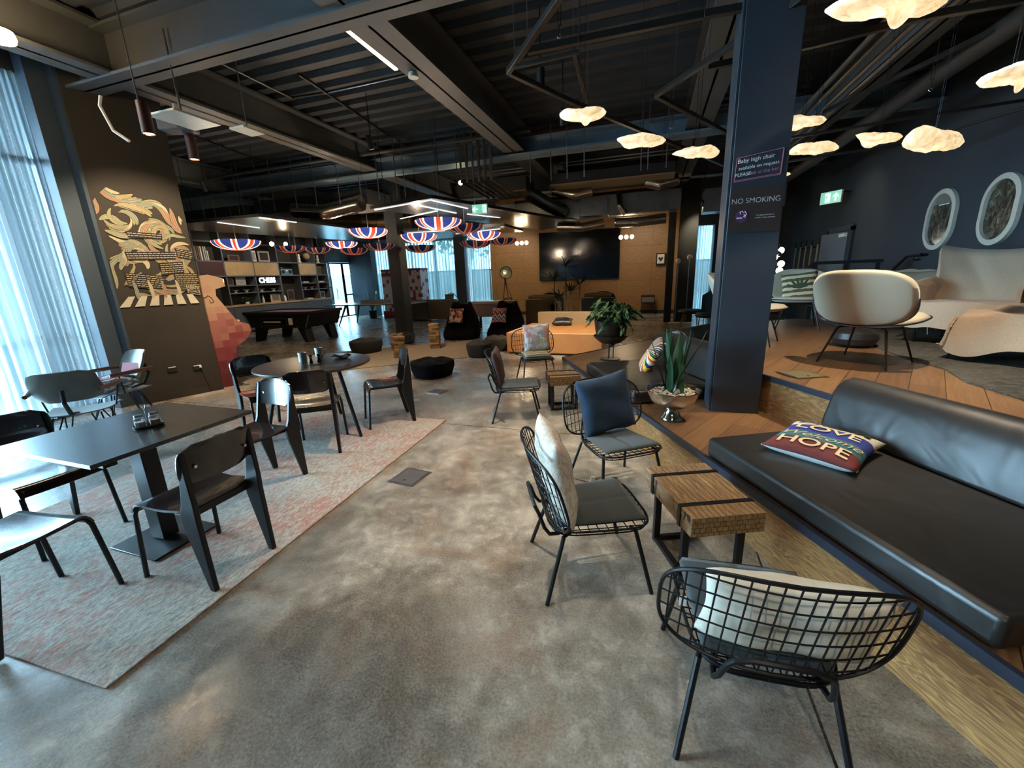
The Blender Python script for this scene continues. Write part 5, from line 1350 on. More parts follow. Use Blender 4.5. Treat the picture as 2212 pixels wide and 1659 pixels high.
M = Matrix(((1,0,0,0),(0,0,1,0),(0,1,0,0),(0,0,0,1)))
for y0 in (0, .58): MB().prism(prof, y0, y0+.02, M=M).build('side_panel', M_pix, t, bev=.004)
pin = [(x*.97, z) for x, z in prof]
MB().prism(pin, .02, .58, M=M).build('body', plain('cabinet_black', '#15161b', .4), t)
MB().box(.60,.625,.05,.55,1.57,1.67).build('marquee', M_ledy, t, smooth=0)
MB().tube([(.0+.08+.04*k,-.003,1.42+.02*math.sin(k*1.9)) for k in range(8)]+[(.40,-.003,1.40),(.42,-.003,1.34),(.38,-.003,1.32),(.37,-.003,1.37)], .006, 6).build('script_logo', plain('logo_brown', '#5d3a2a', .7), t)
for k in range(3):
    MB().sphere((.74,.14+.13*k,1.01), .018, 10, 6).build('button', M_white, t)
MB().tube([(.50,-.01,.02),(.58,-.06,.015),(.45,-.12,.01),(.62,-.16,.012)], .006, 6).build('cable', M_blackmatte, t)

# ================================================================ WALL SHELVING
XS0, XS1 = -13.29, -12.95
CY = [8.3, 9.32, 10.18, 11.24, 12.27, 13.21, 14.11, 14.70]; ZR = [.97, 1.33, 1.57, 1.88, 2.34, 2.92, 3.35]
sh = thing('wall_shelving', (XS0, 8.3, 0), 0, 'long grey grid shelving unit with pale oak doors along the far left wall', 'shelving')
def shp(name, x0, x1, y0, y1, z0, z1, m_, parent=None): return MB().box(x0-XS0, x1-XS0, y0-8.3, y1-8.3, z0, z1).build(name, m_, parent or sh, smooth=0)
for k in range(7): 
    c_ = shp('cabinet_door', XS0+.02, XS1+.04, CY[k]+.006, CY[k+1]-.006, .08, .90, M_greylam)
shp('plinth', XS0, XS1, 8.3, 14.7, 0, .08, M_blackmatte); shp('counter', XS0, XS1+.06, 8.3, 14.7, .90, .95, M_oaklight); shp('back_board', XS0, XS0+.01, 8.3, 14.7, .95, 3.38, M_shelfback)
for y in CY: shp('upright', XS0, XS1, y-.022, y+.022, .95, 3.38, M_shelfgrey)
for z in (1.88, 2.34, 2.92, 3.35): shp('shelf', XS0, XS1, 8.3, 14.7, z-.02, z+.02, M_shelfgrey)
for k in (2, 3, 5, 6):
    for z in (1.33, 1.57): shp('shelf', XS0, XS1-.01, CY[k], CY[k+1], z-.018, z+.018, M_shelfgrey)
for k, m_ in ((1, plain('maroon_door', '#3d2020', .5)), (2, M_oaklight), (3, M_oaklight), (5, M_oaklight)): shp('door', XS1-.02, XS1-.002, CY[k]+.024, CY[k+1]-.024, 1.90, 2.32, m_)
def on_shelf(name, y, z, build, label, cat, group=None, rz=0, x=-13.08):
    t = thing(name, (x, y, z+.021), rz, label, cat, group); build(t); return t
def bx(t, name, sx, sy, sz, m_, z0=0, x=0, y=0): return MB().box(x-sx/2, x+sx/2, y-sy/2, y+sy/2, z0, z0+sz).build(name, m_, t, smooth=0)
cols_b = ['#8a7a66','#5a4a44','#75685c','#c8c2b4','#9aa0a0','#8f9494','#a8aca8']
for k in range(7):
    y = 9.37+k*.055+(.03 if k > 3 else 0); h_ = .40 if k < 6 else .28
    on_shelf('book', y, 2.34, lambda t, k=k, h_=h_: bx(t, 'cover', .24, .038, h_, plain('book_%d' % k, cols_b[k], .6)), ['tan','dark brown','brown','cream','grey','pale grey','short grey-green'][k]+' upright book on the top left shelf', 'book', 'books on the top left shelf')
def framed(w_, h_, mf, mp):
    def f(t): bx(t, 'frame', .02, w_, h_, mf); bx(t, 'picture', .004, w_*.72, h_*.70, mp, h_*.15, x=.013)
    return f
M_frw = plain('white_wood_frame', '#a9a295', .5); M_frb = plain('brown_frame', '#5d4c42', .5); M_pd = plain('dark_print', '#2d1f1e', .5, ns=30, var=.4); M_pp = plain('pale_print', '#8f969c', .6, ns=20, var=.3)
on_shelf('picture_frame', 10.66, 2.34, framed(.42,.20,M_frb,M_pd), 'low dark picture standing on the upper shelf behind the first parasol', 'picture frame')
on_shelf('picture_frame', 11.40, 2.34, framed(.22,.36,M_paperwhite,M_pp), 'white card with a small dark drawing on the upper shelf', 'picture frame')
on_shelf('picture_frame', 11.83, 2.34, framed(.46,.36,M_frw,M_pd), 'white-framed dark red picture on the upper shelf', 'picture frame')
on_shelf('picture_frame', 10.36, 1.57, framed(.26,.24,M_frb,M_pd), 'dark framed picture below the first oak door', 'picture frame')
on_shelf('picture_frame', 10.75, 1.57, framed(.36,.25,M_frw,M_pp), 'grey and dark framed picture below the first oak door', 'picture frame')
on_shelf('picture_frame', 12.02, .93, framed(.42,.29,M_frw,plain('portrait_print','#6a5f5a',.6,ns=25,var=.4)), 'faded portrait picture above the counter', 'picture frame')
on_shelf('picture_frame', 12.74, .93, framed(.33,.42,M_frb,M_pd), 'brown-framed dark picture beside the white vase', 'picture frame')
on_shelf('picture_frame', 14.38, .93, framed(.26,.28,M_frw,M_pd), 'small picture frame at the far end of the counter', 'picture frame')
on_shelf('picture_frame', 14.40, 1.88, framed(.24,.34,M_frb,plain('ochre_print','#5d4a24',.6,ns=14,var=.5)), 'brown picture in the farthest upper compartment', 'picture frame')
t = thing('neon_sign', (-12.99, 11.72, 1.72), R(90), 'pale glowing bubble-letter sign standing on the shelf', 'sign')
MB().box(-.34,.34,0,.02,-.12,.12).build('backing', M_blackmatte, t, smooth=0); letters('lettering', 'CHESS', .24, emit('neon_white', (.7,1,.92), 3.0), t, (0,-.01,0), (R(90),0,0), off=.006)
def radio(t):
    bx(t, 'body', .14, .52, .22, M_steelgalv)
    for y in (-.16,.16): MB().cyl((.07,y,.11), (.08,y,.11), .07, seg=18).build('speaker', M_blackmatte, t)
    bx(t, 'dial', .012, .10, .05, M_white, .13, x=.074); MB().tube([(0,-.2,.22),(0,-.2,.27),(0,.2,.27),(0,.2,.22)], .01, 6).build('handle', M_chrome, t)
on_shelf('radio', 12.66, 1.88, radio, 'silver boombox in the middle upper compartment', 'radio')
def globe(t):
    MB().sphere((0,0,.24), .14, 20, 12).build('globe_ball', plain('old_globe', '#8d7a5c', .5, ns=6, var=.4), t); MB().lathe([(.001,0),(.08,0),(.03,.03),(.012,.1)], 16).build('stand', M_ply, t)
on_shelf('globe', 13.80, 2.34, globe, 'brown antique globe on the upper shelf', 'globe')
def statue(hh):
    def f(t): MB().lathe([(.001,0),(.07,0),(.07,.03),(.035,.05),(.05,.11),(.06,.16),(.03,.20),(.045,.25),(.035,.30),(.001,.32)], 14).build('figure', M_white, t)
    return f
on_shelf('figurine', 13.42, 2.34, statue(.3), 'small white figurine left of the globe', 'figurine'); on_shelf('figurine', 14.40, 2.34, statue(.4), 'white bust in the farthest upper compartment', 'figurine')
def cups(t): MB().lathe([(.001,0),(.05,0),(.03,.03),(.10,.08),(.11,.085),(.001,.07)], 16).build('dish', M_white, t)
for k, (y, lb) in enumerate(((10.5,'white dish on the first low shelf'),(10.9,'wide pale dish beside it on the first low shelf'),(11.5,'white dish below the neon sign, left'),(12.0,'pale dish below the neon sign, right'),(13.5,'shell-like grey dish on the far low shelf'),(13.85,'second grey dish on the far low shelf'))): on_shelf('dish', y, 1.33, cups, lb, 'dish')
def stack(t): bx(t, 'top_sheet', .2, .26, .03, M_paperwhite, .02); bx(t, 'sheets', .22, .3, .02, M_pp)
on_shelf('paper_stack', 13.5, 1.57, stack, 'pale stack of papers on the far shelf', 'papers'); on_shelf('paper_stack', 14.35, 1.57, stack, 'flat white papers in the farthest compartment', 'papers'); on_shelf('paper_stack', 13.6, .93, stack, 'crumpled white papers on the counter', 'papers')
def vase(t):
    MB().lathe([(.001,0),(.055,0),(.065,.06),(.055,.16),(.03,.2),(.035,.22)], 18).build('body', M_white, t); b = MB()
    for k in range(9): blade(b, (0,0,.2), k*.7, .06+.02*(k % 3), .28+.03*(k % 4), .018)
    b.build('sprigs', M_leaf, t)
on_shelf('vase', 12.43, .93, vase, 'white vase with thin green sprigs on the counter', 'vase')
def shplant(t):
    MB().lathe([(.001,0),(.06,0),(.07,.08),(.001,.075)], 14).build('pot', M_white, t); b = MB(); r2 = random.Random(5)
    for k in range(60):
        e = Euler((r2.uniform(-1,1), r2.uniform(-1,1), r2.uniform(0,6))).to_matrix(); leafblob(b, Vector((r2.uniform(-.08,.08), r2.uniform(-.2,.2), r2.uniform(.08,.24))), .035, e)
    b.build('foliage', M_leafdark, t, smooth=0)
on_shelf('shelf_plant', 10.85, .93, shplant, 'small leafy plant on the counter left of the bottle', 'plant')
on_shelf('bottle', 11.50, .93, lambda t: MB().lathe([(.001,0),(.04,0),(.04,.14),(.015,.2),(.015,.26),(.001,.26)], 14).build('glass_body', plain('bottle_white', '#a9bcb8', .2), t), 'pale bottle on the counter under the neon sign', 'bottle')

# ================================================================ POOL TABLE, GAMES TABLE, BANNER
t = thing('pool_table', (-9.76, 9.50, 0), R(1), 'black pool table with purple cloth on splayed legs in front of the shelving', 'pool table')
MB().box(-1.08,1.08,-.62,.62,.78,.80).build('cloth', M_pool, t, smooth=0)
b = MB()
for (x0,x1,y0,y1) in ((-1.14,1.14,-.68,-.60),(-1.14,1.14,.60,.68),(-1.14,-1.06,-.68,.68),(1.06,1.14,-.68,.68)): b.box(x0,x1,y0,y1,.76,.835)
b.build('cushion_rail', M_blackmatte, t, bev=.008)
MM = Matrix(((1,0,0,0),(0,0,1,0),(0,1,0,0),(0,0,0,1)))
MB().prism([(-1.12,.77),(1.12,.77),(.96,.40),(-.96,.40)], -.64, .64, M=MM).build('body', M_black, t, bev=.01)
for sx in (-1,1):
    for sy in (-1,1):
        b = MB(); p = [(sx*.62,.42),(sx*.86,.42),(sx*.93,.0),(sx*.82,.0)]; b.prism(p, min(sy*.34,sy*.60), max(sy*.34,sy*.60), M=MM); b.build('leg', M_black, t, bev=.006)
for sx in (-1,1): MB().bar((sx*1.13,-.655,.77), (sx*.97,-.655,.41), .02, .02).build('corner_trim', M_chrome, t, smooth=0)
for p in ((-1.1,-.64),(0,-.66),(1.1,-.64),(-1.1,.64),(0,.66),(1.1,.64)): MB().cyl((p[0],p[1],.80), (p[0],p[1],.838), .055, seg=16).build('pocket', M_blackmatte, t)
b = MB(); b.box(-.55,.35,-.652,-.646,.46,.66); b.build('ball_window_frame', M_chrome, t, smooth=0); MB().box(-.53,.33,-.656,-.650,.475,.645).build('ball_window', M_screen, t, smooth=0); MB().box(-.45,.15,-.660,-.655,.54,.58).build('ball_trough', M_offwhite, t, smooth=0); MB().box(.42,.55,-.655,-.647,.48,.66).build('instruction_plate', M_paperwhite, t, smooth=0)
t = thing('games_table', (-9.6, 13.15, 0), R(3), 'long table tennis style table with a net beyond the pool table', 'table')
MB().box(-1.75,1.75,-.62,.62,.74,.765).build('tabletop', plain('pale_tabletop', '#b4b6b6', .25), t, smooth=0); MB().box(-1.76,1.76,-.63,.63,.72,.742).build('table_edge', M_blackmatte, t, smooth=0)
for sx in (-1,1):
    for sy in (-1,1): MB().tube([(sx*1.0,sy*.4,.72),(sx*1.28,sy*.55,0)], [.04,.02], 8).build('leg', M_ply, t)
MB().box(-.62,.62,-.03,.03,.765,.90).build('net', plain('grey_net', '#8d9094', .8), t, smooth=0)
def mk_maze():
    m_, n, b = mat_base('maroon_block_print'); co = coord(n, (1,1,1)); x = N(n, 'ShaderNodeSeparateXYZ'); L(n, co, x.inputs[0])
    fx = math_(n, 'FLOOR', math_(n, 'MULTIPLY', math_(n, 'ADD', x.outputs[0], x.outputs[1]), 8.0)); fz = math_(n, 'FLOOR', math_(n, 'MULTIPLY', x.outputs[2], 7.0)); cb = N(n, 'ShaderNodeCombineXYZ'); L(n, fx, cb.inputs[0]); L(n, fz, cb.inputs[1])
    wn = N(n, 'ShaderNodeTexWhiteNoise', noise_dimensions='3D'); L(n, cb.outputs[0], wn.inputs[0])
    L(n, ramp(n, wn.outputs[0], [(0, s2l('#c9bcc4')), (.48, s2l('#7a2038')), (.66, s2l('#c9c2c8')), (.86, s2l('#c9a48c'))], 'CONSTANT'), b.inputs['Base Color']); return m_
t = thing('display_stand', (-9.75, 15.50, 0), R(-3), 'maroon and white block-patterned display box on a red base near the back windows', 'display')
MB().box(-.95,.95,-.28,.28,.30,1.92).build('printed_panel', mk_maze(), t, smooth=0); MB().box(-1.02,.95,-.31,.31,.0,.30).build('base', M_red, t, smooth=0); MB().box(-.96,.96,-.29,.29,1.92,2.0).build('top_band', plain('maroon', '#5c1a2c', .5), t, smooth=0)
letters('lettering', 'W', .26, M_paperwhite, t, (.55,-.315,.15), (R(90),0,0), off=.006)
t = thing('indoor_bamboo', (-11.3, 15.2, 0), 0, 'thin bamboo-like plant in a pot by the left back window', 'plant')
MB().lathe([(.001,0),(.15,0),(.19,.35),(.001,.33)], 18).build('pot', M_blackmatte, t); b = MB()
for k in range(16): blade(b, (0,0,.3), k*1.3, .25+.03*k, .8+.06*(k % 5), .03)
b.build('leaf', M_leaf, t)
# round columns of the back wall etc
T(MB().box(-.03,.03,-.03,.03,0,.12).build('floor_skirting_box', M_white, loc=(-11.6, 16.0, 1.0), smooth=0), 'small white box mounted on the dark column by the left window', 'box')['category'] = 'box'

# ================================================================ SOFAS, WHITE GAME CONSOLE, TRIPOD LAMP
t = thing('low_sofa', (-8.0, 14.5, 0), R(2), 'taupe sofa with its back to the viewer under the back windows', 'sofa')
MB().box(-1.15,1.15,-.42,-.2,.05,.80).build('backrest', M_greysofa, t, bev=.05); MB().box(-1.1,1.1,-.2,.45,.05,.42).build('seat', M_greysofa, t, bev=.04); MB().box(-.01,.01,-.43,-.41,.08,.78).build('seam', M_blackmatte, t, smooth=0)
t = thing('wicker_chair', (-7.9, 15.95, 0), R(180), 'pale wire armchair by the back window with a lettered cushion', 'chair')
MB().tube([(.3*math.cos(a_), .0, .62+.33*math.sin(a_)) for a_ in [PI*k/12 for k in range(13)]], .02, 8).build('back_frame', M_white, t); MB().box(-.28,.28,0,.5,.40,.46).build('seat', M_white, t, bev=.02)
for sx in (-.26,.26):
    for sy in (.02,.46): MB().cyl((sx,sy,0), (sx,sy,.42), .014, seg=6).build('leg', M_white, t)
lc2 = pillow(.42,.34,.10, plain('taupe_print','#5a5148',.9), (-7.9,15.78,.76), frame((0,-.1,1),(0,-1,.15)), 'dark cushion with pale capital letters on the wire armchair by the window', 41)
letters('lettering', 'I LOVE YOU', .075, M_paperwhite, lc2, (0,.03,.055)); 
g0_ = PY(1015, 690, 11.4); g1_ = PY(1073, 650, 11.4)
t = thing('game_console_table', ((g0_.x+g1_.x)/2, 11.75, 0), 0, 'white cabinet table with a glossy play top behind the bean bags', 'game table')
wdt = (g1_.x-g0_.x)/2
MB().box(-wdt,wdt,-.4,.4,.42,.80).build('cabinet', M_offwhite, t, bev=.02); MB().box(-wdt-.02,wdt+.02,-.42,.42,.80,.85).build('play_top', M_paperwhite, t, smooth=0); MB().box(-wdt*.8,wdt*.8,-.34,.34,.851,.86).build('play_field', plain('yellow_field', '#b9a94a', .3, ns=7, var=.5), t, smooth=0)
for sx in (-1,1):
    for sy in (-1,1): MB().box(sx*wdt*.85-.03, sx*wdt*.85+.03, sy*.33-.03, sy*.33+.03, 0, .42).build('leg', M_blackmatte, t, smooth=0)
MB().cyl((-wdt-.25,-.1,.80), (-wdt,-.1,.80), .015, seg=8).build('handle', M_chrome, t)
g2_ = PY(1092, 690, 11.4)
t = thing('suitcase', (g2_.x, 11.7, 0), 0, 'tan leather trunk standing right of the white game table', 'suitcase')
MB().box(-.26,.26,-.2,.2,.02,.86).build('body', plain('tan_trunk', '#9b7a4a', .6), t, bev=.04); 
for x in (-.13,.13): MB().box(x-.03,x+.03,-.215,-.2,.52,.66).build('buckle', M_blackmatte, t, smooth=0)
MB().tube([(-.12,0,.86),(-.10,0,.92),(.10,0,.92),(.12,0,.86)], .012, 6).build('handle', M_ply, t)
t = thing('tripod_floor_lamp', (-5.0, 14.5, 0), 0, 'large old film spotlight on a wooden tripod by the timber wall', 'floor lamp')
MB().lathe([(.001,0),(.07,.0),(.09,.08),(.20,.20),(.225,.24),(.22,.25),(.19,.21),(.08,.10),(.001,.09)], 28).build('reflector', plain('lamp_reflector', '#a8a698', .35, .5), t, loc=(.0,.05,1.68), rot=(R(80),0,R(25)))
MB().tube([(.21*math.cos(2*PI*k/24), 0, .21*math.sin(2*PI*k/24)) for k in range(24)], .014, 6, closed=True).build('rim', M_black, t, loc=(.11,-.17,1.66), rz=R(25))
MB().sphere((-.13,.12,1.68), .11, 14, 8, (.7,1,1)).build('lamp_housing', M_black, t)
for (x,y) in ((-.22,.1),(.55,-.15),(.05,.5)): MB().tube([(0,.03,1.44),(x,y,0)], [.02,.016], 8).build('leg', plain('tripod_wood','#6f5a38',.5), t)
MB().tube([(-.12,.07,.72),(.22,-.03,.80),(.03,.24,.75)], .01, 6, closed=True).build('brace', M_black, t); MB().cyl((0,.03,1.40), (0,.03,1.52), .035, seg=12).build('bracket', M_black, t)

# olive sofa pair with dark tub chairs
def back_sofa(px0, px1, Y, ztop, m_, label, cush=True):
    a = PY(px0, 660, Y).x; b_ = PY(px1, 660, Y).x; t = thing('lounge_sofa', ((a+b_)/2, Y+.4, 0), 0, label, 'sofa'); w2 = (b_-a)/2
    MB().box(-w2,w2,-.4,-.18,.03,ztop).build('backrest', m_, t, bev=.02); MB().box(-w2,w2,-.18,.5,.03,.42).build('seat', m_, t, bev=.03); MB().box(w2-.16,w2,-.4,.5,.03,ztop-.1).build('armrest', m_, t, bev=.02); return t, w2
t1, w1 = back_sofa(1135, 1200, 11.8, .86, M_olive, 'olive sofa seen from behind, left of the tall plants')
t2, w2 = back_sofa(1256, 1325, 11.4, .90, plain('green_grey_upholstery', '#5d6258', .8), 'grey-green sofa seen from behind, right of the tall plants')
for tt, ww, lb in ((t1, w1, 'pale bolster cushion on top of the olive sofa back'), (t2, w2, 'pale bolster cushion on top of the grey-green sofa back')):
    o = MB().tube([(-ww*.85,0,0),(-ww*.4,.01,.015),(ww*.3,0,.01),(ww*.85,0,0)], [.05,.065,.065,.05], 12).build('bolster_cushion', plain('straw_cushion','#a9975f',.85), loc=(tt.location.x, tt.location.y-.27, (.86 if tt is t1 else .90)+.066)); T(o, lb, 'cushion')
for px_, lb in ((1195, 'dark tub chair behind the olive sofa'), (1305, 'dark tub chair behind the grey-green sofa')):
    p = PY(px_, 640, 13.0); t = thing('tub_chair', (p.x, 13.0, 0), 0, lb, 'chair', 'dark tub chairs behind the far sofas')
    MB().grid(lambda u, v: (.34*math.cos(PI*(1+u)), -.05+.32*math.sin(PI*(1+u)), .42+.60*v*(1-.35*abs(2*u-1)**2)), 20, 6).build('backrest', M_blackmatte, t); MB().lathe([(.001,.38),(.32,.38),(.32,.46),(.001,.47)], 20).build('seat', M_blackmatte, t)
    for a_ in (.8,2.3,3.9,5.5): MB().cyl((.2*math.cos(a_), .2*math.sin(a_), .38), (.27*math.cos(a_), .27*math.sin(a_), 0), .014, seg=6).build('leg', M_brass, t)
# tan bench with planter back
t = thing('tan_bench', (-1.77, 8.75, 0), R(-3), 'wide tan leather bench with a low back in front of the tall plants', 'bench')
MB().box(-.95,1.0,-.85,.82,.03,.44).build('seat', M_tan, t, bev=.02); MB().box(-.8,1.0,.82,.98,.03,.70).build('backrest', plain('tan_fabric_back', '#9a8462', .85), t, bev=.02)
MB().box(-.80,1.0,.98,1.5,.02,.66).build('planter_box', plain('planter_box_brown','#4a3c2c',.7), t, smooth=0)
pillow(.44,.40,.14, M_leather, (-1.85, 9.22, .52), ((1,.1,0),(-.1,1,.12),(0,-.12,1)), 'black leather cushion lying on the tan bench', 44, .01)
for k, (px_, pz_, hh) in enumerate(((1197,604,.95),(1222,574,1.05),(1252,612,.95),(1232,628,.7),(1208,640,.6))):
    p = PY(px_, pz_, 10.0); t = thing('dracaena', (p.x, 10.0, .66), 0, ['tall spiky-leaved plant at the left of the planter behind the tan bench','tallest spiky-leaved plant in the planter','spiky-leaved plant at the right of the planter','short spiky plant low in the middle of the planter','short spiky plant low at the left of the planter'][k], 'plant', 'dracaenas behind the tan bench')
    top = p.z-.66; MB().tube([(.03,0,0),(0,.02,top*.5),(0,0,top)], [.018,.014,.012], 6).build('trunk', plain('dracaena_stem','#4d4a34',.8), t); b = MB(); r2 = random.Random(k)
    for q in range(34): blade(b, (0,0,top-.02), r2.uniform(0,6.28), r2.uniform(.16,.36), r2.uniform(-.04,.28), .036, 0, .06)
    b.build('leaf_crown', M_leafdark, t, smooth=60)
# bean bags, poufs
def bag(x, y, rz, w_, label):
    t = thing('bean_bag_chair', (x, y, 0), rz, label, 'bean bag', 'black bean bag chairs')
    def f(u, v):
        a = 2*PI*u; z = v; c, s_ = math.cos(a), math.sin(a)
        r_ = w_/2*(1.0+.10*math.sin(PI*v))*(1-.42*v**2.2); back = max(0, -s_)
        sq = (abs(c)**3+abs(s_)**3)**(-1/3); hh = .30+.55*max(0, min(1, (.5+(s_+.15*abs(c))*.9)))   # high at the back (+y)
        corner = .10*max(0, math.sin(a))*abs(c)**1.5*2
        zz = hh*v+corner*v**4; return (c*r_*sq*.92, s_*r_*sq*.85+.10*v*max(0,s_), zz+.01*math.sin(9*a)*v)
    b = MB(); b.grid(f, 48, 14, wu=True)
    n = 48; top = [Vector(f(k/n, 1.0)) for k in range(n)]; cc = Vector((0, -.02, .34))
    vs = []; 
    for j in range(7):
        q = j/6; vs += [tuple(p.lerp(cc, q)-Vector((0,0,.10*math.sin(PI*q)*.8))) for p in top]
    b.add(vs, [(j*n+i, j*n+(i+1)%n, (j+1)*n+(i+1)%n, (j+1)*n+i) for j in range(6) for i in range(n)])
    b.add([f(k/n, 0) for k in range(n)], [tuple(range(n))]); weld(b.build('bag', M_beanbag, t, smooth=70), .002); return t
bag(-4.72, 10.02, R(8), .98, 'black bean bag chair holding the orange triangle cushion'); bag(-3.52, 10.12, R(-6), .96, 'black bean bag chair holding the zigzag cushion')
pillow(.40,.40,.12, M_tri, (-4.80, 9.90, .60), frame((.0,.45,1),(.05,-1,.42)), 'orange and navy triangle-patterned cushion on the left black bean bag', 51)
pillow(.40,.40,.12, M_chev, (-3.63, 9.98, .60), frame((.0,.45,1),(.0,-1,.42)), 'zigzag-patterned cushion on the right black bean bag', 52)
def pouf(x, y, r_, h_, m_, label, seed):
    r2 = random.Random(seed); ph = [r2.uniform(0,6.28) for _ in range(4)]
    def f(u, v):
        a = 2*PI*u; q = v
        if q < .5: r = r_*(.86+.14*math.sin(PI*q*1.3)); z = h_*.85*(q/.5)**.9
        else: k = (q-.5)/.5; r = r_*(1-k)*.99+.001; z = h_*(.85+.15*math.sin(k*PI*.8))+.018*math.sin(5*a+ph[0]+k*3)*(1-k)*3*k
        r *= 1+.03*math.sin(3*a+ph[1])+.02*math.sin(7*a+ph[2]); return (r*math.cos(a), r*math.sin(a), z)
    b = MB(); b.grid(f, 40, 17, wu=True); b.add([f(k/40, 0) for k in range(40)], [tuple(range(40))]); o = weld(b.build('bean_bag_pouf', m_, smooth=70), .002); o.location = (x, y, .0115); return T(o, label, 'pouf', 'bean bag poufs')
pouf(-3.38, 5.93, .36, .27, M_beanbag, 'black drawstring pouf nearest the dining tables', 1); pouf(-6.05, 7.75, .36, .30, M_beangrey, 'charcoal pouf left of the block towers', 2)
pouf(-3.22, 7.62, .26, .30, M_beangrey, 'charcoal pouf in front of the black bean bags, left of a pair', 3); pouf(-3.12, 8.35, .27, .30, plain('brown_bean_bag','#38332b',.9,nb=.4,ns=14), 'brownish pouf in front of the black bean bags, right of a pair', 4); pouf(-5.85, 9.05, .24, .26, M_beangrey, 'small charcoal pouf behind the block towers by the dark column', 5)
# block towers: each wooden block its own thing
ORD = ['lowest','second','third','fourth','fifth','sixth','seventh','eighth','ninth','tenth','eleventh','top']
blk = None
def tower(x, y, rz, layers, group, lb, miss=0, jit=.01, seed=0):
    global blk
    r2 = random.Random(seed)
    for k in range(layers):
        for j in range(3):
            if r2.random() < miss and k > 1 and k < layers-1: continue
            o = .075*(j-1); a = rz+(PI/2 if k % 2 else 0); dx, dy = (math.cos(a+PI/2)*o+r2.uniform(-jit,jit), math.sin(a+PI/2)*o+r2.uniform(-jit,jit))
            if blk is None: blk = MB().box(-.112,.112,-.036,.036,0,.045).build('game_block', M_sand, bev=.004); c = blk
            else: c = blk.copy(); COL.objects.link(c)
            c.location = (x+dx, y+dy, .0125+k*.0465); c.rotation_euler = (0,0,a+r2.uniform(-.05,.05)); T(c, lb % (('left','middle','right')[j], ORD[k]), 'wooden block', group)
tower(-4.66, 8.42, R(20), 12, 'blocks of the tall giant block tower', '%s wooden block in the %s layer up of the tall tower by the bean bag', .12, .012, 1)
tower(-4.90, 7.32, R(35), 9, 'blocks of the front block tower', '%s wooden block in the %s layer up of the gappy tower behind the dining chair', .36, .02, 2)
tower(-5.42, 8.05, R(15), 8, 'blocks of the rear block tower', '%s wooden block in the %s layer up of the tower by the dark column', .15, .016, 3)
# screen and small things on the back wall
t = thing('video_screen', (-2.66, 16.5, 2.22), 0, 'large dark glossy video wall on the timber panelling', 'screen')
MB().box(-1.55,1.52,-.06,.045,-.90,.89).build('bezel', M_blackmatte, t, smooth=0)
for i in range(2):
    for j in range(2): MB().box(-1.53+i*1.52,-.015+i*1.52,-.066,-.061,-.885+j*.885,-.003+j*.885).build('screen_panel', M_screen, t, smooth=0)
t = thing('record_player_stand', (-.08, 16.2, 0), 0, 'small retro radio cabinet on splayed legs against the timber wall', 'radio')
MB().box(-.24,.24,-.15,.15,.42,.70).build('cabinet', M_ply, t, bev=.01); MB().box(-.21,.21,-.155,-.15,.45,.62).build('speaker_grille', M_greysofa, t, smooth=0)
for sx in (-1,1):
    for sy in (-1,1): MB().tube([(sx*.18,sy*.1,.42),(sx*.26,sy*.13,0)], [.018,.012], 6).build('leg', M_ply, t)
p = PY(1432, 568, 16.5); t = thing('wall_panel_box', (.30, 16.5, 1.95), 0, 'white and dark defibrillator-like box on the timber wall by the column', 'box')
MB().box(-.16,.16,-.08,.045,-.20,.20).build('case', M_blackmatte, t, smooth=0); MB().box(-.12,.12,-.085,-.08,-.16,.16).build('front_panel', M_paperwhite, t, smooth=0); MB().add([(0,-.088,-.10),(.09,-.088,.02),(.05,-.088,.07),(0,-.088,.03),(-.05,-.088,.07),(-.09,-.088,.02)], [(0,1,2,3,4,5)]).build('heart_symbol', M_pd, t, smooth=0)
def globes(px_, py_, Y, label):
    p = PY(px_, py_, Y); t = thing('globe_pendant', (p.x, Y, p.z), 0, label, 'pendant lamp', 'three-globe pendants')
    MB().box(-.2,.2,-.01,.01,.065,.08).build('bar', M_brass, t, smooth=0)
    for k in (-1,0,1):
        MB().sphere((k*.16,0,0), .06, 14, 8).build('globe', emit('globe_light', (1,.8,.5), 7), t)
    for k in (-1,1): MB().cyl((k*.15,0,.08), (k*.15,0,4.42-p.z), .003, seg=4).build('cord', M_blackmatte, t)
    lamp('globe_light', 'POINT', (p.x, Y-.1, p.z-.12), 14, (1,.75,.45), .06)
globes(1127, 525, 13.5, 'three-globe brass pendant left of the video screen'); globes(1353, 512, 13.5, 'three-globe brass pendant at the right edge of the video screen')
# chairs with gilt legs by the slim window
for k, (x, y, rz, lb) in enumerate(((1.40, 11.2, 100, 'dark green winged chair with gilt legs beside the sign column'), (1.05, 12.2, 80, 'low dark stool-like chair with gilt legs by the slim window'))):
    t = thing('gilt_leg_chair', (x, y, 0), R(rz), lb, 'chair')
    M_dg = plain('dark_green_velvet', '#12201f', .7)
    if k == 0: MB().grid(lambda u, v: (.36*math.cos(PI*(1+u)), .10+.34*math.sin(PI*(1+u)), .44+.66*v*(1-.3*abs(2*u-1)**2)), 24, 8).build('backrest', M_dg, t)
    MB().lathe([(.001,.40),(.30,.40),(.33,.45),(.3,.50),(.001,.51)], 24).build('seat', M_dg, t)
    for a_ in (.8,2.3,3.9,5.5): MB().tube([(.22*math.cos(a_), .22*math.sin(a_), .42), (.30*math.cos(a_), .30*math.sin(a_), 0)], .013, 6).build('leg', M_gold, t)
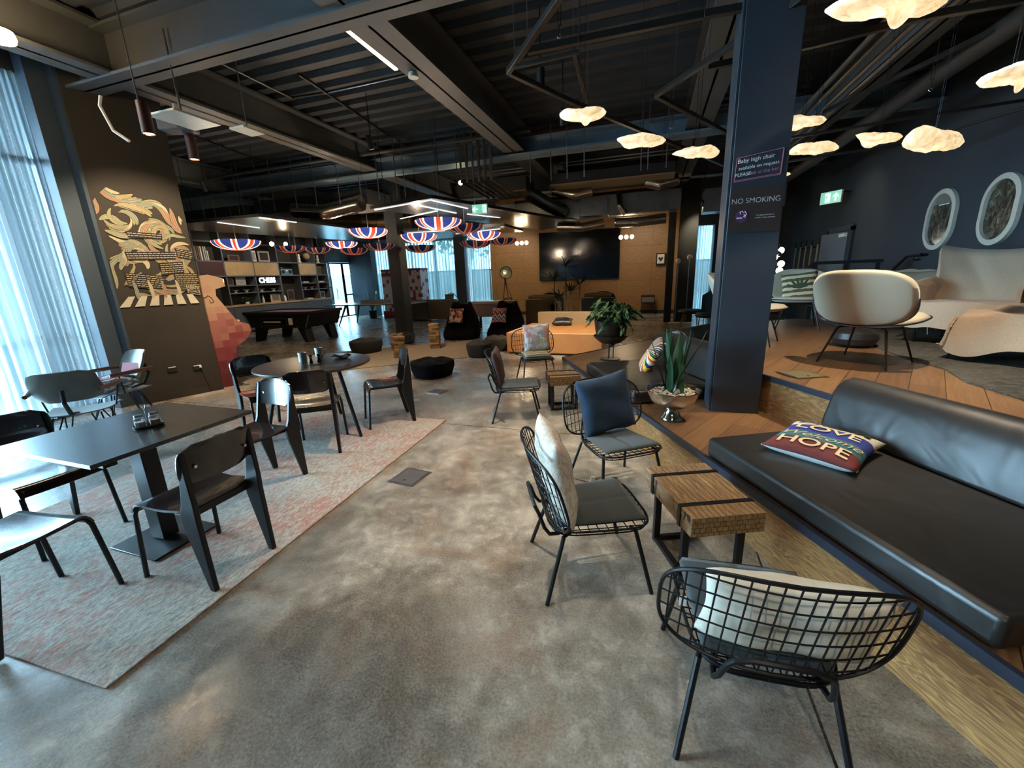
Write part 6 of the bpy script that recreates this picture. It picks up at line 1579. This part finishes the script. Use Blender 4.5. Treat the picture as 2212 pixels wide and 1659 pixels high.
# upright rods with round heads by the dark column
for k, (px_, yy, lb) in enumerate(((1480, 590, 'tall pale rod with a round head standing left of the slim window'), (1457, 597, 'shorter pale rod with a round head beside the dark column'))):
    p = PY(px_, 700, 13.3); t = thing('rod_lamp', (p.x, 13.3, 0), 0, lb, 'floor lamp')
    z = PY(px_, 560+k*8, 13.3).z; MB().cyl((0,0,.02), (0,0,z), .014, seg=8).build('pole', M_steelgalv, t); MB().sphere((0,0,z+.05), .075, 14, 8, (1,.4,1)).build('head', M_paperwhite, t); MB().box(-.16,.16,-.1,.1,0,.03).build('base', M_paperwhite, t, smooth=0)
# ================================================================ SHELL ARMCHAIRS BY THE LEFT WINDOW
def shell_chair(x, y, rz, label):
    t = thing('armchair', (x, y, 0), rz, label, 'armchair', 'moulded wood armchairs by the street window')
    def bk(u, v):
        a = 2*u-1; c = 2*v-1; w_ = .25*(1-.12*max(0,c)**2-.10*max(0,-c)**3); k = 1-.16*max(0,abs(a)-.7)/.3
        return (a*w_, -.26-.06*c+.09*a*a, .70+c*.15*k)
    MB().slab(bk, 19, 15, .012).build('backrest', plain('grey_moulded_ply', '#6a6a66', .3, ns=5, var=.15), t)
    def st(u, v):
        a = 2*u-1; return (a*(.23+.03*v), -.22+.48*v, .43+.02*a*a-.02*math.sin(PI*v)+.0-(.03*max(0,v-.85)/.15))
    MB().slab(st, 15, 15, .012).build('seat', plain('pale_moulded_ply', '#8f9494', .3), t)
    for s in (-1,1):
        MB().tube([(s*.25,-.27,.655),(s*.30,-.05,.65),(s*.30,.16,.645)], [.018,.024,.02], 8).build('armrest', plain('wood_armrest', '#6b4b3a', .4), t)
        MB().tube([(s*.30,.08,.635),(s*.25,.05,.42),(s*.12,.05,.40)], .008, 6).build('arm_support', M_black, t)
    MB().tube([(0,-.10,.41),(0,-.24,.44),(0,-.31,.56),(0,-.29,.68)], [.02,.02,.018,.018], 8).build('back_bracket', M_black, t)
    for sx in (-1,1):
        for sy in (-1,1):
            b = MB(); b.cyl((sx*.10,sy*.12,.40), (sx*.24,sy*.24,.0), .007, seg=6); b.cyl((sx*.17,sy*.12,.40), (sx*.24,sy*.24,.0), .007, seg=6); b.build('leg', M_black, t)
    return t
shell_chair(-5.33, 2.38, R(48), 'wooden shell armchair with its curved back to the viewer, left of the square table')
shell_chair(-5.90, 3.02, R(172), 'wooden shell armchair facing the room in the corner, a wrapped bundle on its seat')
r2 = random.Random(3); bd = pillow(.48,.42,.15, mk_stripe('crinkled_wrap_print', ['#b9c4c6','#b8434a','#c8ccc8','#5f7f9c','#d8d8d2'], 2.2, 0, .5), (-5.93, 2.90, .515), ((1,.1,0),(-.1,1,0),(0,0,1)), 'red and white bundle in clear plastic on the corner armchair seat', 61, .02, 'bundle', 'wrapped_bundle')
t = thing('magazine', (-5.80, 3.10, .60), R(10), 'pink folded magazine standing out of the wrapped bundle', 'magazine'); MB().add([(-.12,0,0),(.12,.02,0),(.10,.05,.12),(-.10,.04,.13)], [(0,1,2,3)]).build('page', plain('pink_page','#b8606a',.6), t, smooth=0)
# ================================================================ PARASOL LAMPS
def mk_flag():
    m_, n, b = mat_base('flag_cloth'); co = coord(n); x = N(n, 'ShaderNodeSeparateXYZ'); L(n, co, x.inputs[0])
    ax = math_(n, 'ABSOLUTE', x.outputs[0]); ay = math_(n, 'ABSOLUTE', x.outputs[1]); d1 = math_(n, 'ABSOLUTE', math_(n, 'MULTIPLY', math_(n, 'SUBTRACT', x.outputs[0], x.outputs[1]), .7071)); d2 = math_(n, 'ABSOLUTE', math_(n, 'MULTIPLY', math_(n, 'ADD', x.outputs[0], x.outputs[1]), .7071))
    mc = math_(n, 'MINIMUM', ax, ay); md = math_(n, 'MINIMUM', d1, d2)
    white = math_(n, 'MAXIMUM', math_(n, 'LESS_THAN', mc, .085), math_(n, 'LESS_THAN', md, .06)); red = math_(n, 'MAXIMUM', math_(n, 'LESS_THAN', mc, .045), math_(n, 'LESS_THAN', md, .025))
    c = mix(n, white, s2l('#1d2a66'), s2l('#d8ccc0')); c = mix(n, red, c, s2l('#b8342c')); L(n, c, b.inputs['Base Color']); b.inputs['Roughness'].default_value = .8
    tr = N(n, 'ShaderNodeBsdfTranslucent'); L(n, c, tr.inputs[0]); mx = N(n, 'ShaderNodeMixShader'); mx.inputs[0].default_value = .55; L(n, b.outputs[0], mx.inputs[1]); L(n, tr.outputs[0], mx.inputs[2])
    L(n, mx.outputs[0], n.nodes['Material Output'].inputs[0]); return m_
M_flag = mk_flag()
def parasol0():
    t = thing('parasol_lamp', (0,0,0), 0, '', 'lamp', 'flag-patterned parasol lamps')
    n = 8; b = MB()
    def f(u, v):
        a = 2*PI*u; k = (u*n) % 1.0; sag = 1-.10*math.sin(PI*k)*v; r_ = .50*math.sin(v*PI/2*.98)*sag; z = -.20*math.cos(v*PI/2)**.9-.0+.015*math.sin(PI*k)*v
        return (r_*math.cos(a), r_*math.sin(a), z)
    b.grid(f, 64, 9, wu=True); b.build('shade', M_flag, t, smooth=50)
    MB().cyl((0,0,-.19), (0,0,.45), .004, seg=5).build('stem', M_steelgalv, t); MB().sphere((0,0,-.06), .035, 10, 6).build('bulb', emit('parasol_bulb', (1,.8,.5), 14), t)
    return t
P0 = parasol0(); pf_ = True
for k, (px_, py_, wpx, z, lb) in enumerate([(510,521,95,2.45,'leftmost flag parasol lamp, in front of the bookshelf books'),(627,533,64,2.42,'flag parasol lamp with the bare bulb above it'),(686,537,56,2.45,'flag parasol lamp third from the left'),(738,524,66,2.6,'tilted-looking flag parasol lamp beside the far doors'),(795,497,86,2.55,'large flag parasol lamp left of the central column'),(764,538,62,2.4,'low flag parasol lamp left of the central column'),
    (819,528,66,2.45,'flag parasol lamp partly behind the central column'),(905,508,82,2.5,'flag parasol lamp just right of the central column'),(908,532,68,2.42,'lower flag parasol lamp right of the central column'),(947,476,102,2.62,'highest and largest flag parasol lamp under the canopy'),(1003,487,84,2.62,'flag parasol lamp right of the largest one'),(1045,504,76,2.55,'flag parasol lamp over the narrow back window'),(1027,522,70,2.42,'lower flag parasol lamp over the narrow back window'),(1085,517,64,2.5,'rightmost flag parasol lamp before the timber wall')]):
    p = PZ(px_, py_, z); dist = (p-CAM).dot(CF); s_ = wpx*dist/FPX/1.0
    if k == 0: o = P0; o.location = p; o['label'] = lb
    else: o = dup(P0, p, R(k*13), lb)
    o.scale = (s_, s_, s_); MB().cyl((0,0,.44), (0,0,(4.42-z)/s_), .003, seg=4).build('cord', M_black, o, smooth=0)
    if k in (0, 3, 4, 7, 9, 11): lamp('parasol_light', 'POINT', p+Vector((0,0,.02)), 14, (1,.8,.56), .05)

# ================================================================ SUSPENDED CANOPY PANELS
M_can = plain('dark_gloss_canopy', '#232225', .25, ns=2, var=.2)
def canopy(pts, z, label, lines):
    P = [PZ(x, y, z) for x, y in pts]; c = sum(P, Vector())/len(P); t = thing('ceiling_canopy', (c.x, c.y, z), 0, label, 'canopy panel', 'dark suspended canopy panels')
    MB().prism([(p.x-c.x, p.y-c.y) for p in P], 0, .06).build('panel', M_can, t, smooth=0)
    for (a, b_) in lines:
        p, q = PZ(*a, z)-c, PZ(*b_, z)-c; MB().bar((p.x,p.y,-.006), (q.x,q.y,-.006), .035, .01).build('trim_line', M_trimglow, t, smooth=0)  # pale trim lines; their added glow stands in for reflections
    for p in P: MB().cyl((p.x*.0+(p.x-c.x)*.9, (p.y-c.y)*.9, .06), ((p.x-c.x)*.9, (p.y-c.y)*.9, 4.42-z), .006, seg=4).build('hanger', M_black, t)
canopy([(932,428),(1252,481),(1172,497),(800,452)], 2.95, 'large dark canopy panel over the parasols, its near corner pointing at the viewer', [((932,431),(810,453)),((888,440),(985,460)),((933,432),(1010,450)),((945,455),(865,472)),((1010,462),(1080,470))])
canopy([(385,484),(560,468),(800,500),(800,522),(400,497)], 2.95, 'dark canopy panel stretching towards the mural wall', [((560,470),(640,480)),((470,480),(560,492))])
canopy([(870,500),(1090,488),(1130,500),(900,520)], 2.72, 'lower dark canopy strip behind the largest parasol', [((880,503),(960,498)),((985,505),(1080,494))])

# ================================================================ ZIGZAG STEEL FRAMES, TURNBUCKLES, PIPES
M_tube = plain('dark_square_tube', '#2c2a27', .4, .5)
def zig(pts, z, label, w_=.045):
    P = [PZ(x, y, z) for x, y in pts]; t = thing('hanging_steel_frame', (P[0].x, P[0].y, z), 0, label, 'steel frame', 'zigzag steel frames under the roof')
    for a, b_ in zip(P[:-1], P[1:]): MB().bar(a-P[0], b_-P[0], w_).build('tube', M_tube, t, bev=.004)
    for p in (P[0], P[-1]): MB().cyl((p.x-P[0].x, p.y-P[0].y, .02), (p.x-P[0].x, p.y-P[0].y, 3.9-z+.5), .004, seg=4).build('wire', M_steelgalv, t)
zig([(1215,-15),(1098,155),(1240,222),(1490,325),(1600,372)], 3.3, 'bent steel frame tube pointing left above the lone paper lamp')
zig([(1140,110),(1520,32),(1760,-12)], 3.34, 'long straight frame tube crossing above the lone paper lamp', .05)
zig([(1112,145),(1250,112)], 3.25, 'short frame tube inside the left zigzag corner', .03)
zig([(1238,100),(1268,222)], 3.5, 'dark diagonal tube above the lone paper lamp', .04)
zig([(1735,-5),(1417,206),(1585,295),(1700,350)], 3.26, 'sharp-angled steel frame tube left of the sign column')
zig([(1530,145),(1760,95),(2000,35),(2260,-10)], 3.3, 'long frame tube passing across the sign column to the right', .05)
zig([(1690,300),(1960,256),(2240,212)], 3.15, 'thin frame tube above the small rounded paper lamp', .03)
zig([(1690,350),(1950,312),(2240,225)], 3.05, 'lower thin frame tube at the right above the long paper lamp', .03)
zig([(2240,20),(1995,140),(1780,242)], 3.55, 'sloping dark frame tube at the upper right corner', .05)
def turnbuckle(px_, y0, y1, z, label):
    p = PZ(px_, (y0+y1)/2, z); t = thing('turnbuckle', (p.x, p.y, p.z), 0, label, 'turnbuckle', 'steel turnbuckles on the frame wires'); h_ = (y1-y0)/FPX*(p-CAM).dot(CF)
    for s in (-1,1): MB().cyl((s*.012,0,-h_*.15), (s*.012,0,h_*.45), .004, seg=6).build('side_bar', M_chrome, t)
    MB().tube([(.014*math.cos(2*PI*k/12), 0, -h_*.42+.014*math.sin(2*PI*k/12)) for k in range(12)], .004, 6, closed=True).build('eye', M_chrome, t); MB().cyl((0,0,-h_*.40), (0,0,-h_*.1), .004, seg=6).build('screw', M_chrome, t); MB().cyl((0,0,h_*.4), (0,0,4.42-p.z), .003, seg=4).build('wire', M_steelgalv, t)
turnbuckle(1208, 12, 78, 3.45, 'steel turnbuckle hanging near the top edge, above the lone paper lamp'); turnbuckle(1453, 210, 277, 3.3, 'steel turnbuckle left of the sharp-angled frame'); turnbuckle(2016, 130, 195, 3.35, 'steel turnbuckle at the upper right near the largest paper lamp')
def run(name, pts, r, m_, label, cat, seg=10, group=None):
    b = MB(); b.tube(pts, r, seg); return T(b.build(name, m_), label, cat, group)
M_pipe = plain('old_steel_pipe', '#77706a', .35, .8, ns=4, var=.2)
for k, (x, lb) in enumerate(((1.88,'leftmost'),(2.0,'second'),(2.16,'third'),(2.30,'rightmost'))):
    run('ceiling_pipe', [(x,-5,3.62),(x,16.4,3.62)], .028, M_pipe, lb+' of the four steel pipes running under the roof at the right', 'pipe', group='steel pipes under the roof')
run('ceiling_duct', [(2.95,-5,3.55),(2.95,16.4,3.55)], .10, plain('dark_round_duct','#33302d',.6), 'dark round duct running under the roof beside the four pipes', 'duct', 14)
# electrical conduits and rails under the left part
pa = [PZ(478,137,4.405), PZ(630,212,4.405), PZ(700,202,4.405), PZ(880,162,4.405)]; run('conduit', pa, .014, M_steelgalv, 'thin grey conduit with a bend on the roof deck left of the big beam', 'conduit')
run('conduit', [PZ(645,160,4.40), PZ(880,320,4.40)], .018, M_black, 'black conduit slanting on the roof deck towards the blue beam', 'conduit')
run('conduit', [PZ(395,285,4.40), PZ(625,370,4.40), PZ(800,420,4.40)], .016, M_black, 'black conduit beside the two red spotlights', 'conduit')
run('rail_tube', [PY(386,395,8.2), PY(780,335,8.2), PY(1145,282,8.2)], .03, plain('grey_rail','#55595c',.5), 'long grey rail tube hanging in front of the blue beam', 'rail')
t = thing('strip_light', tuple((PZ(745,60,3.97)+PZ(856,150,3.97))/2), 0, 'yellow glowing strip light along the big beam', 'light'); a_, b_ = PZ(745,60,3.97), PZ(856,150,3.97); c_ = (a_+b_)/2
MB().bar(a_-c_+Vector((0,0,.03)), b_-c_+Vector((0,0,.03)), .06, .04).build('housing', M_black, t, smooth=0); MB().cyl((a_-c_)*.8+Vector((0,0,.04)), (a_-c_)*.8+Vector((0,0,4.42-c_.z)), .008, seg=5).build('hanger', M_black, t); MB().cyl((b_-c_)*.8+Vector((0,0,.04)), (b_-c_)*.8+Vector((0,0,4.42-c_.z)), .008, seg=5).build('hanger', M_black, t); MB().bar(a_-c_, b_-c_, .045, .02).build('lamp_face', M_ledy, t, smooth=0)
T(MB().cyl((0,0,0), (0,0,.05), .06, .05, 20).build('smoke_detector', M_white, loc=tuple(PZ(893,168,3.84))), 'round white smoke detector beside the big beam', 'detector')
# white cable tray pieces, projector and bracket near the left spotlights
t = thing('cable_tray', tuple(PY(350,240,3.6)), R(0), 'white cable tray pieces beside the left roof beam above the red spotlights', 'cable tray')
MB().box(-.22,.20,-.02,.5,-.02,.0).build('tray', M_white, t, smooth=0); MB().box(.2,.42,.6,.9,-.03,-.01).build('tray', M_white, t, smooth=0); MB().cyl((0,.2,0), (0,.2,.83), .008, seg=5).build('hanger', M_steelgalv, t); MB().cyl((.31,.75,-.01), (.31,.75,.83), .008, seg=5).build('hanger', M_steelgalv, t)
MB().tube([(-.4,-.3,.1),(-.45,-.3,.02),(-.42,-.25,-.2),(-.3,-.2,-.3)], .015, 8).build('bent_cable', M_white, t)
t = thing('projector', tuple(PY(385,272,4.2)), R(20), 'dark projector hanging behind the red spotlights', 'projector'); MB().box(-.18,.18,-.12,.12,-.07,.07).build('case', M_greylam, t, bev=.02); MB().cyl((.1,-.12,0), (.1,-.18,0), .05, .055, 16).build('lens', M_blackmatte, t); MB().cyl((0,0,.07), (0,0,.24), .015, seg=8).build('mount_pole', M_white, t)
# hangers (threaded rods) in front of the blue beam: each one a thing
rod = None
RODN = ['leftmost of all','second from the mural wall','third from the mural wall','fourth from the mural wall','fifth from the mural wall','sixth from the mural wall','right of the roof beam end','above the second parasol','above the third parasol','above the large left parasol','left of the central column','right of the central column','above the pair of parasols','above the largest parasol','right of the hanging exit sign','left of the lone paper lamp','under the lone paper lamp, left','under the lone paper lamp, right','at the kite-shaped paper lamp, left','at the kite-shaped paper lamp, right','rightmost of all']
for k, x in enumerate((415,440,495,505,575,625,670,722,770,810,850,868,940,985,1145,1190,1225,1262,1385,1400,1440)):
    p = PY(x, 340, 8.5)
    if rod is None: rod = MB().cyl((0,0,-.55), (0,0,.62), .010, seg=6).build('hanger_rod', M_steelgalv); c = rod
    else: c = rod.copy(); COL.objects.link(c)
    c.location = (p.x, 8.5, 3.85); T(c, 'thin steel hanger rod in front of the blue beam, %s' % RODN[k], 'hanger rod', 'steel hanger rods along the blue beam')
# vertical pipe bundle in the middle
for k in range(6):
    x = -3.72+k*.13; run('riser_pipe', [(x,8.35,4.3),(x,8.35,3.42),(x+.1,9.6,3.30)], .03 if k % 2 else .022, M_pipe, 'dark steel riser pipe turning back under the blue beam, %s of the six' % ['leftmost','second','third','fourth','fifth','rightmost'][k], 'pipe', group='riser pipes at the middle of the blue beam')
# air units and ducts
M_unit = plain('dark_air_unit', '#2c3138', .5); M_under = plain('pinkish_unit_underside', '#8a7f7c', .6); M_tanp = plain('tan_unit_underside', '#8f7f66', .6)
def unit(x0, x1, y0, y1, z0, z1, mu_, label):
    t = thing('air_unit', ((x0+x1)/2, (y0+y1)/2, z0), 0, label, 'air unit', 'ceiling air units'); w2 = (x1-x0)/2; d2 = (y1-y0)/2
    MB().box(-w2,w2,-d2,d2,.03,z1-z0).build('casing', M_unit, t, bev=.006); MB().box(-w2,w2,-d2-.05,d2,0,.03).build('underside', mu_, t, smooth=0)
    for s in (-.8,.8): MB().cyl((w2*s,0,z1-z0), (w2*s,0,4.41-z0), .008, seg=5).build('rod', M_steelgalv, t)
unit(-12.9,-10.4,9.1,9.9,3.36,3.66, M_under, 'dark ceiling air unit left, just right of the mural wall top'); unit(-10.2,-6.6,9.2,10.2,3.34,3.72, M_under, 'long dark ceiling air unit above the flag parasols')
unit(-4.0,-2.95,10.4,11.2,3.52,3.86, M_tanp, 'air unit with a plain tan underside, middle of the ceiling'); unit(-2.4,.40,10.6,11.4,3.60,3.86, M_tanp, 'long air unit behind the farthest left paper lamp')
def duct_flex(pts, r, m_, label, ribs=True):
    P = [Vector(p) for p in pts]; Q = []; rr_ = []
    for i in range(len(P)-1):
        n = 14
        for k in range(n): Q.append(P[i].lerp(P[i+1], k/n)); rr_.append(r*(1+(.07 if k % 2 else -.03)*(1 if ribs else .2)))
    Q.append(P[-1]); rr_.append(r); return T(MB().tube(Q, rr_, 16).build('air_duct', m_, smooth=60), label, 'duct')
b = MB(); b.box(-4.7,.6,12.0,12.6,3.04,3.52); 
for k in range(7): b.box(-4.2+k*.75,-4.17+k*.75,11.98,12.62,3.025,3.54)
T(b.build('air_duct', M_steelgalv, smooth=0), 'long rectangular galvanised duct above the timber wall', 'duct')
T(MB().cyl((-4.2,13.5,3.58), (.7,13.5,3.60), .26, seg=28).build('air_duct', M_steelgalv), 'large round galvanised duct behind the rectangular one', 'duct')
duct_flex([(-3.1,10.9,3.6),(-2.7,11.4,3.35),(-2.35,11.95,3.2)], .17, M_steelgalv, 'short ribbed duct dropping from the tan air unit', True)
duct_flex([(-2.5,11.3,3.62),(-1.9,11.25,3.48),(-1.5,11.3,3.55)], .12, M_foil, 'crinkled foil duct under the air unit, left one'); duct_flex([(-.2,11.3,3.62),(.1,11.25,3.52),(.5,11.3,3.6)], .13, M_foil, 'crinkled foil duct under the air unit beside the right column')
duct_flex([(-.9,12.0,3.55),(-.85,11.8,3.2),(-.7,11.85,3.0)], .07, M_foil, 'thin foil duct bending down at the rectangular duct')
duct_flex([(-2.6,12.4,2.86),(-1.9,12.35,2.80),(-1.3,12.4,2.88)], .12, M_foil, 'sagging foil duct below the rectangular duct, left'); duct_flex([(-1.0,12.4,2.86),(-.4,12.35,2.84),(.3,12.4,2.88)], .13, M_foil, 'sagging foil duct below the rectangular duct, right')
duct_flex([(-8.6,8.95,3.36),(-7.6,8.9,3.24),(-6.6,8.95,3.36)], .18, M_foil, 'wide crinkled foil duct under the long air unit'); duct_flex([(-12.6,9.4,3.3),(-11.6,9.35,3.16),(-10.9,9.5,3.26)], .12, M_foil, 'foil duct under the left air unit')
duct_flex([(-9.6,10.6,3.34),(-8.2,11.0,3.26),(-6.9,11.6,3.24)], .20, plain('bronze_spiral_duct','#857257',.3,.9), 'bronze-tinted spiral duct slanting above the flag parasols')
# cool daylight catching duct right of the dark column
T(MB().box(1.2,3.0,12.3,12.9,2.95,3.5).build('air_duct', M_steelgalv, smooth=0), 'pale duct piece right of the dark far column', 'duct')
p = PY(1037, 452, 7.6); exit_sign((p.x, 7.6, p.z), 0, .30, .17, 'green exit sign with a left arrow hanging in the middle of the room', 'L')
for s in (-.1,.1): T(MB().cyl((p.x+s,7.6,p.z+.085), (p.x+s,7.6,4.42), .003, seg=4).build('sign_wire', M_steelgalv), ('left' if s < 0 else 'right')+' thin wire holding the hanging exit sign', 'wire', 'wires of the hanging exit sign')
ceiling_spot(PY(1520,430,12.5).x, 12.5, PY(1520,443,12.5).z, (1.6,16,1.0), 60, 'small tilted spotlight in front of the slim window', (1,.85,.6), 60, .05, .16)
